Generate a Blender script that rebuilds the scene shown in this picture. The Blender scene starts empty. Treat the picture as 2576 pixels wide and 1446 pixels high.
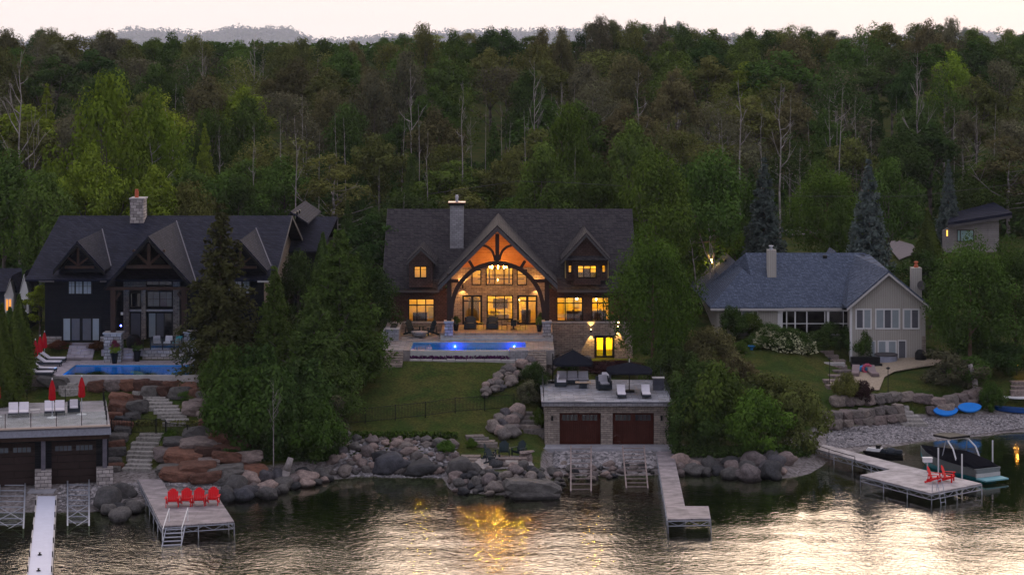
import bpy, math, random
import numpy as np
from mathutils import Vector, Matrix
random.seed(7)
C = bpy.context.scene.collection
R = math.radians
# ---------------------------------------------------------------- camera, sky, exposure
F, U0, VH, H = 5500.0, 1288.0, 110.0, 31.8      # focal length (in 2576 px wide picture units), horizon row, drone height
cd = bpy.data.cameras.new('camera'); cam = bpy.data.objects.new('camera', cd); C.objects.link(cam)
cam.location = (0, 0, H); cam.rotation_euler = (R(90), 0, 0)
cd.sensor_width = 36; cd.lens = F/2576*36; cd.shift_y = -(723-VH)/2576
cd.clip_start = 1; cd.clip_end = 30000
bpy.context.scene.camera = cam
sc = bpy.context.scene
sc.view_settings.view_transform = 'Standard'; sc.view_settings.look = 'None'; sc.view_settings.exposure = .28; sc.view_settings.gamma = 1
sc.cycles.max_bounces = 6; sc.cycles.diffuse_bounces = 2; sc.cycles.glossy_bounces = 3; sc.cycles.transmission_bounces = 3
sc.cycles.transparent_max_bounces = 8; sc.cycles.volume_bounces = 0
sc.cycles.sample_clamp_indirect = 8; sc.cycles.caustics_reflective = False; sc.cycles.caustics_refractive = False
w = bpy.data.worlds.new("World"); sc.world = w; w.use_nodes = True
nt = w.node_tree; nt.nodes.clear()
def nd(t, ty, **k):
    n = t.nodes.new(ty)
    for a, b in k.items(): setattr(n, a, b)
    return n
out = nd(nt, 'ShaderNodeOutputWorld'); bg = nd(nt, 'ShaderNodeBackground')
sky = nd(nt, 'ShaderNodeTexSky', sky_type='NISHITA', sun_disc=False, sun_elevation=R(3), sun_rotation=R(25), altitude=200, air_density=1.0, dust_density=2.0, ozone_density=1.5)
tc = nd(nt, 'ShaderNodeTexCoord'); sx = nd(nt, 'ShaderNodeSeparateXYZ')
nt.links.new(tc.outputs['Generated'], sx.inputs[0])
cr = nd(nt, 'ShaderNodeValToRGB')     # dusk overcast: pale peach low down, grey lavender overhead
e = cr.color_ramp.elements
e[0].position = 0.0; e[0].color = (.87, .745, .67, 1)
e[1].position = 1.0; e[1].color = (.62, .60, .72, 1)
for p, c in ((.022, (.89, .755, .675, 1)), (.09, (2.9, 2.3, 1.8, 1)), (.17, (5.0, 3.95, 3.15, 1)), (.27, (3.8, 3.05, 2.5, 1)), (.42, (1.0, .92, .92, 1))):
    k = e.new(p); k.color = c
nt.links.new(sx.outputs['Z'], cr.inputs[0])
# the glow stands behind the forest (+Y); the sky behind the drone is darker and bluer
my = nd(nt, 'ShaderNodeMapRange'); my.inputs['From Min'].default_value = -.05; my.inputs['From Max'].default_value = .88
my.inputs['To Min'].default_value = 0; my.inputs['To Max'].default_value = 1
nt.links.new(sx.outputs['Y'], my.inputs[0])
mx = nd(nt, 'ShaderNodeMix', data_type='RGBA'); mx.inputs[6].default_value = (.58, .58, .70, 1)
nt.links.new(my.outputs[0], mx.inputs[0]); nt.links.new(cr.outputs[0], mx.inputs[7])
sk = nd(nt, 'ShaderNodeMix', data_type='RGBA', blend_type='ADD'); sk.inputs[0].default_value = .012
nt.links.new(mx.outputs[2], sk.inputs[6]); nt.links.new(sky.outputs[0], sk.inputs[7])
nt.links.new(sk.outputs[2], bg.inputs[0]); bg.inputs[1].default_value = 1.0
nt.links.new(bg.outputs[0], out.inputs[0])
# the last of the sun, veiled: broad and weak
sl = bpy.data.lights.new('sun', 'SUN'); sl.energy = .5; sl.angle = R(40); sl.color = (1, .80, .66)
so = bpy.data.objects.new('sun', sl); C.objects.link(so); so.rotation_euler = (R(-62), 0, 0)

# ---------------------------------------------------------------- pixel <-> world
def X(u, Y): return (u-U0)*Y/F
def Z(v, Y): return H-(v-VH)*Y/F
def Yz(v, z): return F*(H-z)/(v-VH)                 # distance of a picture row on level z
def Wz(u, v, z): y = Yz(v, z); return Vector((X(u, y), y, z))
# ---------------------------------------------------------------- terrain
def prof(shore, rest, deep=-3.2):
    p = [(60, deep), (shore-16, -1.7), (shore-5, -.55), (shore, 0)] + rest
    return np.array([a for a, b in p], float), np.array([b for a, b in p], float)
BACK = [(232, 8.6), (262, 11), (300, 15), (345, 20), (367, 29.3), (385, 29.5), (430, 14), (700, 2), (1500, 0)]
ST = [(-400, prof(150, [(160, 3), (180, 6)]+BACK)),
      (-50, prof(148.5, [(152, .5), (155, .75), (166, .8), (166.4, 4.5), (169.2, 4.6), (169.8, 5.4), (170.0, 4.9), (177.3, 4.9), (178, 5.8), (180, 7.0), (206, 7.2)]+BACK)),
      (-29, prof(148.5, [(152, .5), (155, .75), (159.5, .9), (166, 4.1), (169.2, 4.6), (169.8, 5.4), (170.0, 4.9), (177.3, 4.9), (178, 5.8), (180, 7.0), (206, 7.2)]+BACK)),
      (-26, prof(150, [(154, .5), (158, .9), (162, 2.5), (166.5, 4.3), (169.2, 4.7), (169.8, 5.4), (170.0, 4.9), (177.3, 4.9), (178, 5.8), (180, 7.0), (206, 7.2)]+BACK)),
      (-21, prof(153.6, [(156, .9), (160, 2.2), (166, 4.2), (170, 5.3), (178, 6), (181, 7), (206, 7.2)]+BACK)),
      (-14.5, prof(159.5, [(161.5, .8), (165.5, 2.1), (180, 5.4), (186, 5.5), (205, 7.2)]+BACK)),
      (-11.2, prof(161, [(162, .3), (163.5, 1.2), (165.8, 2.1), (180.4, 5.65), (181, 5.2), (205, 6.5)]+BACK)),
      (-5, prof(160.3, [(161.6, .3), (163.2, 1.2), (165.8, 2.0), (180.4, 5.65), (181, 5.2), (205, 6.5)]+BACK)),
      (-3.6, prof(155.5, [(156.6, .8), (158, 1.15), (163.4, 1.3), (166.4, 2.1), (180.4, 5.65), (181, 5.2), (205, 6.5)]+BACK)),
      (2.0, prof(154, [(155.2, .7), (157, 1.15), (164, 1.2), (168, 1.5), (171, 2.6), (180.4, 5.5), (181, 5.2), (205, 6.5)]+BACK)),
      (2.9, prof(160.8, [(163, .35), (166.2, .85), (178, .9), (178.4, 3.9), (183, 4.1), (193, 4.05), (205, 6.5)]+BACK)),
      (12, prof(161.5, [(163, .4), (166.2, .85), (178, .9), (178.4, 3.9), (183, 4.1), (193, 4.05), (205, 6.5)]+BACK)),
      (14, prof(162, [(164, .6), (170, 1.5), (178, 3.3), (186, 4.0), (195, 5.0), (205, 6.5)]+BACK)),
      (19.5, prof(160, [(162, .7), (170, 1.5), (179, 2.7), (190, 4.9), (197, 5.5), (215, 6.8)]+BACK)),
      (25, prof(168.5, [(173, .6), (175.6, .8), (176.4, 2.1), (183, 3.4), (190, 4.8), (197, 5.5), (215, 6.8)]+BACK)),
      (29, prof(172.5, [(176.6, .65), (178.6, .8), (179.3, 2.2), (183, 3.0), (192, 3.5), (196, 3.5), (197.5, 5), (215, 6.8)]+BACK)),
      (33, prof(175, [(179, .65), (181.6, .8), (182.3, 2.4), (186, 3.1), (196, 3.5), (205, 5.5), (215, 6.8)]+BACK)),
      (40, prof(178.5, [(182.5, .7), (184.5, 1.0), (185.5, 2.6), (195, 3.5), (205, 5.5), (215, 6.8)]+BACK)),
      (60, prof(182.5, [(187, 1.2), (190, 3.2), (205, 5.5), (215, 6.8)]+BACK)),
      (500, prof(184, [(190, 3.2), (205, 5.5), (215, 6.8)]+BACK))]
SX = np.array([s[0] for s in ST], float)
def ground(x, y):
    x = np.asarray(x, float); y = np.asarray(y, float)
    zs = np.stack([np.interp(y, p[0], p[1]) for _, p in ST])
    i = np.clip(np.searchsorted(SX, x)-1, 0, len(SX)-2)
    t = np.clip((x-SX[i])/(SX[i+1]-SX[i]), 0, 1)
    idx = np.indices(i.shape) if i.shape else ()
    a = zs[(i, *idx)] if i.shape else zs[i]; b = zs[(i+1, *idx)] if i.shape else zs[i+1]
    return a*(1-t)+b*t
def gz(x, y): return float(ground(np.array([x]), np.array([y]))[0])
def G(u, v):                                        # where a picture point meets the ground or the water
    Y = np.arange(128, 420, .1); x = (u-U0)*Y/F; z = H-(v-VH)*Y/F
    g = np.maximum(ground(x, Y), -.02); k = np.argmax(z <= g)
    return Vector((float(x[k]), float(Y[k]), float(g[k])))
# ---------------------------------------------------------------- object helpers
def tag(o, label=None, cat=None, group=None, kind=None):
    if label: o['label'] = label
    if cat: o['category'] = cat
    if group: o['group'] = group
    if kind: o['kind'] = kind
    return o
def thing(name, label, cat, loc=(0, 0, 0), rz=0, group=None):
    o = bpy.data.objects.new(name, None); C.objects.link(o); o.empty_display_size = .3
    o.location = loc; o.rotation_euler = (0, 0, rz)
    return tag(o, label, cat, group)
def top(o):
    while o.parent: o = o.parent
    return o
class MB:
    def __init__(s): s.v = []; s.f = []
    def add(s, vs, fs):
        n = len(s.v); s.v += [tuple(p) for p in vs]; s.f += [tuple(i+n for i in q) for q in fs]; return s
    def box(s, x0, x1, y0, y1, z0, z1):
        return s.add([(x0,y0,z0),(x1,y0,z0),(x1,y1,z0),(x0,y1,z0),(x0,y0,z1),(x1,y0,z1),(x1,y1,z1),(x0,y1,z1)],
                     [(0,3,2,1),(4,5,6,7),(0,1,5,4),(1,2,6,5),(2,3,7,6),(3,0,4,7)])
    def beam(s, a, b, w, h=None, up=(0, 0, 1)):      # a rectangular bar between two points
        a = Vector(a); b = Vector(b); h = h or w; d = (b-a).normalized(); u = Vector(up)
        if abs(d.dot(u)) > .98: u = Vector((0, 1, 0))
        r = d.cross(u).normalized()*w/2; t = r.cross(d).normalized()*h/2
        return s.add([a-r-t, a+r-t, a+r+t, a-r+t, b-r-t, b+r-t, b+r+t, b-r+t],
                     [(0,3,2,1),(4,5,6,7),(0,1,5,4),(1,2,6,5),(2,3,7,6),(3,0,4,7)])
    def cyl(s, a, b, r0, r1=None, n=8, caps=True):
        a = Vector(a); b = Vector(b); r1 = r0 if r1 is None else r1; d = (b-a).normalized()
        u = Vector((0, 0, 1)) if abs(d.z) < .95 else Vector((1, 0, 0)); p = d.cross(u).normalized(); q = d.cross(p)
        vs = [a+(p*math.cos(t)+q*math.sin(t))*r0 for t in [2*math.pi*i/n for i in range(n)]]
        vs += [b+(p*math.cos(t)+q*math.sin(t))*r1 for t in [2*math.pi*i/n for i in range(n)]]
        fs = [(i, (i+1) % n, n+(i+1) % n, n+i) for i in range(n)]
        if caps: fs += [tuple(range(n))[::-1], tuple(range(n, 2*n))]
        return s.add(vs, fs)
    def tube(s, pts, r, n=6, r1=None):
        m = len(pts)-1
        for i in range(m):
            ra = r if r1 is None else r+(r1-r)*i/m; rb = r if r1 is None else r+(r1-r)*(i+1)/m
            s.cyl(pts[i], pts[i+1], ra, rb, n)
        return s
    def poly(s, pts, d):                             # flat polygon given thickness d (a vector)
        n = len(pts); d = Vector(d); a = [Vector(p) for p in pts]
        return s.add(a+[p+d for p in a], [tuple(range(n))[::-1], tuple(range(n, 2*n))]+[(i, (i+1) % n, n+(i+1) % n, n+i) for i in range(n)])
    def lathe(s, c, pr, n=16):                       # profile [(r, z)] turned about a vertical axis through c
        c = Vector(c); vs = []
        for r, z in pr:
            vs += [c+Vector((r*math.cos(2*math.pi*i/n), r*math.sin(2*math.pi*i/n), z)) for i in range(n)]
        fs = [(k*n+i, k*n+(i+1) % n, (k+1)*n+(i+1) % n, (k+1)*n+i) for k in range(len(pr)-1) for i in range(n)]
        return s.add(vs, fs+[tuple(range(n))[::-1], tuple(range((len(pr)-1)*n, len(pr)*n))])
    def mesh(s, name, off=(0, 0, 0), smooth=False):
        m = bpy.data.meshes.new(name); ox, oy, oz = off
        m.from_pydata([(x-ox, y-oy, z-oz) for x, y, z in s.v], [], s.f); m.validate()
        if smooth: m.polygons.foreach_set('use_smooth', [True]*len(m.polygons))
        return m
    def build(s, name, mat, parent=None, w=True, smooth=False, bevel=0, label=None):
        t = top(parent) if parent else None
        m = s.mesh(name, tuple(t.location) if (t and w) else (0, 0, 0), smooth)
        o = bpy.data.objects.new(name, m); C.objects.link(o); m.materials.append(mat)
        if parent: o.parent = parent
        if bevel:
            b = o.modifiers.new('bevel', 'BEVEL'); b.width = bevel; b.segments = 2; b.limit_method = 'ANGLE'
        if label: o['label'] = label
        return o
def children(o): return [c for c in bpy.data.objects if c.parent is o]
def tree_of(root):
    return [(c, [(g, []) for g in children(c)]) for c in children(root)]
def dup(root, kids, loc, rz=None, label=None, group=None, scale=None, mats=None):
    r = root.copy(); C.objects.link(r); r.location = loc
    if rz is not None: r.rotation_euler = (0, 0, rz)
    if scale is not None: r.scale = scale
    if label: r['label'] = label
    if group: r['group'] = group
    for c, gs in kids:
        d = c.copy(); C.objects.link(d); d.parent = r
        if mats and c.name.split('.')[0] in mats:
            d.material_slots[0].link = 'OBJECT'; d.material_slots[0].material = mats[c.name.split('.')[0]]
        for g, _ in gs:
            h = g.copy(); C.objects.link(h); h.parent = d
    return r
# ---------------------------------------------------------------- materials
def base_mat(name):
    m = bpy.data.materials.new(name); m.use_nodes = True; t = m.node_tree
    return m, t, t.nodes['Principled BSDF']
def hexv(c, k): return (c[0]*k, c[1]*k, c[2]*k, 1)
def coords(t, flat=False, sc=(1, 1, 1)):
    g = nd(t, 'ShaderNodeTexCoord'); mp = nd(t, 'ShaderNodeMapping'); mp.inputs['Scale'].default_value = sc
    if flat:                                         # (x+y, z) so courses run level on walls and roofs of either direction
        s = nd(t, 'ShaderNodeSeparateXYZ'); a = nd(t, 'ShaderNodeMath', operation='ADD'); c = nd(t, 'ShaderNodeCombineXYZ')
        t.links.new(g.outputs['Object'], s.inputs[0]); t.links.new(s.outputs[0], a.inputs[0]); t.links.new(s.outputs[1], a.inputs[1])
        t.links.new(a.outputs[0], c.inputs[0]); t.links.new(s.outputs[2], c.inputs[1]); t.links.new(c.outputs[0], mp.inputs[0])
    else: t.links.new(g.outputs['Object'], mp.inputs[0])
    return mp.outputs[0]
def M(name, col, rough=.75, var=.25, vs=2.5, bump=0, metal=0, sc=(1, 1, 1), spec=.12, col2=None):
    m, t, b = base_mat(name)
    b.inputs['Roughness'].default_value = rough; b.inputs['Metallic'].default_value = metal; b.inputs['Specular IOR Level'].default_value = spec
    if var:
        n = nd(t, 'ShaderNodeTexNoise'); n.inputs['Scale'].default_value = vs; n.inputs['Detail'].default_value = 6; n.inputs['Roughness'].default_value = .65
        t.links.new(coords(t, sc=sc), n.inputs['Vector'])
        r = nd(t, 'ShaderNodeValToRGB'); r.color_ramp.elements[0].position = .3; r.color_ramp.elements[1].position = .7
        r.color_ramp.elements[0].color = hexv(col, 1-var); r.color_ramp.elements[1].color = hexv(col2 or col, 1+var)
        t.links.new(n.outputs['Fac'], r.inputs[0]); t.links.new(r.outputs[0], b.inputs['Base Color'])
        if bump:
            bp = nd(t, 'ShaderNodeBump'); bp.inputs['Distance'].default_value = bump; t.links.new(n.outputs['Fac'], bp.inputs['Height']); t.links.new(bp.outputs[0], b.inputs['Normal'])
    else: b.inputs['Base Color'].default_value = hexv(col, 1)
    return m
def brick(name, c1, c2, mort, wd, ht, ms=.02, rough=.85, var=.2, bump=.02, off=.5, vs=1.2):
    m, t, b = base_mat(name); b.inputs['Roughness'].default_value = rough; b.inputs['Specular IOR Level'].default_value = .05
    k = nd(t, 'ShaderNodeTexBrick'); k.offset = off; k.inputs['Scale'].default_value = 1
    k.inputs['Brick Width'].default_value = wd; k.inputs['Row Height'].default_value = ht; k.inputs['Mortar Size'].default_value = ms
    k.inputs['Color1'].default_value = hexv(c1, 1); k.inputs['Color2'].default_value = hexv(c2, 1); k.inputs['Mortar'].default_value = hexv(mort, 1)
    v = coords(t, flat=True); t.links.new(v, k.inputs['Vector'])
    n = nd(t, 'ShaderNodeTexNoise'); n.inputs['Scale'].default_value = vs; n.inputs['Detail'].default_value = 8; n.inputs['Roughness'].default_value = .7
    t.links.new(coords(t), n.inputs['Vector'])
    mr = nd(t, 'ShaderNodeMapRange'); mr.inputs['From Min'].default_value = .3; mr.inputs['From Max'].default_value = .7
    mr.inputs['To Min'].default_value = 1-var; mr.inputs['To Max'].default_value = 1+var; t.links.new(n.outputs['Fac'], mr.inputs[0])
    mu = nd(t, 'ShaderNodeMix', data_type='RGBA', blend_type='MULTIPLY'); mu.inputs[0].default_value = 1
    t.links.new(k.outputs['Color'], mu.inputs[6]); t.links.new(mr.outputs[0], mu.inputs[7]); t.links.new(mu.outputs[2], b.inputs['Base Color'])
    bp = nd(t, 'ShaderNodeBump'); bp.inputs['Distance'].default_value = bump; bp.invert = True
    t.links.new(k.outputs['Fac'], bp.inputs['Height']); t.links.new(bp.outputs[0], b.inputs['Normal'])
    return m
def glow(name, col, st):
    m, t, b = base_mat(name); b.inputs['Base Color'].default_value = hexv(col, 1)
    b.inputs['Emission Color'].default_value = hexv(col, 1); b.inputs['Emission Strength'].default_value = st
    return m
def glassy(name, tint=(1, 1, 1), refl=.12):
    m = bpy.data.materials.new(name); m.use_nodes = True; t = m.node_tree; t.nodes.clear()
    o = nd(t, 'ShaderNodeOutputMaterial'); x = nd(t, 'ShaderNodeMixShader'); a = nd(t, 'ShaderNodeBsdfTransparent'); g = nd(t, 'ShaderNodeBsdfGlossy')
    a.inputs[0].default_value = hexv(tint, 1); g.inputs['Roughness'].default_value = .02; x.inputs[0].default_value = refl
    t.links.new(a.outputs[0], x.inputs[1]); t.links.new(g.outputs[0], x.inputs[2]); t.links.new(x.outputs[0], o.inputs[0])
    return m
def leafmat(name, c, warm=.35, tr=.14):
    m = bpy.data.materials.new(name); m.use_nodes = True; t = m.node_tree; t.nodes.clear()
    o = nd(t, 'ShaderNodeOutputMaterial'); x = nd(t, 'ShaderNodeMixShader'); x.inputs[0].default_value = tr
    d = nd(t, 'ShaderNodeBsdfDiffuse'); l = nd(t, 'ShaderNodeBsdfTranslucent')
    oi = nd(t, 'ShaderNodeObjectInfo'); at = nd(t, 'ShaderNodeAttribute', attribute_name='tint')
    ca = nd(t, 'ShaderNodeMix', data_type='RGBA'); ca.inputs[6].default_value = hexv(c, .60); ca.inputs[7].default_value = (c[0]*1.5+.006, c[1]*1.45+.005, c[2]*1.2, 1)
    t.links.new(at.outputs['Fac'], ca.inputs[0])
    hs = nd(t, 'ShaderNodeHueSaturation'); hs.inputs['Saturation'].default_value = 1.0
    m1 = nd(t, 'ShaderNodeMapRange'); m1.inputs['To Min'].default_value = .5-.012; m1.inputs['To Max'].default_value = .5+.022
    m2 = nd(t, 'ShaderNodeMapRange'); m2.inputs['To Min'].default_value = .75; m2.inputs['To Max'].default_value = 1.25
    w = nd(t, 'ShaderNodeTexWhiteNoise', noise_dimensions='1D')
    t.links.new(oi.outputs['Random'], m1.inputs[0]); t.links.new(oi.outputs['Random'], w.inputs['W']); t.links.new(w.outputs['Value'], m2.inputs[0])
    t.links.new(m1.outputs[0], hs.inputs['Hue']); t.links.new(m2.outputs[0], hs.inputs['Value']); t.links.new(ca.outputs[2], hs.inputs['Color'])
    t.links.new(hs.outputs[0], d.inputs[0]); t.links.new(hs.outputs[0], l.inputs[0])
    t.links.new(d.outputs[0], x.inputs[1]); t.links.new(l.outputs[0], x.inputs[2]); t.links.new(x.outputs[0], o.inputs[0])
    return m
def plan_planks(name, c1, c2, mort, ang=0, step=.14, bw=2.6, ms=.008, lo=.55, hi=1.35, ns=1.1):
    m, t, b = base_mat(name); b.inputs['Roughness'].default_value = .7
    k = nd(t, 'ShaderNodeTexBrick'); k.inputs['Scale'].default_value = 1; k.inputs['Brick Width'].default_value = bw; k.inputs['Row Height'].default_value = step; k.inputs['Mortar Size'].default_value = ms
    k.inputs['Color1'].default_value = hexv(c1, 1); k.inputs['Color2'].default_value = hexv(c2, 1); k.inputs['Mortar'].default_value = hexv(mort, 1)
    g = nd(t, 'ShaderNodeTexCoord'); mp = nd(t, 'ShaderNodeMapping'); mp.inputs['Rotation'].default_value = (0, 0, ang); t.links.new(g.outputs['Object'], mp.inputs[0]); t.links.new(mp.outputs[0], k.inputs['Vector'])
    n = nd(t, 'ShaderNodeTexNoise'); n.inputs['Scale'].default_value = ns; n.inputs['Detail'].default_value = 9; t.links.new(g.outputs['Object'], n.inputs['Vector'])
    r = nd(t, 'ShaderNodeMapRange'); r.inputs['From Min'].default_value = .3; r.inputs['From Max'].default_value = .7; r.inputs['To Min'].default_value = lo; r.inputs['To Max'].default_value = hi; t.links.new(n.outputs['Fac'], r.inputs[0])
    u = nd(t, 'ShaderNodeMix', data_type='RGBA', blend_type='MULTIPLY'); u.inputs[0].default_value = 1; t.links.new(k.outputs['Color'], u.inputs[6]); t.links.new(r.outputs[0], u.inputs[7]); t.links.new(u.outputs[2], b.inputs['Base Color']); return m
# ---------------------------------------------------------------- ground, water
def grid_mesh(name, xs, ys, zf, mat, kind='structure'):
    XX, YY = np.meshgrid(xs, ys); ZZ = zf(XX, YY); nx, ny = len(xs), len(ys)
    co = np.stack([XX, YY, ZZ], -1).reshape(-1, 3)
    i, j = np.meshgrid(np.arange(nx-1), np.arange(ny-1)); a = (j*nx+i).ravel()
    fs = np.stack([a, a+1, a+nx+1, a+nx], 1)
    m = bpy.data.meshes.new(name); m.vertices.add(len(co)); m.vertices.foreach_set('co', co.ravel())
    m.loops.add(fs.size); m.loops.foreach_set('vertex_index', fs.ravel()); m.polygons.add(len(fs))
    m.polygons.foreach_set('loop_start', np.arange(0, fs.size, 4)); m.polygons.foreach_set('use_smooth', np.ones(len(fs), bool))
    m.update(); m.validate(); o = bpy.data.objects.new(name, m); C.objects.link(o); m.materials.append(mat)
    if kind: o['kind'] = kind
    return o
def ground_mat():
    m, t, b = base_mat('ground'); b.inputs['Roughness'].default_value = 1; b.inputs['Specular IOR Level'].default_value = .05
    v = coords(t)
    def noise(s, d=6):
        n = nd(t, 'ShaderNodeTexNoise'); n.inputs['Scale'].default_value = s; n.inputs['Detail'].default_value = d; t.links.new(v, n.inputs['Vector']); return n.outputs['Fac']
    def ramp(f, a, b2, p0=.35, p1=.65):
        r = nd(t, 'ShaderNodeValToRGB'); r.color_ramp.elements[0].position = p0; r.color_ramp.elements[1].position = p1
        r.color_ramp.elements[0].color = (*a, 1); r.color_ramp.elements[1].color = (*b2, 1); t.links.new(f, r.inputs[0]); return r.outputs[0]
    grass = ramp(noise(.55, 8), (.029, .050, .009), (.060, .062, .015), .38, .62)
    fine = ramp(noise(6, 10), (.62, .62, .62), (1.38, 1.38, 1.38))
    mg = nd(t, 'ShaderNodeMix', data_type='RGBA', blend_type='MULTIPLY'); mg.inputs[0].default_value = 1
    t.links.new(grass, mg.inputs[6]); t.links.new(fine, mg.inputs[7])
    # pebbles on the beach and lake bed, by height above the water
    vo = nd(t, 'ShaderNodeTexVoronoi'); vo.inputs['Scale'].default_value = 5; t.links.new(v, vo.inputs['Vector'])
    pc = ramp(vo.outputs['Color'], (.10, .085, .08), (.27, .24, .235), .1, .9)
    bed = ramp(noise(1.1), (.010, .020, .007), (.046, .052, .020))
    s = nd(t, 'ShaderNodeSeparateXYZ'); t.links.new(v, s.inputs[0])
    def step(a, b2):
        r = nd(t, 'ShaderNodeMapRange'); r.inputs['From Min'].default_value = a; r.inputs['From Max'].default_value = b2; t.links.new(s.outputs[2], r.inputs[0]); return r.outputs[0]
    m1 = nd(t, 'ShaderNodeMix', data_type='RGBA'); t.links.new(step(-.45, -.05), m1.inputs[0]); t.links.new(bed, m1.inputs[6]); t.links.new(pc, m1.inputs[7])
    m2 = nd(t, 'ShaderNodeMix', data_type='RGBA'); t.links.new(step(.95, 1.1), m2.inputs[0]); t.links.new(m1.outputs[2], m2.inputs[6]); t.links.new(mg.outputs[2], m2.inputs[7])
    t.links.new(m2.outputs[2], b.inputs['Base Color'])
    bp = nd(t, 'ShaderNodeBump'); bp.inputs['Distance'].default_value = .06; t.links.new(noise(5), bp.inputs['Height']); t.links.new(bp.outputs[0], b.inputs['Normal'])
    return m
def zf(x, y):
    n = .10*np.sin(x*.9+1.3*np.sin(y*.31))*np.sin(y*.7+x*.2)
    return ground(x, y)+n*np.clip((y-150)/30, 0, 1)*.6
xs = np.concatenate([np.linspace(-900, -62, 30), np.arange(-60, 60, .4), np.linspace(62, 900, 30)])
ys = np.concatenate([np.linspace(-300, 120, 8), np.arange(124, 146, 2), np.arange(146, 200, .3), np.arange(200, 300, 2), np.linspace(305, 1500, 40)])
grid_mesh('ground', xs, ys, zf, ground_mat())
def lake_mat():
    m = bpy.data.materials.new('lake_water'); m.use_nodes = True; t = m.node_tree; t.nodes.clear()
    o = nd(t, 'ShaderNodeOutputMaterial'); x = nd(t, 'ShaderNodeMixShader'); tr = nd(t, 'ShaderNodeBsdfTransparent'); g = nd(t, 'ShaderNodeBsdfGlossy')
    tr.inputs[0].default_value = (.50, .64, .36, 1); g.inputs['Roughness'].default_value = .025; g.inputs[0].default_value = (1, .93, .84, 1)
    fr = nd(t, 'ShaderNodeFresnel'); fr.inputs['IOR'].default_value = 1.34
    v = coords(t, sc=(.75, 1, 1))
    n1 = nd(t, 'ShaderNodeTexNoise'); n1.inputs['Scale'].default_value = 2.8; n1.inputs['Detail'].default_value = 4; n1.inputs['Distortion'].default_value = .6
    n2 = nd(t, 'ShaderNodeTexNoise'); n2.inputs['Scale'].default_value = .22; n2.inputs['Detail'].default_value = 2
    n3 = nd(t, 'ShaderNodeTexNoise'); n3.inputs['Scale'].default_value = .05; n3.inputs['Detail'].default_value = 2
    for n in (n1, n2, n3): t.links.new(v, n.inputs['Vector'])
    sp = nd(t, 'ShaderNodeSeparateXYZ'); t.links.new(v, sp.inputs[0])
    calm = nd(t, 'ShaderNodeMapRange'); calm.inputs['From Min'].default_value = 158; calm.inputs['From Max'].default_value = 140   # the water lies calmer against the bank
    calm.inputs['To Min'].default_value = .24; calm.inputs['To Max'].default_value = 1; t.links.new(sp.outputs[1], calm.inputs[0])
    pat = nd(t, 'ShaderNodeMapRange'); pat.inputs['From Min'].default_value = .35; pat.inputs['From Max'].default_value = .65
    pat.inputs['To Min'].default_value = .35; pat.inputs['To Max'].default_value = 1.25; t.links.new(n3.outputs['Fac'], pat.inputs[0])
    mm = nd(t, 'ShaderNodeMath', operation='MULTIPLY'); t.links.new(calm.outputs[0], mm.inputs[0]); t.links.new(pat.outputs[0], mm.inputs[1])
    b1 = nd(t, 'ShaderNodeBump'); b1.inputs['Distance'].default_value = .042; t.links.new(n1.outputs['Fac'], b1.inputs['Height']); t.links.new(mm.outputs[0], b1.inputs['Strength'])
    b2 = nd(t, 'ShaderNodeBump'); b2.inputs['Distance'].default_value = .16; t.links.new(n2.outputs['Fac'], b2.inputs['Height']); t.links.new(mm.outputs[0], b2.inputs['Strength']); t.links.new(b1.outputs[0], b2.inputs['Normal'])
    t.links.new(b2.outputs[0], g.inputs['Normal']); t.links.new(b2.outputs[0], fr.inputs['Normal'])
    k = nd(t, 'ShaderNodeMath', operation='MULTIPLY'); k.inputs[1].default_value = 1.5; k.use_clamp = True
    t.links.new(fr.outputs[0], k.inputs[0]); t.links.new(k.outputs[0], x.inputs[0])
    t.links.new(tr.outputs[0], x.inputs[1]); t.links.new(g.outputs[0], x.inputs[2]); t.links.new(x.outputs[0], o.inputs[0])
    return m
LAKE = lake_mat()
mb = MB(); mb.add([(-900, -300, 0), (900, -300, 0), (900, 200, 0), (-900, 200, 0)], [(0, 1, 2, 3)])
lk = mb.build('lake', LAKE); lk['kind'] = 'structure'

# ---------------------------------------------------------------- foliage meshes (numpy)
def leaf_mesh(name, c, n, s, tint, asp=1.6):
    """c centres, n normals, s sizes: one kite-shaped leaf clump each"""
    N = len(c); rng = np.random.default_rng(N)
    a = rng.normal(size=(N, 3)); n = n/np.linalg.norm(n, axis=1, keepdims=True)
    a = a-(a*n).sum(1, keepdims=True)*n; a /= np.linalg.norm(a, axis=1, keepdims=True); b = np.cross(n, a)
    s = s[:, None]
    v = np.stack([c-a*s*asp*.5, c+b*s*.42-a*s*.05, c+a*s*asp*.5, c-b*s*.42-a*s*.05], 1).reshape(-1, 3)
    m = bpy.data.meshes.new(name); m.vertices.add(4*N); m.vertices.foreach_set('co', v.ravel())
    m.loops.add(4*N); m.loops.foreach_set('vertex_index', np.arange(4*N)); m.polygons.add(N); m.polygons.foreach_set('loop_start', np.arange(0, 4*N, 4))
    at = m.attributes.new('tint', 'FLOAT', 'FACE'); at.data.foreach_set('value', np.clip(tint, 0, 1).astype(np.float32))
    m.update(); return m
def unit(rng, n):
    d = rng.normal(size=(n, 3)); return d/np.linalg.norm(d, axis=1, keepdims=True)
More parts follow.
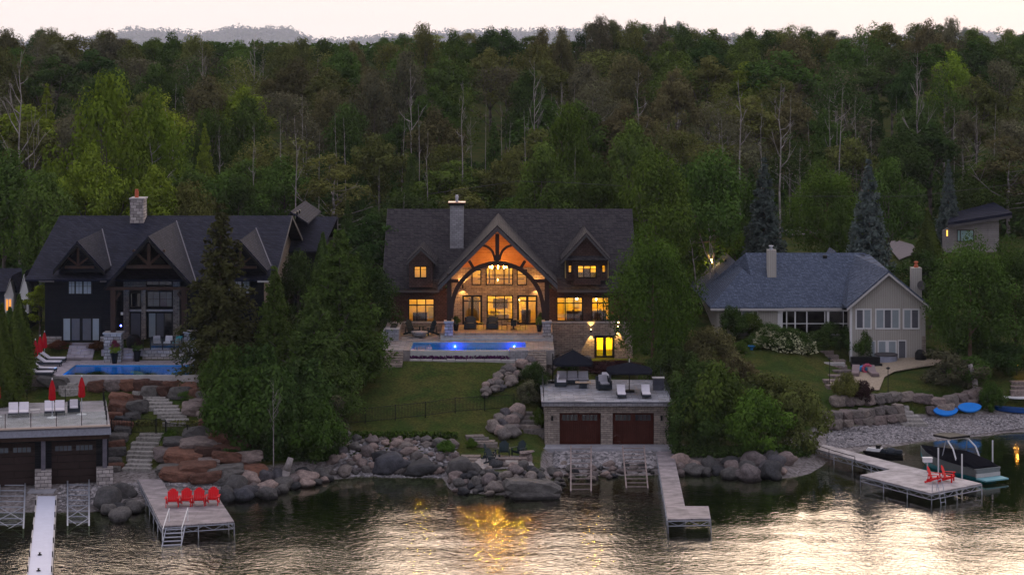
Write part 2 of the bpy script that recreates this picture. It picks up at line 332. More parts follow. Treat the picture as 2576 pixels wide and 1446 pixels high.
def broad(seed, h, w, base=.25, K=46, M_=170, leaf=.26, lumpy=.34, topf=1.0, flat=1.0):
    """leafy crown: clumps of leaves on boughs; h total height, w crown width, base share of bare trunk"""
    rng = np.random.default_rng(seed); z0 = h*base; ch = h-z0
    lob = rng.uniform(0, 6.28, 4); d = unit(rng, K*3); d = d[np.argsort(-d[:, 2]*.3+rng.uniform(-1, 1, K*3))][:K]
    rr = rng.uniform(.35, 1.0, K)**.6
    ang = np.arctan2(d[:, 1], d[:, 0]); rr = rr*(1+lumpy*np.sin(ang*2+lob[0])*.5+lumpy*np.sin(ang*3+lob[1]+d[:, 2]*3)*.5)
    t = (d[:, 2]*rr*.5+.5)                            # 0 bottom, 1 top
    wide = np.clip(1.15-np.abs(t-.42)*1.1*topf, .25, 1.1)
    cc = np.stack([d[:, 0]*rr*w/2*wide, d[:, 1]*rr*w/2*wide, z0+ch*np.clip(t, .02, .98)], 1)
    cr = w*rng.uniform(.10, .19, K)
    cs = []; ns = []; ss = []; ts = []
    for i in range(K):
        m = int(M_*(cr[i]/(w*.15))**2)+12; q = unit(rng, m); rad = cr[i]*rng.uniform(.45, 1.08, m)**.7
        p = cc[i]+q*rad[:, None]*np.array([1.02, 1.02, .98*flat]); cs.append(p)
        ns.append(q+unit(rng, m)*.6+np.array([0, 0, .3])); ss.append(rng.uniform(.6, 1.25, m)*leaf)
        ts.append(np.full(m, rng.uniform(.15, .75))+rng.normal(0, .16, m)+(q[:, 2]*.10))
    # loose sprays that break the outline
    m = K*30; q = cc[rng.integers(0, K, m)]; o = unit(rng, m); cs.append(q+o*w*.155*rng.uniform(.8, 1.25, m)[:, None]*np.array([1, 1, .8])); ns.append(o+unit(rng, m)); ss.append(rng.uniform(.4, .85, m)*leaf); ts.append(rng.uniform(.2, .9, m))
    return leaf_mesh('crown', np.concatenate(cs), np.concatenate(ns), np.concatenate(ss), np.concatenate(ts)), cc
def conifer(seed, h, w, base=.04, tiers=26, per=9, leaf=.28, droop=.25, ragged=.35, fluffy=.30, power=.85, dens=1.0):
    rng = np.random.default_rng(seed); cs = []; ns = []; ss = []; ts = []
    for k in range(tiers):
        f = (k+rng.uniform(-.3, .3))/tiers; z = h*(base+(1-base)*f); L = w/2*max(.05, (1-f))**power
        nb = max(3, int(per*(1-f*.6)))
        for j in range(nb):
            a = 6.283*(j/nb)+rng.uniform(-.4, .4)+k*1.3; l = L*rng.uniform(1-ragged, 1+ragged*.35); m = int(6+l*34*dens/leaf*.26)
            t = rng.uniform(.08, 1, m)**.75; dd = np.array([math.cos(a), math.sin(a), 0])
            zz = z-droop*l*t**1.3+.28*l*np.clip(t-.72, 0, 1)*.8
            p = dd[None]*(l*t)[:, None]; p[:, 2] = zz
            spread = fluffy*l*(.35+.65*(1-np.abs(t-.45)))*.9+.06
            side = np.array([-math.sin(a), math.cos(a), 0]); q = rng.uniform(-1, 1, m)
            p += side[None]*(q*spread)[:, None]; p[:, 2] += rng.normal(0, .05+.05*l, m)-np.abs(q)*spread*.25
            cs.append(p); ns.append(unit(rng, m)*.9+np.array([0, 0, .9])+dd*.5); ss.append(rng.uniform(.6, 1.2, m)*leaf)
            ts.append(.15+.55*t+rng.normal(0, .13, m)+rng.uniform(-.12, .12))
    return leaf_mesh('crown', np.concatenate(cs), np.concatenate(ns), np.concatenate(ss), np.concatenate(ts), 1.9)
def column(seed, h, w, N=9000, leaf=.2, tip=.75, lump=.22):
    """dense upright cedar: a skin of vertical sprays"""
    rng = np.random.default_rng(seed); t = rng.uniform(0, 1, N)**.9; a = rng.uniform(0, 6.283, N); ph = rng.uniform(0, 6.28, 5)
    r = w/2*np.clip(1-t**(1/(1-tip+.35)), .02, 1)*(1+lump*np.sin(a*3+ph[0]+t*5)*.5+lump*np.sin(a*5+ph[1]-t*9)*.5)*rng.uniform(.72, 1.06, N)
    r *= np.clip(.78+t*3, 0, 1)
    p = np.stack([r*np.cos(a), r*np.sin(a), t*h+rng.normal(0, .08, N)], 1)
    n = np.stack([np.cos(a), np.sin(a), np.full(N, .35)], 1)+unit(rng, N)*.6
    tt = .45+.28*np.sin(a*4+t*13+ph[2])+rng.normal(0, .14, N)
    return leaf_mesh('crown', p, n, rng.uniform(.6, 1.3, N)*leaf, tt, 2.0)
def limbs(seed, h, r, cc=None, lean=0, nb=9, start=.3, spread=.28, wig=.05, sub=2, topk=.96):
    """tapered trunk with boughs; reaches for the clump centres when given"""
    rng = random.Random(seed); mb = MB(); pts = []
    n = 9
    for i in range(n+1):
        f = i/n; pts.append(Vector((lean*f*h+rng.uniform(-1, 1)*wig*h*.25*f, rng.uniform(-1, 1)*wig*h*.2*f, f*h*topk-.3)))
    mb.tube(pts, r, 7, r*.12)
    for k in range(nb):
        f = start+(1-start)*(k+.5)/nb*.95; i = min(n-1, int(f*n)); p = pts[i].lerp(pts[i+1], f*n-i)
        if cc is not None and len(cc): q = Vector(cc[rng.randrange(len(cc))]); q.z = max(q.z, p.z+.2)
        else:
            a = rng.uniform(0, 6.28); L = h*spread*(1.15-f)*rng.uniform(.7, 1.3); q = p+Vector((math.cos(a)*L, math.sin(a)*L, L*rng.uniform(.35, 1.1)))
        m1 = p.lerp(q, .5)+Vector((0, 0, -.08*(q-p).length)); br = r*(.5*(1-f)+.14)
        mb.tube([p, m1, q], br, 5, br*.25)
        if sub:
            for s_ in range(sub):
                b0 = m1.lerp(q, rng.random()*.8); a = rng.uniform(0, 6.28); L = (q-p).length*rng.uniform(.3, .5)
                d = (q-p).normalized()+Vector((math.cos(a), math.sin(a), .5))*.8; mb.tube([b0, b0+d.normalized()*L], br*.4, 4, br*.12)
    return mb
BARK = M('bark_grey', (.095, .08, .07), .95, .3, 4); BARKP = M('bark_pale', (.25, .22, .21), .9, .3, 3); BARKB = M('bark_brown', (.13, .085, .06), .95, .3, 4)
LM = {'green': leafmat('leaf_green', (.060, .098, .022)), 'deep': leafmat('leaf_deep', (.040, .070, .020)), 'lime': leafmat('leaf_lime', (.150, .200, .024)),
      'olive': leafmat('leaf_olive', (.098, .108, .034)), 'brown': leafmat('leaf_brown', (.094, .084, .044)), 'grey': leafmat('leaf_grey', (.092, .090, .060)),
      'blue': leafmat('needle_blue', (.070, .092, .098)), 'spruce': leafmat('needle_dark', (.044, .046, .020)), 'cedar': leafmat('needle_cedar', (.050, .075, .018)),
      'bright': leafmat('leaf_bright', (.065, .115, .020)), 'purple': leafmat('leaf_purple', (.035, .016, .022)), 'white': leafmat('petals_white', (.50, .50, .38)),
      'violet': leafmat('petals_violet', (.08, .02, .09)), 'rust': leafmat('leaf_rust', (.10, .045, .03)), 'willow': leafmat('leaf_willow', (.075, .090, .030)), 'magenta': leafmat('petals_magenta', (.16, .03, .08)), 'yellow': leafmat('petals_yellow', (.34, .30, .05))}
PROTO = {}
def proto(key, crown, trunk, tmat):
    r = bpy.data.objects.new('proto', None); k = []
    cr = bpy.data.objects.new('crown', crown); crown.materials.append(LM['green']); k.append((cr, []))
    if trunk is not None:
        tm = trunk.mesh('trunk', smooth=True); tm.materials.append(tmat); k.append((bpy.data.objects.new('trunk', tm), []))
    PROTO[key] = (r, k)
def plant(key, name, label, cat, loc, size=(1, 1, 1), rz=0, leaf='green', group=None, parts=('crown', 'trunk'), names=None):
    r, k = PROTO[key]; o = bpy.data.objects.new(name, None); C.objects.link(o); o.location = loc; o.rotation_euler = (0, 0, rz); o.scale = size
    tag(o, label, cat, group)
    for c, _ in k:
        d = c.copy(); d.name = (names or {}).get(c.name.split('.')[0], c.name.split('.')[0]); C.objects.link(d); d.parent = o
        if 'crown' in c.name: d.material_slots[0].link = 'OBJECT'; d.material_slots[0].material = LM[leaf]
    return o
# every prototype is 10 m tall
for i, (w_, b_, lu) in enumerate([(7.0, .22, .35), (6.0, .30, .45), (5.0, .34, .3), (8.0, .12, .3), (4.2, .40, .5)]):
    cm, cc = broad(10+i, 10, w_, b_, K=[52, 46, 44, 60, 34][i], M_=[150, 130, 120, 170, 90][i], leaf=.21, lumpy=lu)
    proto('broad%d' % i, cm, limbs(20+i, 9.3, .16, cc, nb=10, start=.25), BARK)
for i in range(3):                                   # thin crowns of the backwoods, pale limbs showing
    cm, cc = broad(40+i, 10, [4.6, 5.4, 3.8][i], .42, K=30, M_=55, leaf=.17, lumpy=.6)
    proto('thin%d' % i, cm, limbs(50+i, 9.8, .13, None, nb=14, start=.25, spread=.30, sub=3), BARKP if i else BARK)
proto('dense', broad(60, 10, 7.4, .03, K=95, M_=200, leaf=.155, lumpy=.22, topf=1.25)[0], limbs(61, 9, .2, None, nb=6), BARKB)
proto('spruce0', conifer(70, 10, 5.2, tiers=34, per=10, leaf=.15, droop=.38, ragged=.55, fluffy=.20, power=.75, dens=.9), limbs(71, 9.9, .16, None, nb=0, wig=.01), BARKB)
proto('spruce1', conifer(72, 10, 4.8, tiers=30, per=10, leaf=.17, droop=.22, ragged=.2, fluffy=.32, power=.85), limbs(73, 9.9, .15, None, nb=0, wig=.01), BARKB)
proto('pine', conifer(74, 10, 7.0, base=.08, tiers=30, per=11, leaf=.15, droop=-.10, ragged=.35, fluffy=.38, power=.72, dens=.9), limbs(75, 9.8, .16, None, nb=8, wig=.01, spread=.3), BARK)
proto('cedar', column(76, 10, 3.6, 11000, .17), None, BARK)
proto('cedar_ragged', conifer(77, 10, 4.6, tiers=36, per=10, leaf=.15, droop=.12, ragged=.35, fluffy=.42, power=.7), limbs(78, 9.6, .14, None, nb=0, wig=.01), BARKB)
def bush(seed, K=40, M_=150, leaf=.05, lump=.3, h=1.0, w=1.25):
    cm, cc = broad(seed, h, w, .0, K=K, M_=M_, leaf=leaf, lumpy=lump, topf=.7); return cm
proto('bush0', bush(80), None, BARK); proto('bush1', bush(81, 46, 190, .036, .15), None, BARK); proto('bush2', bush(82, 30, 90, .06, .55), None, BARK)
def snag(seed, h=10, nb=12, start=.35, spread=.24, lean=0): return limbs(seed, h, .12, None, lean=lean, nb=nb, start=start, spread=spread, sub=4, wig=.08)
SN = [snag(90, nb=9, start=.45), snag(91, nb=6, start=.55, spread=.18), snag(92, nb=13, start=.35, spread=.28), snag(93, nb=4, start=.6, spread=.12, lean=.05)]
SNM = []
for s in SN:
    m = s.mesh('trunk', smooth=True); m.materials.append(BARKP); SNM.append(m)
def dead(i, label, loc, h, rz=0, wide=1, group=None, lean=0):
    o = bpy.data.objects.new('bare_tree', SNM[i]); C.objects.link(o); o.location = loc; o.rotation_euler = (0, lean, rz); o.scale = (h/10*wide, h/10*wide, h/10)
    return tag(o, label, 'tree', group)
# ---------------------------------------------------------------- forest
rng = random.Random(5)
rows = [(226, 470, 7.0), (238, 400, 6.8), (252, 330, 6.6), (268, 268, 6.6), (286, 212, 6.8), (306, 160, 7.2), (328, 118, 7.4), (346, 100, 5.4), (362, 100, 5.4)]
sky_line = [(-150, 90), (0, 88), (70, 80), (160, 72), (230, 74), (280, 84), (330, 108), (420, 88), (500, 104), (620, 106), (700, 104), (800, 113), (900, 108), (1000, 92), (1060, 74), (1130, 88), (1230, 78), (1320, 78), (1400, 90), (1450, 78), (1528, 47), (1570, 72), (1610, 62), (1740, 72), (1850, 82), (1950, 78), (1990, 46), (2050, 78), (2120, 76), (2200, 63), (2300, 64), (2400, 60), (2460, 80), (2530, 78), (2750, 80)]
sl_u = [a for a, b in sky_line]; sl_v = [b for a, b in sky_line]
third = lambda u: 'left' if u < 860 else 'middle' if u < 1720 else 'right'
cn = {'green': 'green', 'deep': 'dark green', 'olive': 'olive green', 'brown': 'brownish', 'grey': 'greyish', 'lime': 'yellow-green', 'bright': 'fresh green'}
for ri, (Y, vt, sp) in enumerate(rows):
    x = X(-90, Y)+rng.random()*3
    while x < X(2670, Y):
        yy = Y+rng.uniform(-5, 5); xx = x+rng.uniform(-1.2, 1.2); u = U0+xx*F/yy
        x += sp*rng.uniform(.66, 1.06)
        if ri < 2 and u > 1900 and yy < 246: continue           # the open road side behind the bungalow
        tv = np.interp(u, sl_u, sl_v)
        v = {8: tv+4, 7: tv, 6: max(tv+6, vt)+rng.uniform(-4, 14)}.get(ri, vt+rng.uniform(-28, 34))
        if ri >= 4 and 1480 < u: v -= 10*(1 if ri < 7 else 0)
        g = gz(xx, yy); h = Z(v, yy)-g
        k = rng.random()
        if ri >= 5: kind = rng.choice(['broad0', 'broad1', 'broad2', 'broad4', 'thin0', 'thin1', 'broad0'])
        elif ri >= 2: kind = rng.choice(['broad1', 'broad2', 'broad4', 'thin0', 'thin1', 'thin2', 'thin1', 'spruce1', 'broad0'])
        else: kind = rng.choice(['broad0', 'broad1', 'broad2', 'broad3', 'thin2', 'cedar_ragged', 'spruce1'])
        leaf = rng.choice(['olive', 'green', 'deep', 'green', 'grey', 'olive', 'deep', 'brown', 'green'] if ri >= 2 else ['green', 'deep', 'olive', 'deep', 'green'])
        if 'spruce' in kind or 'cedar' in kind: leaf = 'deep'
        if kind.startswith('thin') and rng.random() < .35: leaf = rng.choice(['grey', 'olive'])
        if (u < 700 and ri in (2, 3, 4) and rng.random() < .22) or (ri >= 4 and rng.random() < .03): leaf = 'lime'
        wd = {'broad0': 7, 'broad1': 6, 'broad2': 5, 'broad3': 8, 'broad4': 4.2, 'thin0': 4.6, 'thin1': 5.4, 'thin2': 3.8, 'spruce1': 4.8, 'cedar_ragged': 4.6}[kind]
        tw = sp*rng.uniform(.95, 1.3); sxy = tw/wd
        if 'spruce' in kind or 'cedar' in kind: sxy = h/10*rng.uniform(.75, 1)
        where = {0: 'front edge', 1: 'front edge', 2: 'lower rows', 3: 'lower rows', 4: 'middle rows', 5: 'middle rows', 6: 'upper rows', 7: 'skyline row', 8: 'skyline row'}[ri]
        form = 'thin-crowned pale-limbed' if 'thin' in kind else 'conical evergreen' if ('spruce' in kind or 'cedar' in kind) else 'leafy'
        lab = f'{cn[leaf]} {form} forest tree in the {where} of the wooded slope, {third(u)} third'
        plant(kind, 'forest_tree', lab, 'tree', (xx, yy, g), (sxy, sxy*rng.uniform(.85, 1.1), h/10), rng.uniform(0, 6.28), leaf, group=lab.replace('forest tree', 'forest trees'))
# pale bare trees and standing trunks among the forest: u, v top, v base, Y, mesh, width factor
bt = [(50, 92, 395, 222, 2, .9, 'tall pale dead tree with ragged broken twigs at the far left'), (381, 305, 470, 218, 0, 1.5, 'white bare tree with forked limbs above the dark stone-chimney house'),
      (203, 400, 500, 214, 3, 1.6, 'slim leaning white snag left of the stone chimney'), (745, 262, 535, 215, 1, .8, 'pale double-stemmed dead tree behind the dark house right gable'),
      (702, 270, 470, 240, 3, .8, 'thin bare snag left of the double-stemmed dead tree'), (850, 262, 440, 240, 3, .6, 'thin bare trunk left of the brown house chimney, in the wood'),
      (1163, 175, 440, 236, 1, .75, 'tall pale trunk rising straight above the brown house chimney'), (1222, 225, 400, 246, 3, .5, 'thin pale trunk right of the tall one above the house'),
      (1345, 128, 300, 262, 2, .8, 'bare spreading pale crown high in the middle of the wood'), (1262, 240, 365, 250, 3, .5, 'second thin pale trunk above the lit gable'),
      (1410, 200, 330, 255, 0, .9, 'pale limbed bare tree right of the spreading pale crown'), (1605, 150, 330, 262, 0, .9, 'pale bare tree high in the wood above the lime tree'),
      (1862, 170, 430, 238, 1, 1.0, 'tall forked pale trunk left of centre in the right wood'), (1962, 180, 430, 234, 0, 1.0, 'pale bare tree with an upswept side limb in the right wood'),
      (1915, 230, 420, 240, 1, .6, 'thin pale trunk between the two larger bare trees'), (2110, 190, 330, 250, 3, .9, 'short pale snag in the right wood above the round tree'),
      (2308, 100, 330, 262, 2, .8, 'pale branching bare tree near the skyline at right'), (2400, 250, 480, 256, 1, .8, 'cluster of thin grey trunks above the small blue spruce'),
      (2262, 330, 420, 262, 3, .9, 'short broken snag in the dark right wood'), (2500, 240, 420, 258, 3, .7, 'thin pale leaning trunk at the right edge of the wood'),
      (955, 400, 520, 226, 3, .8, 'short broken trunk left of the brown house in the undergrowth'), (1012, 470, 545, 218, 3, .9, 'stubby pale stump with splintered top left of the brown house'),
      (1035, 140, 300, 262, 0, .8, 'grey bare tree in the upper wood left of centre'), (510, 90, 240, 300, 2, .8, 'leafless twiggy tree on the skyline before the blue hills'), (640, 70, 240, 310, 2, .8, 'second leafless twiggy tree on the skyline before the blue hills')]
for u, vt, vb, Y, i, wf, lab in bt:
    wf *= .62; zb = Z(vb, Y); z0 = min(zb, gz(X(u, Y), Y)+2); zt = Z(vt, Y)
    dead(i, lab, (X(u, Y), Y, z0), zt-z0, rng.uniform(0, 6), wf)
for k in range(34):                                  # slender pale stems showing between the crowns
    u = rng.uniform(-40, 2620); Y = rng.choice((233, 246, 259, 276)); Y = max(Y, 259) if u > 1900 else Y; vb = VH+F/Y*(H-gz(X(u, Y), Y)); vt = np.interp(Y, (233, 276), (300, 190))+rng.uniform(-30, 50)
    dead(rng.choice((1, 3, 3)), 'slender grey trunk standing among the forest trees', (X(u, Y), Y, gz(X(u, Y), Y)), Z(vt, Y)-gz(X(u, Y), Y), rng.uniform(0, 6), .42, 'slender grey trunks among the forest trees', rng.uniform(-.05, .05))
# far hills across the valley, with their woods
def hill(y0, pts, depth, name):
    us = np.linspace(-300, 2900, 420); vs = np.interp(us, [a for a, b in pts], [b for a, b in pts])
    xs_ = X(us, y0); zt = H-(vs-VH)*y0/F
    m = MB(); n = len(us)
    v = [(a, y0-depth, -40) for a in xs_]+[(a, y0, b-8) for a, b in zip(xs_, zt)]+[(a, y0+depth, -40) for a in xs_]
    m.add(v, [(k*n+i, k*n+i+1, (k+1)*n+i+1, (k+1)*n+i) for k in range(2) for i in range(n-1)])
    o = m.build(name, M('hill_green', (.04, .05, .03), 1, .2, .01), smooth=True); o['kind'] = 'structure'
    rg = np.random.default_rng(3); N = 70000; q = rg.integers(0, 2600, N//18)
    cs = []; ns = []; ss = []
    for uu in np.linspace(-300, 2900, 620):
        a = float(np.interp(uu, [p[0] for p in pts], [p[1] for p in pts]))
        for row in range(5):
            yy = y0-row*110; xx = X(uu+rg.uniform(-4, 4), yy); rr = rg.uniform(8, 16); zz = H-(a-VH)*y0/F-rr*.6-row*15+rg.normal(0, 3)+(rg.random() < .12)*9
            k = 16; d = unit(rg, k); cs.append(np.array([xx, yy, zz])+d*np.array([rr, rr, rr*.85])); ns.append(d+unit(rg, k)*.4); ss.append(rg.uniform(.5, 1.1, k)*rr*.75)
    me = leaf_mesh('far_wood', np.concatenate(cs), np.concatenate(ns), np.concatenate(ss), rg.uniform(0, 1, sum(map(len, cs))), 1.2)
    me.materials.append(LM['deep']); o = bpy.data.objects.new('far_wood', me); C.objects.link(o)
    return tag(o, 'hazy blue wood covering the far hills on the skyline', 'wood', kind='stuff')
hill(9000, [(-300, 102), (0, 104), (160, 100), (280, 84), (340, 72), (420, 76), (500, 84), (590, 66), (650, 70), (730, 68), (765, 88), (800, 100), (880, 96), (1000, 86), (1100, 80), (1200, 77), (1300, 76), (1400, 75), (1500, 74), (1600, 76), (1700, 80), (1900, 92), (2100, 96), (2400, 84), (2480, 80), (2560, 92), (2900, 95)], 500, 'hills')
for k, (u, vt, kd, lab) in enumerate([(1672, 42, 'spruce1', 'hazy pointed spruce standing beyond the skyline right of the tallest tree'), (1712, 58, 'broad1', 'hazy round tree beyond the skyline beside the pointed spruce'), (2432, 72, 'broad1', 'hazy tree beyond the skyline near the right edge')]):
    plant(kd, 'distant_tree', lab, 'tree', (X(u, 2600), 2600, 22), (3.6, 3.6, (Z(vt, 2600)-22)/10), 0, 'deep')
# ---------------------------------------------------------------- building materials
m_roof_d = brick('shingle_dark', (.022, .025, .045), (.010, .012, .024), (.008, .008, .012), .35, .14, .012, var=.35, vs=7)
m_roof_b = brick('shingle_brown', (.062, .055, .058), (.034, .030, .035), (.020, .018, .018), .35, .14, .012, var=.35, vs=7)
m_roof_g = brick('shingle_grey', (.112, .136, .19), (.066, .080, .12), (.05, .055, .07), .22, .11, .010, var=.38, vs=6)
m_side_d = brick('siding_charcoal', (.015, .016, .020), (.012, .013, .017), (.007, .007, .008), 3.5, .18, .012, var=.15)
m_side_b = brick('siding_brown', (.085, .050, .042), (.065, .038, .034), (.022, .014, .012), .30, .17, .012, var=.2)
m_side_v = brick('siding_beige', (.42, .385, .345), (.40, .365, .33), (.22, .20, .18), .16, 30, .012, var=.06, off=0)
m_side_t = brick('siding_tan', (.20, .155, .12), (.17, .13, .10), (.08, .06, .05), 2.5, .18, .012)
m_stone = brick('ledgestone', (.34, .28, .235), (.21, .17, .15), (.07, .06, .055), .48, .16, .012, var=.3, vs=2.5)
m_stone_p = brick('ashlar_pale', (.44, .39, .37), (.24, .21, .20), (.08, .07, .07), .5, .26, .018, var=.3, vs=2.5)
m_stone_g = brick('stone_grey', (.33, .315, .33), (.23, .22, .235), (.10, .095, .10), .4, .18, .012, var=.15)
m_flag = plan_planks('flagstone', (.27, .24, .23), (.20, .175, .17), (.09, .08, .08), 0, .6, .9, .02, .7, 1.25, 2); m_deckst = M('deck_stone', (.29, .28, .30), .7, .22, 1.5, .008)
m_cap = M('stone_cap', (.36, .33, .32), .8, .2, 2); m_pave = plan_planks('pool_paving', (.38, .33, .36), (.32, .28, .31), (.20, .17, .19), 0, .5, .8, .02, .8, 1.15, 2)
m_timber = M('timber_dark', (.040, .022, .016), .7, .25, 3, sc=(1, 1, .3)); m_timber_g = M('timber_grey', (.11, .10, .12), .8, .2, 3)
m_ceil = brick('pine_boards', (.42, .20, .08), (.36, .16, .06), (.16, .07, .03), 6, .14, .008, var=.2)
m_black = M('black_frame', (.010, .010, .011), .5, 0); m_white = M('white_trim', (.62, .60, .60), .5, .05); m_fascia = M('fascia_grey', (.075, .068, .070), .7, .1)
m_fascia_w = M('fascia_pale', (.42, .39, .38), .6, .1)
m_metal = M('galvanised', (.36, .37, .42), .45, .15, 6, metal=.5); m_wicker = M('wicker_dark', (.030, .036, .045), .7, .2, 20); m_blackm = M('black_metal', (.010, .011, .012), .45, 0, metal=.2)
m_cush = M('cushion_grey', (.40, .38, .42), .9, .1); m_cushw = M('cushion_white', (.60, .56, .60), .9, .08); m_red = M('red_plastic', (.62, .012, .018), .5, .08); m_redc = M('red_canvas', (.38, .008, .014), .9, .15)
m_teal = M('adirondack_dark', (.018, .030, .036), .5, .1); m_garage_r = brick('garage_mahogany', (.060, .017, .012), (.050, .014, .010), (.030, .008, .006), .15, 30, .010, var=.2, off=0)
m_garage_d = brick('garage_dark', (.036, .024, .022), (.032, .022, .020), (.012, .01, .01), 3, .5, .012, var=.15)
m_terra = M('terracotta', (.42, .10, .05), .7, .1); m_blind = M('blind_pale', (.26, .29, .31), .8, .06); m_blind_d = M('blind_dim', (.10, .10, .115), .8, .1)
m_wall_in = M('room_wall', (.62, .46, .18), .9, .1, 1); m_floor_in = M('room_floor', (.30, .18, .09), .6, .2, 2); m_furn = M('room_furniture', (.05, .035, .025), .8, .3); m_sofa = M('room_sofa', (.30, .26, .2), .9, .2)
m_pane = glassy('clear_pane', (1, 1, 1), .06); m_dglass = M('dark_glass', (.010, .012, .016), .06, 0, spec=.6); m_railglass = glassy('rail_glass', (.93, .97, .97), .10)
m_bulb = glow('lamp_bulb', (1, .62, .22), 22); m_gold = M('brass', (.3, .2, .08), .4, 0, metal=.6)
WARM = (1, .56, .13); WARM_IN = (1, .60, .02)
def lamp(name, loc, pw, col=WARM, r=.08, parent=None, kind='POINT', rot=None, size=None, spot=None):
    l = bpy.data.lights.new(name, kind); l.energy = pw; l.color = col
    if kind != 'AREA': l.shadow_soft_size = r
    if spot: l.spot_size = R(spot); l.spot_blend = .25
    o = bpy.data.objects.new(name, l); C.objects.link(o)
    if parent:
        o.parent = parent; o.location = Vector(loc)-top(parent).location
    else: o.location = loc
    if rot: o.rotation_euler = rot
    return o
def wall(mb, x0, x1, z0, z1, y, th, holes=()):
    """wall in the plane y with rectangular openings (x0, x1, z0, z1)"""
    xs = sorted({x0, x1, *[h[0] for h in holes], *[h[1] for h in holes]}); xs = [a for a in xs if x0 <= a <= x1]
    for a, b in zip(xs, xs[1:]):
        m = (a+b)/2; cut = sorted([(max(h[2], z0), min(h[3], z1)) for h in holes if h[0] < m < h[1]]); z = z0
        for c, d in cut:
            if c > z+1e-4: mb.box(a, b, y, y+th, z, c)
            z = max(z, d)
        if z < z1-1e-4: mb.box(a, b, y, y+th, z, z1)
    return mb
def px(u0, u1, v0, v1, Y): return (X(u0, Y), X(u1, Y), Z(v1, Y), Z(v0, Y))     # picture box -> x0, x1, z0, z1
def window(root, r, y, cols, rows=(), frame=m_black, fw=.09, mw=.05, pane=m_pane, name='window', pane_cols=None, label=None, trim=None):
    """framed window at wall plane y: r = x0, x1, z0, z1; cols/rows are shares where bars stand; the pane(s) are sub-parts"""
    x0, x1, z0, z1 = r; mb = MB(); yf = y-.05; yb = y+.07
    mb.box(x0, x0+fw, yf, yb, z0, z1); mb.box(x1-fw, x1, yf, yb, z0, z1); mb.box(x0+fw, x1-fw, yf, yb, z1-fw, z1); mb.box(x0+fw, x1-fw, yf, yb, z0, z0+fw)
    for c in cols:
        q = x0+(x1-x0)*c[0]; k = c[1]/2; mb.box(q-k, q+k, yf+.004, yb-.004, z0+fw, z1-fw)
    for c in rows:
        q = z0+(z1-z0)*c[0]; k = c[1]/2; mb.box(x0+fw, x1-fw, yf+.012, yb-.012, q-k, q+k)
    o = mb.build(name, frame, root, label=label)
    edges = [x0+fw*.5]+[x0+(x1-x0)*c[0] for c in cols if c[1] > .08]+[x1-fw*.5]
    for i, (a, b) in enumerate(zip(edges, edges[1:])):
        p = pane[i % len(pane)] if isinstance(pane, (list, tuple)) else pane
        MB().box(a+.01, b-.01, y-.035, y-.025, z0+fw*.5, z1-fw*.5).build('pane', p, o)
    return o
def room(root, r, y, depth, pw, n=1, furn=(), name='lit_room', zl=.75):
    """the room seen through a lit window: floor, ceiling and walls with a lamp inside"""
    x0, x1, z0, z1 = r; mb = MB(); e = .15; zf_ = z0-.1; zc = z1+.25
    mb.box(x0-e, x1+e, y+depth, y+depth+.1, zf_, zc); mb.box(x0-e-.1, x0-e, y+.35, y+depth, zf_, zc); mb.box(x1+e, x1+e+.1, y+.35, y+depth, zf_, zc)
    mb.box(x0-e, x1+e, y+.35, y+depth, zc, zc+.1)
    o = mb.build(name, m_wall_in, root)
    MB().box(x0-e, x1+e, y+.35, y+depth, zf_-.1, zf_).build('floor', m_floor_in, o)
    for (a, b, d0, d1, h0, h1, mt) in furn:
        MB().box(x0+(x1-x0)*a, x0+(x1-x0)*b, y+d0, y+d1, zf_+h0, zf_+h1).build('furniture', mt, o)
    for i in range(n): lamp('room_lamp', (x0+(x1-x0)*(i+.5)/n, y+depth*.55, zf_+(zc-zf_)*zl), pw*3.8, WARM_IN, parent=root)
    return o
def gable_roof(mb, x0, x1, xr, ze0, ze1, zr, y0, y1, th=.14, y1r=None):
    """two slopes, ridge along Y at xr from y0 to y1r, eaves from y0 to y1 (valley where it dies into a roof behind)"""
    y1r = y1r or y1
    mb.poly([(x0, y0, ze0), (xr, y0, zr), (xr, y1r, zr), (x0, y1, ze0)], (0, 0, th)); mb.poly([(xr, y0, zr), (x1, y0, ze1), (x1, y1, ze1), (xr, y1r, zr)], (0, 0, th)); return mb
def rake(mb, x0, x1, xr, ze0, ze1, zr, y, w=.28, d=.08):
    for a, za in ((x0, ze0), (x1, ze1)):
        mb.poly([(a, y, za-.02), (xr, y, zr-.02), (xr, y, zr-.02-w), (a, y, za-.02-w)], (0, -d, 0))
    return mb

# ================================================================ brown timber-frame house, middle
YW = 193.0; ZT = 7.0
mh = thing('timber_frame_house', 'large brown shingled house with arched timber gable, glowing orange porch and lit windows', 'house', (0, YW, 5))
ez = Z(731, 192.3); rz_ = Z(529, 201.0); sl = (rz_-ez)/(201-192.3)
xl, xr = X(981, 201), X(1585, 201); wl, wr = X(984, YW), X(1590, YW)
rf = MB()
xg0, xg1, xga, zg0, zg1, zga = X(1101, 187), X(1403, 187), X(1251, 187), Z(722, 187), Z(718, 187), Z(571, 187)
def yroof(z): return 192.3+(z-ez)/sl
rf.poly([(xl-.2, 192.3, ez), (xg0+.25, 192.3, ez), (xga, yroof(zga)-.15, zga-.11), (xg1-.25, 192.3, ez), (xr+.2, 192.3, ez), (xr+.2, 201, rz_), (xl-.2, 201, rz_)], (0, 0, .14))
rf.poly([(xr+.2, 209.7, ez), (xl-.2, 209.7, ez), (xl-.2, 201, rz_), (xr+.2, 201, rz_)], (0, 0, .14))
gable_roof(rf, xg0, xg1, xga, zg0, zg1, zga, 187, yroof(zg0), .16, yroof(zga))
d0, d1, da, dz, dz1 = X(1022, 191.6), X(1098, 191.6), X(1059, 191.6), Z(661, 191.6), Z(624, 191.6)
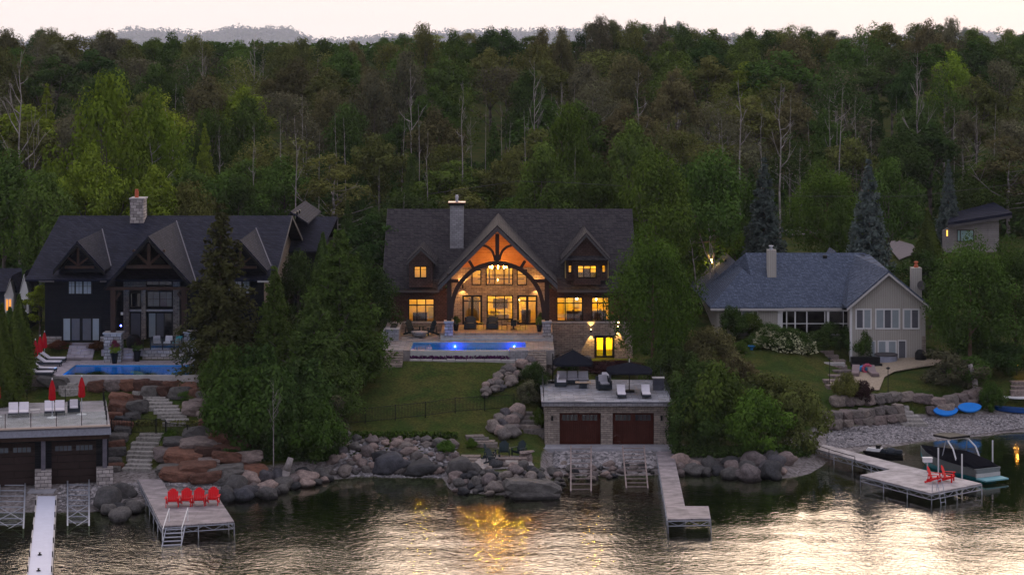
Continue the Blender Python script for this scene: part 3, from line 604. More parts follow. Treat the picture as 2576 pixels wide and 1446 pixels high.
gable_roof(rf, d0, d1, da, dz, dz, dz1, 191.5, yroof(dz), .1, yroof(dz1))
e0, e1, ea, e2, e3 = X(1412, 191.7), X(1537, 191.7), X(1475, 191.7), Z(657, 191.7), Z(588, 191.7)
gable_roof(rf, e0, e1, ea, e2, e2, e3, 191.6, yroof(e2), .12, yroof(e3))
rf.poly([(e0+.25, 191.45, Z(655, 191.5)), (e1-.25, 191.45, Z(655, 191.5)), (e1-.5, 192.5, Z(640, 192.5)), (e0+.5, 192.5, Z(640, 192.5))], (0, 0, .08))
roof = rf.build('roof', m_roof_b, mh)
rake(MB(), xg0, xg1, xga, zg0, zg1, zga, 187, .36, .1).build('bargeboard', m_fascia, mh); rake(MB(), d0, d1, da, dz, dz, dz1, 191.5, .2, .06).build('bargeboard', m_fascia, mh); rake(MB(), e0, e1, ea, e2, e2, e3, 191.6, .24, .06).build('bargeboard', m_fascia, mh)
MB().box(xl-.2, xg0-.05, 192.2, 192.29, ez-.16, ez+.05).build('gutter', m_fascia, mh); MB().box(xg1+.05, xr+.2, 192.2, 192.29, ez-.16, ez+.05).build('gutter', m_fascia, mh)
MB().poly([(xl-.24, 192.3, ez-.1), (xl-.24, 201, rz_-.1), (xl-.24, 201, rz_+.14), (xl-.24, 192.3, ez+.14)], (.04, 0, 0)).build('bargeboard', m_fascia, mh)
# gable wood ceiling inside the porch
cb = MB(); cb.poly([(xg0+.15, 187.1, zg0-.03+.0), (xga, 187.1, zga-.12), (xga, YW, zga-.12), (xg0+.15, YW, zg0-.03)], (0, 0, .08)); cb.poly([(xga, 187.1, zga-.12), (xg1-.15, 187.1, zg1-.03), (xg1-.15, YW, zg1-.03), (xga, YW, zga-.12)], (0, 0, .08))
cb.build('porch_ceiling', m_ceil, mh)
# facade walls
WL = px(1027, 1093, 750.6, 810, YW); WR1 = px(1400, 1466, 747, 808, YW); WR2 = px(1487.6, 1534, 747, 807, YW)
DL = px(1163, 1213, 742.5, 816, YW); WC = px(1224.6, 1291, 742.5, 804, YW); DR = px(1301, 1352, 742.5, 816, YW)
U1 = px(1186.5, 1211, 678, 717, YW); U2 = px(1222, 1291, 672, 717, YW); U3 = px(1300, 1326, 678, 717, YW); BD = px(1495.4, 1545.7, 843.5, 899.5, YW)
pl, pr = X(1130, YW), X(1376, YW); zbase = Z(808.5, YW)
wall(MB(), wl, pl, zbase, ez+.1, YW, .3, [WL]).build('siding_wall', m_side_b, mh); wall(MB(), pr, wr, zbase, ez+.1, YW, .3, [WR1, WR2]).build('siding_wall', m_side_b, mh)
for xx, a in ((wl, wl+.3), (wr-.3, wr)): MB().poly([(xx, YW+.3, zbase), (xx, 209, zbase), (xx, 209, ez+.1), (xx, 201, rz_-.05), (xx, YW+.3, ez+.3)], (.3, 0, 0)).build('siding_wall', m_side_b, mh)
w2 = MB(); wall(w2, pl, pr, ZT, Z(672, YW), YW, .3, [DL, WC, DR, U1, U2, U3]); w2.box(wl-.05, pl-.002, YW-.06, YW+.3, 5, zbase-.002); 
wall(w2, pr+.002, wr+.05, 3.6, zbase-.002, YW-.06, .36, [(BD[0], BD[1], 3.6, BD[3])]); w2.box(wr-.31, wr+.05, YW+.31, 209, 3.6, zbase-.002); w2.box(wl-.05, wl+.3, YW+.31, 209, 4, zbase-.002)
w2.build('stone_wall', m_stone, mh)
MB().poly([(X(1145, YW-1.2), YW-1.2, Z(672, YW-1.2)), (X(1355, YW-1.2), YW-1.2, Z(672, YW-1.2)), (xga, YW-1.2, zga-.2)], (0, .1, 0)).build('gable_boards', m_ceil, mh)
MB().box(wl-.1, pl-.05, YW-.14, YW-.061, zbase-.12, zbase+.02).build('stone_ledge', m_cap, mh); MB().box(pr+.1, wr+.1, YW-.14, YW-.061, zbase-.12, zbase+.02).build('stone_ledge', m_cap, mh)
t3 = [(1/3, .09), (2/3, .09)]
for r, ro in ((WL, [(.72, .10)]), (WR1, [(.75, .10)]), (WR2, [(.75, .1)]), (WC, [(.71, .10)])): window(mh, r, YW, t3, ro)
window(mh, U1, YW, [], []); window(mh, U2, YW, t3, [(.5, .04)]); window(mh, U3, YW, [], [(.5, .04)])
for r in (DL, DR): window(mh, r, YW, [(.5, .22)], [(.80, .10)], fw=.16, name='french_door')
window(mh, BD, YW-.06, [(.5, .28)], [], fw=.2, name='basement_door')
s = m_sofa; f = m_furn
room(mh, WL, YW, 3.2, 26, furn=[(.15, .7, 1.2, 2, 0, .75, f), (.72, .98, 2.6, 3.1, 0, 1.1, s)], zl=.85)
room(mh, (WC[0]-2.0, WC[1]+2.0, ZT+.05, WC[3]), YW, 4.0, 32, 3, [(.33, .62, .8, 1.6, 0, .85, s), (.36, .5, 1.7, 2.2, .85, 1.05, s), (.05, .2, 3.2, 3.9, 0, 2.0, f), (.40, .60, 3.8, 3.95, 1.1, 1.9, f), (.8, .93, 1.2, 2.0, 0, 1.2, f), (.68, .72, 3, 3.3, 0, 2.6, f)])
room(mh, (U1[0], U3[1], U1[2], U2[3]), YW, 3.0, 24, 2, [(.1, .95, 2.2, 2.3, .35, .42, f), (.1, .95, 2.2, 2.3, .75, .82, f), (.3, .33, 2.2, 2.3, 0, 1.6, f), (.66, .69, 2.2, 2.3, 0, 1.6, f)], zl=.6)
room(mh, (WR1[0], WR2[1], WR1[2], WR1[3]), YW, 3.6, 36, 2, [(.2, .95, 1.5, 2.2, 0, .8, f), (.15, .24, 3.3, 3.55, 0, 1.9, s), (.32, .44, 3.4, 3.55, .9, 1.7, s), (.3, .34, .8, 1.1, .4, 1.0, f), (.55, .6, .8, 1.1, .4, 1.0, f), (.8, .84, .8, 1.1, .4, 1.0, f)])
room(mh, BD, YW, 2.2, 60, 1, [(.05, .95, 1.7, 2.1, 0, .4, f)], zl=.6)
for u, v in ((1451, 751), (1501, 753), (1304, 755)):        # pendant lamps inside
    c = Vector((X(u, YW+.9), YW+.9, Z(v, YW+.9))); b = MB(); b.lathe(c, [(.02, .11), (.09, .07), (.12, 0), (.09, -.07), (.02, -.11)], 10); b.build('pendant_lamp', m_bulb, mh)
# dormers
D1 = px(1041, 1074.5, 669, 700, 191.75); dw = MB(); wall(dw, X(1029, 191.75), X(1088, 191.75), Z(722, 191.75), Z(660, 191.75), 191.75, .2, [D1])
dw.poly([(X(1029, 191.75), 191.75, Z(660, 191.75)), (X(1088, 191.75), 191.75, Z(660, 191.75)), (da, 191.75, dz1-.12)], (0, .2, 0)); dw.box(X(1029, 191.75), X(1029, 191.75)+.1, 191.95, 195.2, dz-2.2, dz); dw.box(X(1088, 191.75)-.1, X(1088, 191.75), 191.95, 195.2, dz-2.2, dz)
dw.build('dormer', m_side_b, mh); window(mh, D1, 191.75, [(.5, .12)], [(.72, .04)]); room(mh, D1, 191.75, 1.8, 9, zl=.8)
D2 = px(1452, 1501, 667, 699, 192.0); D3 = px(1429, 1438.5, 667, 686, 192.4); D4 = px(1514, 1524, 667, 686, 192.4)
dw = MB(); wall(dw, X(1443, 192), X(1511, 192), Z(716, 192), Z(655, 192), 192, .2, [D2]); wall(dw, X(1424, 192.4), X(1443, 192.4)+.02, Z(705, 192.4), Z(655, 192.4), 192.4, .2, [D3]); wall(dw, X(1511, 192.4)-.02, X(1529, 192.4), Z(705, 192.4), Z(655, 192.4), 192.4, .2, [D4])
dw.poly([(e0+.5, 192.1, Z(648, 192)), (e1-.5, 192.1, Z(648, 192)), (ea, 192.1, e3-.15)], (0, .15, 0)); dw.box(X(1424, 192.4), X(1424, 192.4)+.1, 192.6, 196, Z(705, 192.4), e2); dw.box(X(1529, 192.4)-.1, X(1529, 192.4), 192.6, 196, Z(705, 192.4), e2)
dw.build('dormer', m_side_b, mh); window(mh, D2, 192, t3, [(.72, .04)]); window(mh, D3, 192.4, [], [(.7, .04)], fw=.06); window(mh, D4, 192.4, [], [(.7, .04)], fw=.06)
room(mh, (D3[0], D4[1], D2[2], D2[3]), 192.45, 1.6, 16, 2, [(.4, .6, 1.0, 1.3, 0, .7, f)], zl=.8)
# chimney
cy = 196.6; c0, c1 = X(1132, cy), X(1166, cy); ch = MB(); ch.box(c0, c1, cy, cy+1.3, ez+2.5, Z(518, cy)).build('chimney', m_stone_g, roof)
MB().box(c0-.12, c1+.12, cy-.12, cy+1.42, Z(517.5, cy), Z(511, cy)).build('chimney_cap', m_black, roof); MB().box(c0-.16, c1+.16, cy-.16, cy+1.46, Z(511, cy)+.002, Z(509, cy)).build('cap_flashing', M('copper', (.42, .22, .14), .4, 0, metal=.4), roof)
MB().lathe((X(1149, cy), cy+.6, Z(509, cy)), [(.13, 0), (.13, .4), (.16, .45), (.13, .5), (.12, .62)], 10).build('flue_pipe', m_metal, roof)
# timber frame: posts, arch, king post, braces
tb = MB()
for u in (1130, 1376): tb.box(X(u, 187.3)-.2, X(u, 187.3)+.2, 187.3, 187.7, Z(809, 187.3), Z(706, 187.3)+.6)
tb.build('timber_post', m_timber, mh)
def arc(name, pts, w, th=.3, y=187.25):
    m = MB(); q = [Vector((X(u, y), y, Z(v, y))) for u, v in pts]
    # smooth by Catmull-Rom
    qq = [q[0]]+q+[q[-1]]; fine = []
    for i in range(1, len(qq)-2):
        for k in range(5):
            t = k/5; a, b, c, d = qq[i-1:i+3]
            fine.append(.5*((2*b)+(c-a)*t+(2*a-5*b+4*c-d)*t*t+(3*b-a-3*c+d)*t**3))
    fine.append(q[-1]); n = len(fine); vs = []
    for i, p in enumerate(fine):
        d = (fine[min(n-1, i+1)]-fine[max(0, i-1)]).normalized(); s_ = Vector((-d.z, 0, d.x))*w/2
        vs += [p+s_, p-s_, p-s_+Vector((0, th, 0)), p+s_+Vector((0, th, 0))]
    fs = [(0, 1, 2, 3), tuple((n-1)*4+k for k in (3, 2, 1, 0))]
    for i in range(n-1):
        for k in range(4): fs.append((i*4+k, (i+1)*4+k, (i+1)*4+(k+1) % 4, i*4+(k+1) % 4))
    m.add(vs, fs); return m.build(name, m_timber, mh)
arc('timber_arch', [(1135, 800), (1139, 757), (1155, 716), (1187, 682), (1221, 667), (1251, 662), (1281, 667), (1315, 682), (1348, 716), (1364, 757), (1369, 800)], .36)
arc('curved_brace', [(1215, 617), (1229, 623), (1240, 635), (1246, 655)], .2, .22, 187.28); arc('curved_brace', [(1287, 617), (1273, 623), (1262, 635), (1256, 655)], .2, .22, 187.28)
MB().box(X(1246, 187.25), X(1256, 187.25), 187.22, 187.5, Z(660, 187.25), Z(588, 187.25)).build('king_post', m_timber, mh)
st = MB()
for a, b in (((1180, 656), (1192, 676)), ((1321, 656), (1309, 676))): st.beam((X(a[0], 187.3), 187.4, Z(a[1], 187.3)), (X(b[0], 187.3), 187.4, Z(b[1], 187.3)), .26, .24)
st.build('strut', m_timber, mh)
MB().box(X(1125, 187.4), X(1153, 187.4), 187.42, 187.7, Z(711, 187.4), Z(703, 187.4)).build('tie_beam', m_timber, mh); MB().box(X(1343, 187.4), X(1381, 187.4), 187.42, 187.7, Z(711, 187.4), Z(703, 187.4)).build('tie_beam', m_timber, mh)
for u in (1129, 1375.5):
    a = X(u, 187); p = MB().box(a-.36, a+.36, 186.98, 187.9, ZT-.3, Z(812, 187)).build('stone_pier', m_stone_p, mh); MB().box(a-.42, a+.42, 186.92, 187.96, Z(812, 187), Z(808, 187)).build('pier_cap', m_cap, p)
# lights of the porch: sconces washing the stone, downlights in the gable, chandelier
for u in (1164, 1349.5):
    c = Vector((X(u, YW-.15), YW-.15, Z(720, YW))); sc_ = MB().box(c.x-.07, c.x+.07, c.y-.06, c.y+.08, c.z-.16, c.z+.16).build('wall_sconce', m_blackm, mh)
    lamp('sconce_light', c+Vector((0, -.12, .25)), 100, (1, .50, .14), .05, mh, 'SPOT', (R(180-12), 0, 0), spot=120); lamp('sconce_light', c+Vector((0, -.12, -.25)), 90, (1, .50, .14), .05, mh, 'SPOT', (R(12), 0, 0), spot=100)
for u, v in ((1486.6, 832), (1554.4, 824)):
    c = Vector((X(u, YW-.2), YW-.2, Z(v, YW))); MB().box(c.x-.06, c.x+.06, c.y-.06, c.y+.14, c.z-.13, c.z+.13).build('wall_sconce', m_blackm, mh)
    MB().box(c.x-.05, c.x+.05, c.y-.05, c.y+.05, c.z+.131, c.z+.15).build('sconce_bulb', m_bulb, mh)
    lamp('sconce_light', c+Vector((0, -.05, .2)), 260, (1, .58, .16), .03, mh, 'SPOT', (R(180-8), 0, 0), spot=62); lamp('sconce_light', c+Vector((0, -.05, -.2)), 260, (1, .58, .16), .03, mh, 'SPOT', (R(8), 0, 0), spot=62)
chn = MB(); cc_ = Vector((X(1253, 190), 190, Z(675, 190))); chn.cyl(cc_, cc_+Vector((0, 0, 3.0)), .02); chn.tube([cc_+Vector((math.cos(a)*.72, math.sin(a)*.72, 0)) for a in [i*math.pi/8 for i in range(17)]], .025, 5)
cho = chn.build('chandelier', m_blackm, mh); cbm = MB()
for i in range(8): a = i*math.pi/4; cbm.lathe(cc_+Vector((math.cos(a)*.72, math.sin(a)*.72, .03)), [(.02, 0), (.055, .06), (.05, .14), (.015, .2)], 6)
cbm.build('bulb', glow('chandelier_bulb', (1, .50, .12), 55), cho); lamp('chandelier_light', cc_+Vector((0, 0, .35)), 200, (1, .50, .09), .05, mh)
lamp('uplight', (xga-3.4, 190, 11.3), 110, (1, .38, .07), .04, mh); lamp('uplight', (xga+3.4, 190, 11.3), 110, (1, .38, .07), .04, mh); lamp('porch_light', (xga, 189.5, 10.6), 170, (1, .52, .10), .04, mh)
MB().cyl((X(1274, 187.6), 187.6, Z(667, 187.6)), (X(1284, 187.6), 187.6, Z(671, 187.6)), .05).build('strip_light', m_bulb, mh); lamp('side_light', (wl-.4, YW+2, ez-.4), 8, (1, .65, .2), .05, mh)
# terrace, steps, pool of the brown house
ter = thing('stone_terrace', 'raised stone terrace with long steps under the arched porch', 'terrace', (X(1250, 190), 190, 5))
MB().box(X(1108, 187.4), X(1391, 187.4), 187.4, YW-.07, 5.2, ZT).build('paving', plan_planks('terrace_flag', (.30, .22, .18), (.22, .165, .14), (.10, .08, .07), 0, .6, .9, .02, .75, 1.2, 2), ter)
for k in range(2): MB().box(X(1108, 187), X(1391, 187), 187.4-.28*(k+1), 187.4-.28*k-.004, 5.2, ZT-.17*(k+1)).build('step', m_cap, ter)
PD = 6.4
pd = thing('pool_deck', 'grey stone deck surrounding the long lit pool', 'pool deck', (X(1180, 184), 184, 5))
px0, px1 = X(1041, 186.6), X(1321, 186.6); pb, pf = 186.6, 181.3
m = MB(); m.box(X(962, 184), px0-.05, pf, pb, 5.2, PD); m.box(X(962, 184), X(1108, 187), pb+.004, YW-.07, 5.2, PD+.04); m.box(X(1108, 187)+.01, X(1391, 187), pb+.002, 186.83, 5.2, PD-.004); m.box(px1+.05, X(1391, 187), pf, pb-.004, 5.2, PD); m.build('paving', m_flag, pd)
m = MB(); m.box(px0-.04, px1+.04, pb-.3, pb, 5.0, PD-.02); m.build('coping', m_cap, pd)
pw_ = thing('swimming_pool', 'long narrow blue pool with two glowing blue lights and an overflow front edge', 'swimming pool', (X(1180, 184), 184, 5))
liner = M('pool_liner', (.10, .40, .62), .5, .12, 1.5)
m = MB(); m.box(px0, px1, pf+.32, pb-.31, 5.05, 5.15); m.box(px0, px1, pb-.31, pb-.301, 5.15, PD-.05); m.box(px0-.03, px0, pf+.3, pb-.3, 5.1, PD-.05); m.box(px1, px1+.03, pf+.3, pb-.3, 5.1, PD-.05); m.box(px0, px1, pf+.3, pf+.319, 5.15, PD-.07); m.build('basin', liner, pw_)
m = MB(); m.box(px0-.04, X(1281, pf), pf, pf+.29, 5.3, PD-.04).build('overflow_wall', M('weir_pale', (.42, .42, .40), .5, .1), pw_)
def poolwater(name, tint):
    mm = bpy.data.materials.new(name); mm.use_nodes = True; t = mm.node_tree; t.nodes.clear(); o = nd(t, 'ShaderNodeOutputMaterial'); x = nd(t, 'ShaderNodeMixShader')
    a = nd(t, 'ShaderNodeBsdfTransparent'); g = nd(t, 'ShaderNodeBsdfGlossy'); fr = nd(t, 'ShaderNodeFresnel'); fr.inputs[0].default_value = 1.33; a.inputs[0].default_value = (*tint, 1); g.inputs['Roughness'].default_value = .03
    n = nd(t, 'ShaderNodeTexNoise'); n.inputs['Scale'].default_value = 2; b = nd(t, 'ShaderNodeBump'); b.inputs['Distance'].default_value = .012; t.links.new(coords(t), n.inputs['Vector']); t.links.new(n.outputs['Fac'], b.inputs['Height']); t.links.new(b.outputs[0], g.inputs['Normal'])
    t.links.new(fr.outputs[0], x.inputs[0]); t.links.new(a.outputs[0], x.inputs[1]); t.links.new(g.outputs[0], x.inputs[2]); t.links.new(x.outputs[0], o.inputs[0]); return mm
pwm = poolwater('pool_water', (.85, .95, 1)); m = MB(); m.add([(px0, pf+.3, PD-.06), (px1, pf+.3, PD-.06), (px1, pb-.3, PD-.06), (px0, pb-.3, PD-.06)], [(0, 1, 2, 3)]); m.build('water', pwm, pw_)
for u in (1144.5, 1293.5):
    c = Vector((X(u, pb-.4), pb-.40, PD-.38)); MB().cyl(c, c+Vector((0, .08, 0)), .055, .055, 12).build('pool_light', glow('pool_bulb', (.35, .4, 1), 30), pw_); lamp('pool_glow', c+Vector((0, -.35, 0)), 60, (.02, .05, 1), .1, pw_)
for x_ in (px0+1.2, px0+3.6, px0+6, px1-1.5): lamp('pool_glow', (x_, pf+.5, 5.85), 55, (.12, .52, .95), .05, pw_)
sp_ = thing('spa', 'square stone spa box at the right end of the lit pool', 'spa', (X(1300, 181), 181, 5)); m = MB(); m.box(X(1281.5, 181), X(1330, 181), 180.9, pf+1.6, 5.2, PD+.02).build('stone_box', m_stone_g, sp_)
fl = thing('stone_border', 'low pale block border along the foot of the pool wall', 'stone edging', (X(1160, 180.4), 180.4, 5.2)); x_ = X(1030, 180.4)
rr = random.Random(3)
while x_ < X(1330, 180.4): w_ = rr.uniform(.7, 1.5); MB().box(x_, x_+w_-.04, 180.3, 180.75, 5.3, 5.75+rr.uniform(-.03, .03)).build('block', m_cap, fl, bevel=.03); x_ += w_
for u0_, u1_, v0_, lab in ((967, 1013, 884, 'brick-like stone steps left of the lit pool'), (1328.5, 1374, 879, 'stone steps right of the lit pool down to the lawn')):
    st_ = thing('garden_steps', lab, 'steps', (X((u0_+u1_)/2, 180), 180, 5), group=None)
    for k in range(6): MB().box(X(u0_, 180), X(u1_, 180), 179.0+.36*k, 179.0+.36*(k+1), 5, 5.52+.16*k).build('step', m_stone, st_)
# ================================================================ charcoal house, left
LY = 180.0; LG = 7.2
lh = thing('charcoal_house', 'dark charcoal sided two storey house with gabled dormers and pale stone chimney', 'house', (X(420, LY), LY, 7))
le = Z(708, 179.3); lr = Z(547, 193); ls = (lr-le)/(193-179.3); lx0, lx1 = X(150, 193), X(734, 193)
def lyr(z): return 179.3+(z-le)/ls
m = MB(); m.poly([(lx0, 179.3, le), (lx1, 179.3, le), (lx1, 193, lr), (lx0, 193, lr)], (0, 0, .16)); m.poly([(lx1, 206.7, le), (lx0, 206.7, le), (lx0, 193, lr), (lx1, 193, lr)], (0, 0, .16))
g1 = (X(134, 179), X(263, 179), X(194.5, 179), Z(684, 179), Z(684, 179), Z(610, 179)); gable_roof(m, *g1, 178.9, lyr(g1[3]), .14, lyr(g1[5]))
g2 = (X(264, 177), X(487, 177), X(373.5, 177), Z(722, 177), Z(722, 177), Z(598, 177)); gable_roof(m, *g2, 176.8, lyr(g2[3]), .14, lyr(g2[5]))
g3 = (X(536, 179), X(672, 179), X(604, 179), Z(684, 179), Z(684, 179), Z(608, 179)); gable_roof(m, *g3, 178.9, lyr(g3[3]), .14, lyr(g3[5]))
lroof = m.build('roof', m_roof_d, lh)
for g, y in ((g1, 178.9), (g2, 176.8), (g3, 178.9)): rake(MB(), *g, y, .26, .07).build('bargeboard', m_black, lh)
for g in (g1, g2, g3):                                # metal valley flashing on the right of each gable
    y0_, y1_ = lyr(g[3]), lyr(g[5]); MB().beam((g[1], y0_-.05, g[3]+.2), (g[2], y1_-.05, g[5]+.2), .09, .03).build('valley_flashing', M('flashing', (.09, .09, .12), .6, 0), lroof)
rb = MB(); rb.poly([(lx1+.02, 179.3, le-.1), (lx1+.02, 193, lr-.1), (lx1+.02, 193, lr+.18), (lx1+.02, 179.3, le+.18)], (.05, 0, 0)); rb.build('bargeboard', m_fascia, lh)
MB().poly([(lx1+.02, 206.7, le-.1), (lx1+.02, 193.004, lr-.1), (lx1+.02, 193.004, lr+.18), (lx1+.02, 206.7, le+.18)], (.05, 0, 0)).build('bargeboard', m_fascia, lh)
lwl = X(113, LY); lwr = lx1-1.0; po0, po1 = X(291, LY), X(470, LY)
m = MB(); wall(m, lwl, po0, LG+.4, le+.1, LY, .3, []); m.build('siding_wall', m_side_d, lh); m = MB(); wall(m, po1, lwr, LG, le+.1, LY, .3, []); m.build('siding_wall', m_side_d, lh)
m = MB(); m.poly([(lwr, LY+.31, LG), (lwr, 205.5, LG), (lwr, 205.5, le+.3), (lwr, 193, lr-.2), (lwr, LY+.31, le+.3)], (-.3, 0, 0)); m.build('gable_wall', m_side_t, lh)
for g, y in ((g1, 179.5), (g3, 179.5)): MB().poly([(g[0]+.35, y, g[3]-.1), (g[1]-.35, y, g[3]-.1), (g[2], y, g[5]-.3)], (0, .3, 0)).build('gable_boards', m_side_d, lh)
for g in (g1, g3):                                    # little timber truss in each gable
    t = MB(); zb_ = g[3]+.25; t.box(g[0]+.9, g[1]-.9, 179.2, 179.45, zb_, zb_+.2); t.beam((g[2], 179.3, zb_+.2), (g[2], 179.3, g[5]-.5), .18); t.beam((g[2], 179.3, zb_+.25), (g[2]-.9, 179.3, zb_+.95), .15); t.beam((g[2], 179.3, zb_+.25), (g[2]+.9, 179.3, zb_+.95), .15); t.build('gable_truss', m_timber, lh)
# recessed glazed centre with stone columns and heavy truss
yc = 182.5
m = MB(); wall(m, X(291, yc)-.2, X(470, yc)+.5, LG, Z(678, yc), yc, .3); m.poly([(X(318, yc), yc, Z(678, yc)), (X(430, yc), yc, Z(678, yc)), (X(374, yc), yc, Z(615, yc))], (0, .3, 0)); m.build('recessed_wall', m_side_d, lh)
for u0_, u1_, v0_ in ((311, 325, 686), (356, 367, 686), (436, 452, 686)): MB().box(X(u0_, yc-.3), X(u1_, yc-.3), yc-.4, yc-.01, LG, Z(v0_, yc)).build('stone_column', m_stone, lh)
MB().box(X(318, yc), X(366, yc), yc-.3, yc-.02, Z(722, yc), Z(684, yc)).build('stone_column', m_stone, lh)
m_blue_gl = M('reflecting_glass', (.055, .07, .09), .06, .3, .8, spec=.6)
g23 = [(.5, .09)]; mu = [(.25, .03), (.75, .03)]
for r in ((366, 435, 689, 719), (369, 435, 731, 773)): window(lh, px(*r, yc-.05), yc-.05, g23+mu, [(.5, .03)], pane=m_blue_gl, fw=.1)
window(lh, px(327, 356, 735, 773, yc-.05), yc-.05, [], [], pane=m_dglass); MB().box(X(327, yc), X(436, yc), yc-.35, yc-.15, Z(782, yc), Z(777, yc)).build('ledge', m_cap, lh)
window(lh, px(327, 356, 785, 850, yc-.05), yc-.05, [], [], pane=m_blind_d, name='glass_door'); window(lh, px(372, 434, 785, 850, yc-.05), yc-.05, t3, [], pane=[m_blind, m_blind_d, m_dglass], name='glass_door')
for u in (284.5, 463): MB().box(X(u, 177.3)-.2, X(u, 177.3)+.2, 177.2, 177.6, 8.25, Z(728, 177.3)).build('timber_post', m_timber, lh)
m = MB(); m.box(X(262, 177.3), X(484, 177.3), 177.15, 177.55, Z(729, 177.3), Z(722, 177.3)); m.build('timber_beam', m_timber, lh)
m = MB(); zb_ = Z(676, 177); m.box(X(316, 177), X(430, 177), 177.15, 177.4, zb_, zb_+.28); m.beam((g2[2], 177.25, zb_+.28), (g2[2], 177.25, g2[5]-.5), .26); m.beam((g2[2], 177.25, zb_+.3), (g2[2]-1.3, 177.25, zb_+1.5), .2); m.beam((g2[2], 177.25, zb_+.3), (g2[2]+1.3, 177.25, zb_+1.5), .2); m.build('gable_truss', m_timber, lh)
for a, b in (((284, 760), (302, 736)), ((463, 760), (447, 736))): MB().beam((X(a[0], 177.3), 177.4, Z(a[1], 177.3)), (X(b[0], 177.3), 177.4, Z(b[1], 177.3)), .2).build('knee_brace', m_timber, lh)
window(lh, px(171, 232, 699, 741, LY), LY, [(.30, .12), (.62, .12), (.16, .03), (.46, .03), (.80, .03)], [(.5, .03)], pane=[m_blind, m_blind, m_blind])
window(lh, px(568, 630, 699, 740, LY), LY, [(.30, .12), (.66, .12), (.48, .03), (.83, .03)], [(.5, .03)], pane=[m_blind, m_cushw, m_blind])
window(lh, px(155, 254, 796, 860, LY), LY, [(.24, .14), (.5, .25), (.77, .14)], [], pane=[m_blind, m_blind_d, m_blind_d, m_blind], fw=.16, name='sliding_door')
for u0_, u1_ in ((113, 155), (254, 291)): MB().box(X(u0_, LY)-.02, X(u1_, LY), LY-.15, LY-.002, 6.6, Z(846, LY)).build('stone_base', m_stone_p, lh)
MB().box(X(99, 179.3), X(136, 179.3), 179.18, 179.29, le-.06, le+.07).build('gutter', m_fascia, lh); MB().box(X(252, 179.3), X(268, 179.3), 179.18, 179.29, le-.06, le+.07).build('gutter', m_fascia, lh); MB().box(X(648, 179.3), X(700, 179.3), 179.18, 179.29, le-.06, le+.07).build('gutter', m_fascia_w, lh)
cy = 191.2; m = MB(); m.box(X(327, cy), X(361, cy), cy, cy+1.7, lr-2.2, Z(502, cy)).build('chimney', m_stone_p, lroof); MB().box(X(325, cy), X(363.5, cy), cy-.1, cy+1.8, Z(502, cy)+.002, Z(498.5, cy)).build('chimney_cap', m_cap, lroof)
MB().lathe((X(344, cy+.8), cy+.8, Z(498.5, cy)), [(.17, 0), (.17, .5), (.19, .52), (.14, .56), (.16, .72)], 10).build('chimney_pot', m_terra, lroof)
# rear wing with its own roofs
m = MB(); m.poly([(X(733, 205), 200, Z(628, 203)), (X(822, 205), 200, Z(628, 203)), (X(849, 208), 208, Z(549, 208)), (X(745, 208), 208, Z(549, 208))], (0, 0, .15)); m.poly([(X(822, 205), 216, Z(628, 203)), (X(733, 205), 216, Z(628, 203)), (X(745, 208), 208, Z(549, 208)), (X(849, 208), 208, Z(549, 208))], (0, 0, .15)); m.build('rear_roof', m_roof_d, lh)
gable_roof(MB(), X(700, 202), X(780, 202), X(742, 204), Z(580, 202), Z(560, 202), Z(527, 204), 200, 214, .12).build('rear_roof', m_roof_d, lh)
MB().box(X(740, 201), X(817, 201), 201, 215, 7, Z(627, 203)).build('rear_wall', m_side_d, lh)
for k, u in enumerate((735, 741, 747, 753)): MB().box(X(u, 201), X(u, 201)+.12, 200.6, 201.1, Z(548-k*3, 201)+.1, Z(540-k*3, 201)+.1).build('roof_vent', m_blackm, lh)
c = Vector((X(304, 179.9), 179.9, Z(819, 179.9))); MB().lathe(c, [(.02, -.07), (.07, 0), (.02, .07)], 8).build('porch_bulb', glow('blue_bulb', (.08, .12, 1), 30), lh)
for u in (129, 141): MB().lathe((X(u, LY-.1), LY-.1, Z(847-0, LY)), [(.02, 0), (.05, .05), (.02, .1)], 6)
# terrace, pillars, steps
t2 = thing('pool_terrace', 'pale paved pool terrace of the charcoal house', 'terrace', (X(300, 174), 174, 6)); PZ = 6.0
pf0, pb0 = Yz(943, PZ), Yz(917, PZ); qx0, qx1 = X(155, pf0), X(470, pf0); bx0 = X(190, pb0)
m = MB(); m.poly([(X(95, 170), 169.9, 5.0), (X(60, 176), 178, 5.0), (bx0, 178, 5.0), (bx0, pb0, 5), (qx0, pf0, 5), (qx0, 169.9, 5)], (0, 0, PZ-5)); m.build('paving', m_pave, t2)
m = MB(); m.box(bx0+.002, X(520, 175), pb0, 178.6, 5.3, PZ); m.build('paving', m_pave, t2)
m = MB(); m.box(qx0+.002, X(520, 170), 169.9, pf0-.02, 5, PZ+.02); m.box(qx1+.3, X(520, 174), pf0-.01, pb0-.002, 5.3, PZ-.003); m.build('coping', m_cap, t2)
p2 = thing('swimming_pool', 'plain deep blue rectangular pool before the charcoal house', 'swimming pool', (X(300, 173), 173, 5)); ln2 = M('pool_liner_deep', (.03, .27, .55), .5, .12, 1.5)
m = MB(); bs = [(qx0+.04, pf0+.01), (qx1, pf0+.01), (qx1+.27, pb0-.03), (bx0+.04, pb0-.03)]; m.poly([(a, b, 5.1) for a, b in bs], (0, 0, .05))
for (a, b), (c_, d_) in zip(bs, bs[1:]+bs[:1]): m.add([(a, b, 5.1), (c_, d_, 5.1), (c_, d_, PZ-.03), (a, b, PZ-.03)], [(0, 1, 2, 3)])
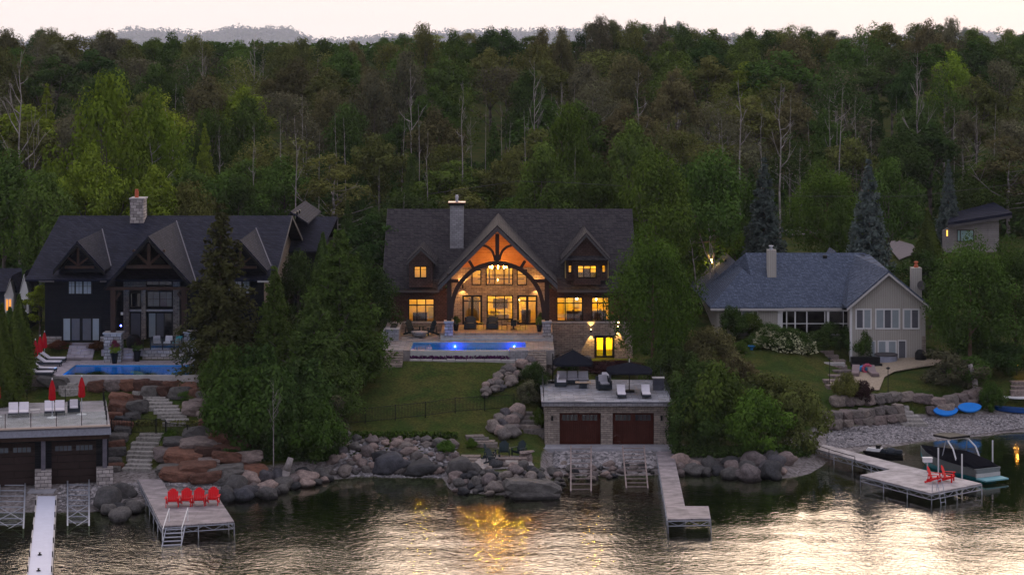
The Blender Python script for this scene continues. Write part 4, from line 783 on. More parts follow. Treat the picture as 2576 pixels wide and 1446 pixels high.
m.build('basin', ln2, p2); [lamp('pool_glow', (x_, pf0+.2, 5.55), 110, (.06, .42, .95), .04, p2) for x_ in (qx0+1.3, qx0+3.6, qx0+6, qx0+8.3)]; m = MB(); m.add([(a, b, PZ-.09) for a, b in bs], [(0, 1, 2, 3)]); m.build('water', pwm, p2)  # glow lamps added low behind the front coping to brighten this pool's blue basin
m = MB(); m.box(X(257, 179), X(466, 179), 178.6, yc, 6.3, 6.8).build('porch_floor', m_pave, t2); m = MB(); m.box(X(356, 178), X(500, 178), 178.44, 178.59, 5.9, 6.8).build('retaining_wall', m_stone_p, t2)
for (u0_, u1_, v0_, v1_, y) in ((261, 304, 840, 904, 177.0), (463, 497, 838, 900, 177.0)):
    pp = MB().box(X(u0_, y), X(u1_, y), y, y+1.2, 5.9, Z(v0_, y)); pp = pp.build('stone_pillar', m_stone_p, t2); MB().box(X(u0_, y)-.08, X(u1_, y)+.08, y-.08, y+1.28, Z(v0_, y)+.002, Z(v0_, y)+.1).build('pillar_cap', m_cap, pp)
for (u0_, u1_, n, yb_, lab) in ((166, 232, 6, 178.25, 'wide pale steps up to the sliding doors of the charcoal house'), (304, 334, 4, 177.55, 'narrow steps between two flower planters up to the porch')):
    s_ = thing('terrace_steps', lab, 'steps', (X((u0_+u1_)/2, yb_), yb_, 6))
    for k in range(n): MB().box(X(u0_, yb_), X(u1_, yb_), yb_+.3*k, yb_+.3*(k+1)-.003, 5.9, PZ+.2*(k+1)).build('step', m_pave, s_)
MB().box(X(304, LY), X(310, LY), LY-.05, LY-.01, Z(792, LY), Z(785, LY)).build('wall_lamp', m_white, lh)
# ================================================================ neighbour at far left edge
nh = thing('neighbour_cottage', 'dark blue cottage with white trimmed dormers, one window lit orange, at the left edge', 'cottage', (X(0, 188), 188, 7))
y = 188; m = MB(); m.poly([(X(-90, y), y-.4, Z(735, y)), (X(60, y), y-.4, Z(735, y)), (X(55, y+5), y+5, Z(678, y+5)), (X(-90, y+5), y+5, Z(678, y+5))], (0, 0, .12))
for a, b, c_ in ((8, 38, 25), (43, 76, 60)): gable_roof(m, X(a, y-2), X(b, y-2), X(c_, y-2), Z(741, y-2), Z(741, y-2), Z(698 if a < 20 else 686, y-2), y-1.2, y+2, .1)
m.poly([(X(55, y), y-1, Z(766, y)), (X(108, y), y-1, Z(752, y)), (X(66, y+3), y+3, Z(710, y)), (X(60, y+3), y+3, Z(710, y))], (0, 0, .1)); nr = m.build('roof', m_roof_d, nh)
MB().box(X(-90, y), X(62, y), y, y+7, 6.8, Z(736, y)).build('wall', M('wall_navy', (.02, .03, .05), .8, .2), nh)
m_lit = glow('lit_curtain', (1, .34, .05), .75)
for a, b, c_, pn in ((10, 35, 25, m_lit), (46, 74, 60, m_dglass)):
    yy = y-1.15; t = 698 if a < 20 else 686; m = MB(); m.poly([(X(a, yy), yy, Z(745, yy)), (X(b, yy), yy, Z(745, yy)), (X(c_, yy), yy, Z(t+4, yy))], (0, 1, 0)); m.box(X(a, yy)+.05, X(b, yy)-.05, yy+.01, y, Z(788, yy), Z(745, yy)-.002)
    d_ = m.build('dormer', m_white if a > 20 else m_fascia_w, nh); window(nh, px(a+3, b-4, 750, 783, yy), yy-.02, [(.5, .08)], frame=m_white, pane=[pn, pn])
# ================================================================ boathouse, middle right
BY = 167.7; bh = thing('stone_boathouse', 'pale stone boathouse with two mahogany garage doors and flat terrace roof', 'boathouse', (X(1527, BY), BY, .9))
b0, b1 = X(1370, BY), X(1682.5, BY); dz0 = Z(1119, BY)
GD1 = px(1407.5, 1511.5, 1038, 1118, BY); GD2 = px(1541, 1645.5, 1038, 1118, BY); zs = Z(1010, 167.2)
m = MB(); wall(m, b0, b1, dz0-.3, zs-.36, BY, .35, [(GD1[0], GD1[1], dz0-.3, GD1[3]), (GD2[0], GD2[1], dz0-.3, GD2[3])]); m.box(b0, b0+.3, BY+.351, 177.8, dz0-.3, zs-.36); m.box(b1-.3, b1, BY+.351, 177.8, dz0-.3, zs-.36); m.build('stone_wall', m_stone, bh)
m = MB(); m.box(X(1363, 167.2), X(1690, 167.2), 167.2, 178.1, zs-.35, zs-.1); m.build('roof_slab', m_stone_g, bh); m = MB(); m.box(X(1362, 167.2), X(1691, 167.2), 167.1, 178.15, zs-.098, zs).build('terrace_paving', plan_planks('terrace_stone', (.27, .27, .30), (.17, .17, .20), (.10, .10, .12), 0, .6, 1.0, .02, .6, 1.3, 1.5), bh)
# paving courses lie flat, so give that material plan coordinates
for r in (GD1, GD2):
    g = MB().box(r[0]+.02, r[1]-.02, BY+.2, BY+.28, dz0-.2, r[3]-.02).build('garage_door', m_garage_r, bh)
    w_ = r[1]-r[0]
    for a in (.07, .55):
        for k in range(4): MB().box(r[0]+w_*(a+.095*k), r[0]+w_*(a+.095*k+.082), BY+.185, BY+.199, r[3]-.62, r[3]-.17).build('door_light', m_dglass, g)
for u in (1389, 1664): MB().box(X(u, BY)-.07, X(u, BY)+.07, BY-.14, BY-.002, Z(1057, BY), Z(1045, BY)).build('wall_lamp', m_blackm, bh)
ledge = thing('concrete_apron', 'flat concrete apron along the foot of the stone boathouse', 'apron', (X(1500, 167), 167, .9))
m = MB(); m.box(X(1317, 168), X(1369, 168)-.02, 165.9, 170.5, .4, 1.12); m.build('slab', m_deckst, ledge); m = MB(); m.box(X(1369, 168), X(1702, 167), 165.8, BY-.01, .3, 1.1).build('slab', m_deckst, ledge)
# ================================================================ boathouse with glass-railed deck, lower left
lb = thing("timber_boathouse", "dark boathouse with glass railed roof deck and stone footed posts, lower left", "boathouse", (X(277, 154.6), 154.6, .75), R(12))
def LB(n, mb, mt, par=None, **k): return mb.build(n, mt, par or lb, w=False, **k)
W_ = 10.5; hz = 4.15                                  # local frame: x runs left from the right front corner, y to the back
LB('roof_deck', MB().box(-W_, 0, -.25, 10.6, hz-.18, hz), plan_planks('deck_boards', (.27, .25, .26), (.19, .175, .19), (.08, .07, .075), 0, .14, 3, .010))
m = MB(); m.poly([(-W_, -.3, hz-.2), (0.05, -.3, hz-.2), (0.05, -.55, hz-.62), (-W_, -.55, hz-.62)], (0, .2, 0)); LB('shingle_skirt', m, M('skirt_grey', (.17, .17, .20), .8, .25, 6)); LB('fascia_beam', MB().box(-W_, -.05, -.3, .1, hz-.95, hz-.63), m_timber)
LB('edge_strip', MB().box(-W_, .0, -.36, -.26, hz-.08, hz+.03), M('edge_pale', (.55, .42, .34), .6, .1))
m = MB(); wall(m, -W_, -.1, 0, hz-.64, .55, .3, [(-4.05, -.95, -.1, 2.95), (-8.5, -5.2, -.1, 2.95)]); LB('wall', m, m_side_d); LB('side_wall', MB().box(-.35, -.1, .851, 10.3, 0, hz-.2), m_side_d)
for a, b in ((-4.05, -.95), (-8.5, -5.2)):
    g = LB('garage_door', MB().box(a, b, .62, .7, -.02, 2.93), m_garage_d)
    for q in (.08, .55):
        for k in range(4): LB('door_light', MB().box(a+(b-a)*(q+.095*k), a+(b-a)*(q+.095*k+.08), .6, .619, 2.3, 2.65), m_blue_gl, g)
for a in (-4.6, -.35):
    p = LB('stone_pier', MB().box(a-.6, a+.55, -.45, .5, -.4, 1.12), m_stone_p); LB('timber_post', MB().box(a-.17, a+.13, -.15, .15, 1.12, hz-.96), m_timber_g)
for i in range(7): LB('rail_post', MB().box(-.25-1.75*i, -.2-1.75*i, -.2, -.15, hz+.002, hz+1.02), m_blackm)
for i in range(6): LB('glass_panel', MB().box(-.25-1.75*(i+1)+.1, -.3-1.75*i, -.18, -.17, hz+.1, hz+.98), m_railglass)
for i in range(1, 6): LB('rail_post', MB().box(-.25, -.2, -.2+2.1*i, -.15+2.1*i, hz+.002, hz+1.02), m_blackm)
for i in range(4): LB('rail_post', MB().box(-.25-2.8*(i+1), -.2-2.8*(i+1), 10.3, 10.35, hz+.002, hz+1.02), m_blackm)
LROT = Matrix.Rotation(R(12), 4, 'Z'); LP0 = Vector((X(277, 154.6), 154.6, .75))
def lbw(x, y, z=4.15): return LP0+LROT@Vector((x, y, z))
# ================================================================ grey bungalow, right
RY = 195.0; rh = thing('beige_bungalow', 'beige bungalow with blue grey shingle roof, white windows and screened porch', 'house', (X(2100, 196), 196, 4))
RE = 197.5; re_ = Z(775, RE); rrz = Z(640, 203)
xa, xb_ = X(1876, 203), X(2175, 203); sm = (rrz-re_)/(203-RE+.3)
wx0, wx1, wxa, wz0, wz1, wza = X(2130, 194.3), X(2343, 194.3), X(2236, 194.3), Z(776, 194.3), Z(774, 194.3), Z(685.5, 194.3)
hx0, hx1, hax, hza, hY = X(1787, 196.4), X(1973, 196.4), X(1869, 200), Z(681, 200), 196.4; hz0 = Z(777, 196.4)
m = MB(); th = (0, 0, .16)
m.poly([(X(1905, RE), 197.2, re_), (X(2135, RE), 197.2, re_), (xb_, 203, rrz), (xa, 203, rrz)], th)
m.poly([(X(2135, RE), 197.2, re_), (X(2330, 203), 203, re_-.2), (xb_, 203, rrz)], th)
m.poly([(X(1905, RE)-4.3, 208.6, re_), (xb_+5, 208.6, re_), (xb_, 203, rrz), (xa, 203, rrz)][::-1], th)
m.poly([(X(1905, RE), 197.2, re_), (X(1905, RE)-4.3, 208.6, re_), (xa, 203, rrz)][::-1], th)
m.poly([(wx0, 194.3, wz0), (wxa, 194.3, wza), (xb_+.55, 203.5, wza+.55), (xb_-1.2, 203.5, rrz-.1), (wx0, 197.3, wz0)], th)
m.poly([(wxa, 194.3, wza), (wx1, 194.3, wz1), (wx1, 208, wz1), (xb_+1.1, 205, wza+.2)], th)
m.poly([(hx0, hY, hz0), (hx1, hY, hz0), (hax, 200, hza)], th); m.poly([(hx0, hY, hz0), (hax, 200, hza), (hax, 216, hza), (X(1737, 213.5), 216, hz0)], th); m.poly([(hx1, hY, hz0), (hx1, 205, hz0), (hax, 216, hza), (hax, 200, hza)], th)
m.poly([(X(2060, 210), 208, re_+2), (X(2130, 210), 208, re_+2), (X(2095, 210), 208.2, Z(627, 210))], (0, 4, 0))
rroof = m.build('roof', m_roof_g, rh)
rake(MB(), wx0, wx1, wxa, wz0, wz1, wza, 194.3, .22, .07).build('bargeboard', m_fascia_w, rh); MB().box(hx0, hx1, hY-.12, hY-.01, hz0-.14, hz0+.04).build('gutter', m_fascia_w, rh); MB().box(hx1+.02, wx0, RE-.4, RE-.31, re_-.14, re_+.04).build('gutter', m_fascia_w, rh)
gzr = 3.4; f0, f1 = X(2142, RY), X(2328, RY)
RW = [px(2151.6, 2193, 776, 828, RY), px(2201, 2264, 776, 828, RY), px(2271, 2313, 776, 828, RY)]; RD = px(2207.7, 2255.5, 856, 908, RY); RS = px(2258.5, 2280, 855, 909, RY); RL = px(2190, 2203, 856, 904, RY)
m = MB(); m.poly([(f0, RY, gzr), (f1, RY, gzr), (f1, RY, wz0+.1), (wxa, RY, wza-.15), (f0, RY, wz0+.1)], (0, .3, 0)); m.build('siding_wall', m_side_v, rh); MB().box(f1-.3, f1, RY+.301, 208, gzr, wz1-.1).build('siding_wall', m_side_v, rh)
MB().box(f0, f0+.3, RY+.301, 203, gzr, wz1-.1).build('siding_wall', m_side_v, rh); l0, l1 = X(1803, 197), X(1962, 197); MB().box(l0, l1, 197, 197.3, 5.2, hz0+.05).build('siding_wall', m_side_v, rh); MB().box(l0, l0+.3, 197.301, 214, 5.2, hz0+.05).build('siding_wall', m_side_v, rh)
for k, r in enumerate(RW): window(rh, r, RY, [(.5, .14)] if k != 1 else [(.36, .12), (.66, .12)], [], frame=m_white, pane=[m_blind_d, m_blind, m_blind_d] if k == 0 else [m_blind, m_blind_d, m_blind] if k == 1 else [m_blind, m_blind_d], fw=.13)
window(rh, RD, RY, [(.5, .3)], frame=m_white, pane=m_blind, fw=.1, name='french_door'); window(rh, RS, RY, [], frame=m_white, pane=m_blind_d, name='sliding_door'); window(rh, RL, RY, [], frame=m_white, pane=m_blind)
window(rh, px(1851, 1907, 781, 812, 197), 197, [(.27, .1), (.78, .1)], frame=m_white, pane=[m_dglass, m_blind, m_dglass])
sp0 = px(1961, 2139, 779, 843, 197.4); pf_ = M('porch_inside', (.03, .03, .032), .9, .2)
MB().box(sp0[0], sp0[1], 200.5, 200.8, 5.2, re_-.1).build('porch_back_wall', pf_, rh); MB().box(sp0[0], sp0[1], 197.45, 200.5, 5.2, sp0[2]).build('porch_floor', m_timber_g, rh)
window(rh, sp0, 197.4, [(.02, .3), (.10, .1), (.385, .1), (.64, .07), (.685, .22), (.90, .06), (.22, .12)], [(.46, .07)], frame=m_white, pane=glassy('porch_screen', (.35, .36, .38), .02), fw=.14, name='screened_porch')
MB().box(X(1959, 197)-.1, X(1959, 197)+.15, 196.9, 197.2, 5.2, re_-.1).build('corner_post', m_white, rh); MB().box(f0-.14, f0+.06, RY-.05, RY+.2, gzr, wz0).build('downpipe', m_white, rh)
cy = 200.3; MB().box(X(1931, cy), X(1953, cy), cy, cy+.9, Z(701, cy)-.6, Z(629, cy)).build('chimney', m_side_v, rroof); MB().lathe((X(1941, cy), cy+.4, Z(629, cy)), [(.2, 0), (.2, .12), (.12, .13), (.12, .3), (.24, .32), (.2, .38)], 10).build('flue', m_metal, rroof)
cy = 198; c0 = X(2294, cy); MB().box(c0, X(2319, cy), cy, cy+1, 6, Z(674, cy)).build('chimney', m_side_v, rh); MB().lathe((X(2307, cy), cy+.5, Z(674, cy)), [(.2, 0), (.2, .2), (.13, .22), (.13, .42), (.22, .46), (.14, .55)], 10).build('flue', m_terra, rh)
dish = MB(); dish.lathe((0, 0, 0), [(.42, .12), (.3, .05), (.02, 0), (.02, -.03), (.31, .03), (.44, .11)], 14); d_ = dish.build('satellite_dish', m_fascia, rh, w=False); d_.location = Vector((X(2314.6, cy), cy-.4, Z(717, cy)))-rh.location; d_.rotation_euler = (R(80), 0, R(20))
for u, v in ((2074.5, 648), (2169, 647)): yy = 203-(rrz-Z(v, 202.5))/sm; MB().box(X(u-5, yy), X(u+5, yy), yy-.3, yy+.2, Z(v+2, yy), Z(v-2, yy)+.15).build('roof_vent', m_blackm, rroof)
for u, v in ((1824, 655), (1850, 687), (1856, 657)): yy = 206; MB().box(X(u-3, yy), X(u+3, yy), yy-.2, yy+.2, Z(v+3, yy), Z(v-3, yy)).build('roof_vent', m_blackm, rroof)
MB().box(X(2322.5, RY)-.07, X(2322.5, RY)+.07, RY-.15, RY-.002, Z(906, RY), Z(899, RY)).build('wall_lamp', m_blackm, rh); MB().box(f1-.3, f1+.02, RY-.1, RY-.002, gzr, Z(845, RY)).build('brick_corner', m_stone, rh)
# outdoor lamp behind its left roof
ol = thing('yard_lamp', 'bright warm lamp on a post behind the bungalow left roof', 'lamp', (X(1790, 214), 214, gz(X(1790, 214), 214))); MB().cyl((X(1790, 214), 214, 6.5), (X(1790, 214), 214, Z(661, 214)), .05).build('post', m_blackm, ol); MB().lathe((X(1790, 214), 214, Z(657, 214)), [(.03, -.2), (.15, -.1), (.17, .1), (.04, .22)], 10).build('bulb', glow('street_bulb', (1, .6, .12), 30), ol); lamp('lamp_light', (X(1790, 213.5), 213.5, Z(650, 213.5)), 120, (1, .6, .2), .15, ol)
# ================================================================ small slant-roofed house in the trees, upper right
sh = thing('slant_roof_house', 'small pale house with dark slanting roof among trees at upper right', 'house', (X(2450, 238), 238, 9)); y = 238
m = MB(); m.poly([(X(2357, 240), 240, Z(607-0, 240)+3), (X(2384, y-1), y-1, Z(566, y)), (X(2546, y-1), y-1, Z(541, y)), (X(2500, y+9), y+9, Z(518, y+8)), (X(2395, y+9), y+9, Z(545, y+8))][1:], (0, 0, .35)); m.build('roof', m_roof_d, sh); m_sl = brick('siding_mauve', (.27, .24, .235), (.25, .22, .215), (.13, .12, .12), 3, .2, .012)
m = MB(); m.poly([(X(2384, y-1), y-1.1, Z(571, y)), (X(2546, y-1), y-1.1, Z(546, y)), (X(2546, y-1), y-1.1, Z(540, y)), (X(2384, y-1), y-1.1, Z(565, y))], (0, .09, 0)); m.build('fascia', m_fascia, sh)
m = MB(); m.poly([(X(2372, y), y, 7), (X(2513, y), y, 7), (X(2513, y), y, Z(550, y)), (X(2390, y), y, Z(570, y)), (X(2372, y), y, Z(580, y))], (0, .3, 0)); m.build('wall', m_sl, sh); MB().box(X(2384, y), X(2384, y)+.3, y+.301, y+7, 7, Z(590, y)).build('wall', m_sl, sh)
window(sh, px(2407, 2450, 578, 608, y), y, [(.2, .1)], pane=[M('shade_teal', (.25, .36, .36), .8, .1)]*2, frame=m_timber); MB().box(X(2381, y), X(2384, y), y-.04, y-.005, Z(594, y), Z(579, y)).build('lit_slit', glow('lit_slit', (1, .5, .08), 2), sh)
# road and drive behind the bungalow
for nm, pts in (('road', [(1975, 584), (2095, 586), (2100, 598), (1978, 597)]), ('driveway', [(2236, 613), (2262, 612), (2296, 622), (2310, 640), (2262, 660), (2245, 640)])):
    m = MB(); q = []
    for u, v in pts: p = G(u, v); q.append((p.x, p.y, p.z+.25))
    o = m.poly(q, (0, 0, .05)).build(nm, M(nm+'_gravel', (.20, .17, .17), .9, .15, 3)); o['kind'] = 'structure'
# gravel patio, steps
pts = [(2150, 925), (2215, 902), (2330, 890), (2420, 900), (2440, 912), (2330, 925), (2250, 938), (2225, 952), (2212, 985), (2110, 983), (2085, 965), (2140, 945)]
m = MB()
for k in range(0, 1):
    q = [G(u, v) for u, v in pts]; m.poly([(p.x, p.y, p.z+.12) for p in q], (0, 0, .04))
o = m.build('patio_gravel', M('gravel_tan', (.34, .27, .20), .95, .3, 6)); o['kind'] = 'structure'
# power lines over the road behind the houses
for k, (pts, lab) in enumerate([([(1080, 488), (1300, 456), (1420, 459), (1700, 476)], 'upper overhead power line drooping in front of the wood behind the brown house'), ([(1080, 552), (1400, 530), (1600, 545)], 'lower overhead power line just above the brown house roof'), ([(1980, 494), (2300, 494), (2576, 460), (2700, 450)], 'overhead power line before the wood above the bungalow')]):
    Yp = 214.0; MB().tube([(X(u, Yp), Yp, Z(v, Yp)) for u, v in pts], .018, 4).build('power_line', m_fascia) if 0 else None
    o = MB().tube([(X(u, Yp), Yp, Z(v, Yp)) for u, v in pts], .02, 4).build('power_line', m_fascia); tag(o, lab, 'power line')
# ================================================================ rocks
def rock_mesh(seed, sub=2, flat=.75, rough=.22, blocky=0, cuts=9, lo=.30, smooth=False):
    rg = random.Random(seed); bm_ = __import__('bmesh').new(); bmesh = __import__('bmesh')
    bmesh.ops.create_icosphere(bm_, subdivisions=sub+1, radius=.5)
    from mathutils import noise
    off = Vector((rg.uniform(0, 50), rg.uniform(0, 50), rg.uniform(0, 50)))
    planes = [(Vector((rg.gauss(0, 1), rg.gauss(0, 1), rg.gauss(0, .8))).normalized(), rg.uniform(lo, lo+.12)) for _ in range(cuts)]
    for v in bm_.verts:
        p = v.co.copy()
        if blocky:
            k = max(abs(p.x), abs(p.y), abs(p.z)); p = p.lerp(p*(.5/k), blocky)
        p *= 1+rough*noise.noise(p*2.6+off)*1.6+rough*.35*noise.noise(p*7+off)
        for pn, pd_ in planes:
            q_ = p.dot(pn)
            if q_ > pd_: p = p-pn*(q_-pd_)
        v.co = Vector((p.x, p.y, p.z*flat))
    m = bpy.data.meshes.new('boulder'); bm_.to_mesh(m); bm_.free(); m.polygons.foreach_set('use_smooth', [smooth]*len(m.polygons)); return m
def rmat(name, a, b):
    m, t, bs = base_mat(name); bs.inputs['Roughness'].default_value = .85; bs.inputs['Specular IOR Level'].default_value = .2
    oi = nd(t, 'ShaderNodeObjectInfo'); n = nd(t, 'ShaderNodeTexNoise'); n.inputs['Scale'].default_value = 5.5; n.inputs['Detail'].default_value = 10; n.inputs['Roughness'].default_value = .8
    t.links.new(coords(t), n.inputs['Vector']); x = nd(t, 'ShaderNodeMix', data_type='RGBA'); x.inputs[6].default_value = (*a, 1); x.inputs[7].default_value = (*b, 1); t.links.new(oi.outputs['Random'], x.inputs[0])
    r = nd(t, 'ShaderNodeMapRange'); r.inputs['From Min'].default_value = .35; r.inputs['From Max'].default_value = .65; r.inputs['To Min'].default_value = .45; r.inputs['To Max'].default_value = 1.55; t.links.new(n.outputs['Fac'], r.inputs[0])
    u = nd(t, 'ShaderNodeMix', data_type='RGBA', blend_type='MULTIPLY'); u.inputs[0].default_value = 1; t.links.new(x.outputs[2], u.inputs[6]); t.links.new(r.outputs[0], u.inputs[7]); t.links.new(u.outputs[2], bs.inputs['Base Color'])
    bp = nd(t, 'ShaderNodeBump'); bp.inputs['Distance'].default_value = .10; t.links.new(n.outputs['Fac'], bp.inputs['Height']); t.links.new(bp.outputs[0], bs.inputs['Normal'])
    ge = nd(t, 'ShaderNodeNewGeometry'); sz = nd(t, 'ShaderNodeSeparateXYZ'); t.links.new(ge.outputs['Position'], sz.inputs[0]); wl_ = nd(t, 'ShaderNodeMapRange'); wl_.inputs['From Min'].default_value = .12; wl_.inputs['From Max'].default_value = .3; wl_.inputs['To Min'].default_value = .35; t.links.new(sz.outputs[2], wl_.inputs[0])
    w2_ = nd(t, 'ShaderNodeMix', data_type='RGBA', blend_type='MULTIPLY'); w2_.inputs[0].default_value = 1; t.links.new(u.outputs[2], w2_.inputs[6]); t.links.new(wl_.outputs[0], w2_.inputs[7]); t.links.new(w2_.outputs[2], bs.inputs['Base Color'])   # wet band at the waterline
    return m
RK = {'mix': rmat('granite_mixed', (.060, .060, .070), (.30, .22, .19)), 'dark': rmat('granite_dark', (.036, .036, .040), (.12, .108, .10)), 'red': rmat('red_sandstone', (.055, .028, .022), (.17, .078, .052)), 'tan': rmat('granite_tan', (.12, .105, .10), (.23, .185, .16)), 'pink': rmat('limestone_pink', (.12, .095, .092), (.24, .185, .165)), 'slab': rmat('slab_pale', (.24, .22, .20), (.36, .33, .31))}
RM = {k: [rock_mesh(200+i, 2, .84, .24, 0, 4, .38, True) for i in range(5)] for k in ['round']}['round']; RB = [rock_mesh(220+i, 2, .66, .10, .92, 3, .42) for i in range(5)]; RS = [rock_mesh(240+i, 2, .30, .10, .6) for i in range(3)]
for mm in RM+RB+RS: mm.materials.append(RK['mix'])
rr = random.Random(11); NR = [0]
def rock(mesh, loc, s, mat, label, group=None, rz=None, name='boulder', cat='boulder'):
    o = bpy.data.objects.new(name, mesh); C.objects.link(o); o.location = loc; o.scale = s; o.rotation_euler = (rr.uniform(-.15, .15), rr.uniform(-.15, .15), rr.uniform(0, 6.28) if rz is None else rz)
    o.material_slots[0].link = 'OBJECT'; o.material_slots[0].material = RK[mat]; NR[0] += 1; return tag(o, label, cat, group)
def pack(poly, n, s0, s1, mats, label, meshes=RM, asp=(1.25, 1, 1), name='boulder', sink=.22, sep=.62, rz=None, lift=0):
    """boulders packed in a picture polygon, resting on the slope"""
    us = [p[0] for p in poly]; vs = [p[1] for p in poly]; done = []; tries = 0
    def inside(u, v):
        c = False; j = len(poly)-1
        for i in range(len(poly)):
            (a, b), (a2, b2) = poly[i], poly[j]
            if (b > v) != (b2 > v) and u < (a2-a)*(v-b)/(b2-b)+a: c = not c
            j = i
        return c
    sizes = sorted([rr.uniform(0, 1)**2*(s1-s0)+s0 for _ in range(n)], reverse=True)
    for s in sizes:
        for _ in range(60):
            u = rr.uniform(min(us), max(us)); v = rr.uniform(min(vs), max(vs))
            if not inside(u, v): continue
            p = G(u, v)
            if all((p-q).length > sep*(s+t)*.5*1.25 for q, t in done):
                done.append((p, s)); rock(rr.choice(meshes), (p.x, p.y, p.z+s*(.5-sink)*.7+lift), (s*asp[0]*rr.uniform(.85, 1.15), s*asp[1]*rr.uniform(.85, 1.1), s*asp[2]*rr.uniform(.8, 1.1)), rr.choice(mats), label, label+' (group)' and label.replace('boulder', 'boulders').replace('block', 'blocks'), rz=None if rz is None else rz+rr.uniform(-.15, .15), name=name, cat='boulder' if name == 'boulder' else 'stone block'); break
pack([(835, 1105), (960, 1100), (1100, 1108), (1145, 1118), (1165, 1150), (1120, 1195), (835, 1195)], 88, .38, 1.15, ['mix', 'mix', 'tan', 'dark'], 'rounded boulder in the sloping stone bank below the lawn, left of the fire pit')
for u, v, w_, h_, lab in ((985, 1186, 2.6, 1.7, 'largest grey boulder with a rounded back at the foot of the stone bank'), (1062, 1190, 2.6, 1.1, 'long low dark boulder at the water end of the stone bank'), (1160, 1186, 2.0, 1.3, 'big dark boulder beside the little steps at the end of the stone bank')):
    p = G(u, v); rock(RM[1], (p.x, p.y, p.z+h_*.25), (w_*1.1, w_*.8, h_*1.3), 'dark' if u > 1000 else 'mix', lab, rz=.2)
pack([(1128, 1188), (1200, 1172), (1330, 1176), (1400, 1190), (1420, 1225), (1390, 1246), (1230, 1250), (1135, 1238)], 68, .42, 1.15, ['dark', 'dark', 'mix', 'tan'], 'boulder in the rounded point of rocks around the fire pit')
p = Wz(1335, 1252, 0); rock(RB[2], (p.x, p.y+.5, .45), (3.9, 2.2, 2.2), 'dark', 'huge flat-topped dark boulder standing in the water at the tip of the point', rz=.15)
pack([(1245, 945), (1330, 918), (1400, 925), (1385, 945), (1300, 965), (1225, 1008), (1210, 995)], 32, .6, 1.15, ['tan', 'mix'], 'round boulder in the curved wall at the upper right corner of the lawn', lift=.15)
pack([(1235, 1090), (1270, 1050), (1292, 1035), (1305, 1045), (1300, 1090), (1265, 1115)], 18, .7, 1.35, ['tan', 'mix'], 'big tan boulder beside the lower stone stairs left of the stone boathouse', lift=.2)
pack([(255, 1275), (300, 1245), (335, 1235), (345, 1255), (355, 1275), (360, 1300), (290, 1310)], 8, 1.0, 2.3, ['dark'], 'dark boulder at the waterline left of the four-chair dock')
pack([(560, 1205), (700, 1195), (820, 1205), (840, 1212), (740, 1232), (640, 1262), (560, 1262), (560, 1235)], 34, .6, 1.5, ['dark', 'dark', 'mix'], 'dark boulder along the shore behind and right of the four-chair dock')
pack([(1690, 1165), (1820, 1175), (1900, 1150), (1985, 1165), (1965, 1198), (1880, 1212), (1800, 1198), (1700, 1200)], 26, .7, 1.7, ['dark', 'mix'], 'dark boulder at the waterline under the shrubs right of the stone boathouse')
pack([(1400, 1165), (1650, 1165), (1650, 1200), (1540, 1205), (1400, 1215)], 30, .35, .85, ['mix', 'dark', 'tan'], 'boulder at the waterline before the stone boathouse')
pack([(1400, 905), (1480, 905), (1500, 930), (1420, 935)], 8, .9, 1.3, ['tan', 'mix'], 'boulder under the cantilever umbrella behind the stone boathouse roof', lift=.1)
# red sandstone blocks of the left rock garden
BR = dict(meshes=RB, name='stone_block', rz=.1, sink=.25)
pack([(30, 965), (160, 960), (160, 985), (30, 990)], 6, 1.3, 2.0, ['pink', 'dark'], 'grey stone block in the low wall behind the glass railed deck', asp=(1.4, .8, .9), **BR)
pack([(278, 1005), (340, 1003), (350, 1040), (325, 1072), (285, 1085)], 15, .8, 1.6, ['red', 'dark', 'red'], 'red stone block beside the boathouse and the curving steps', **BR)
pack([(488, 990), (530, 985), (545, 1060), (515, 1085), (490, 1050)], 14, .8, 1.6, ['red', 'pink'], 'red stone block right of the curving upper steps', **BR)
pack([(425, 1118), (520, 1085), (600, 1120), (640, 1200), (560, 1218), (440, 1205), (415, 1160)], 58, .8, 2.0, ['red', 'red', 'dark', 'red', 'pink'], 'flat red sandstone block in the rock slope above the four-chair dock', asp=(1.3, 1, .75), **BR)
pack([(283, 1090), (318, 1085), (308, 1150), (283, 1190)], 9, .8, 1.4, ['red', 'dark'], 'red block between the boathouse and the lower garden steps', **BR)
# right retaining wall
def course(pts, n, h, lab, mat=('pink', 'tan'), k_=1, lift=0):
    q = [G(u, v) for u, v in pts]; seg = [(b-a).length for a, b in zip(q, q[1:])]; L = sum(seg)
    for row in range(h):
        d = (row % 2)*.4
        while d < L:
            w_ = rr.uniform(.8, 1.5)*k_; k = 0; e_ = d+w_/2
            while k < len(seg)-1 and e_ > seg[k]: e_ -= seg[k]; k += 1
            p = q[k].lerp(q[k+1], min(1, e_/seg[k])); a = math.atan2((q[k+1]-q[k]).y, (q[k+1]-q[k]).x)
            rock(rr.choice(RB), (p.x, p.y+.25*row+.2, p.z+.35*k_+.62*row*k_+lift), (w_*1.05, 1.0*k_, 1.15*k_*rr.uniform(.9, 1.1)), rr.choice(mat), lab, lab.replace('block', 'blocks'), rz=a+rr.uniform(-.1, .1), name='stone_block', cat='stone block'); d += w_*.95
course([(2058, 1080), (2120, 1078), (2190, 1070), (2262, 1062)], 0, 2, 'pinkish stone block in the two-row beach wall below the shrubs')
course([(2330, 1048), (2400, 1040), (2470, 1020)], 0, 2, 'pinkish stone block in the wall behind the two blue paddle boards')
course([(2090, 1022), (2180, 1020), (2262, 1012), (2330, 1018)], 0, 1, 'stone block edging the right lawn above the beach')
course([(222, 978), (320, 974), (420, 978), (515, 990)], 0, 1, 'dark red stone block in the retaining row below the deep blue pool', ('red', 'red', 'red', 'pink'), 1.3, -.42)
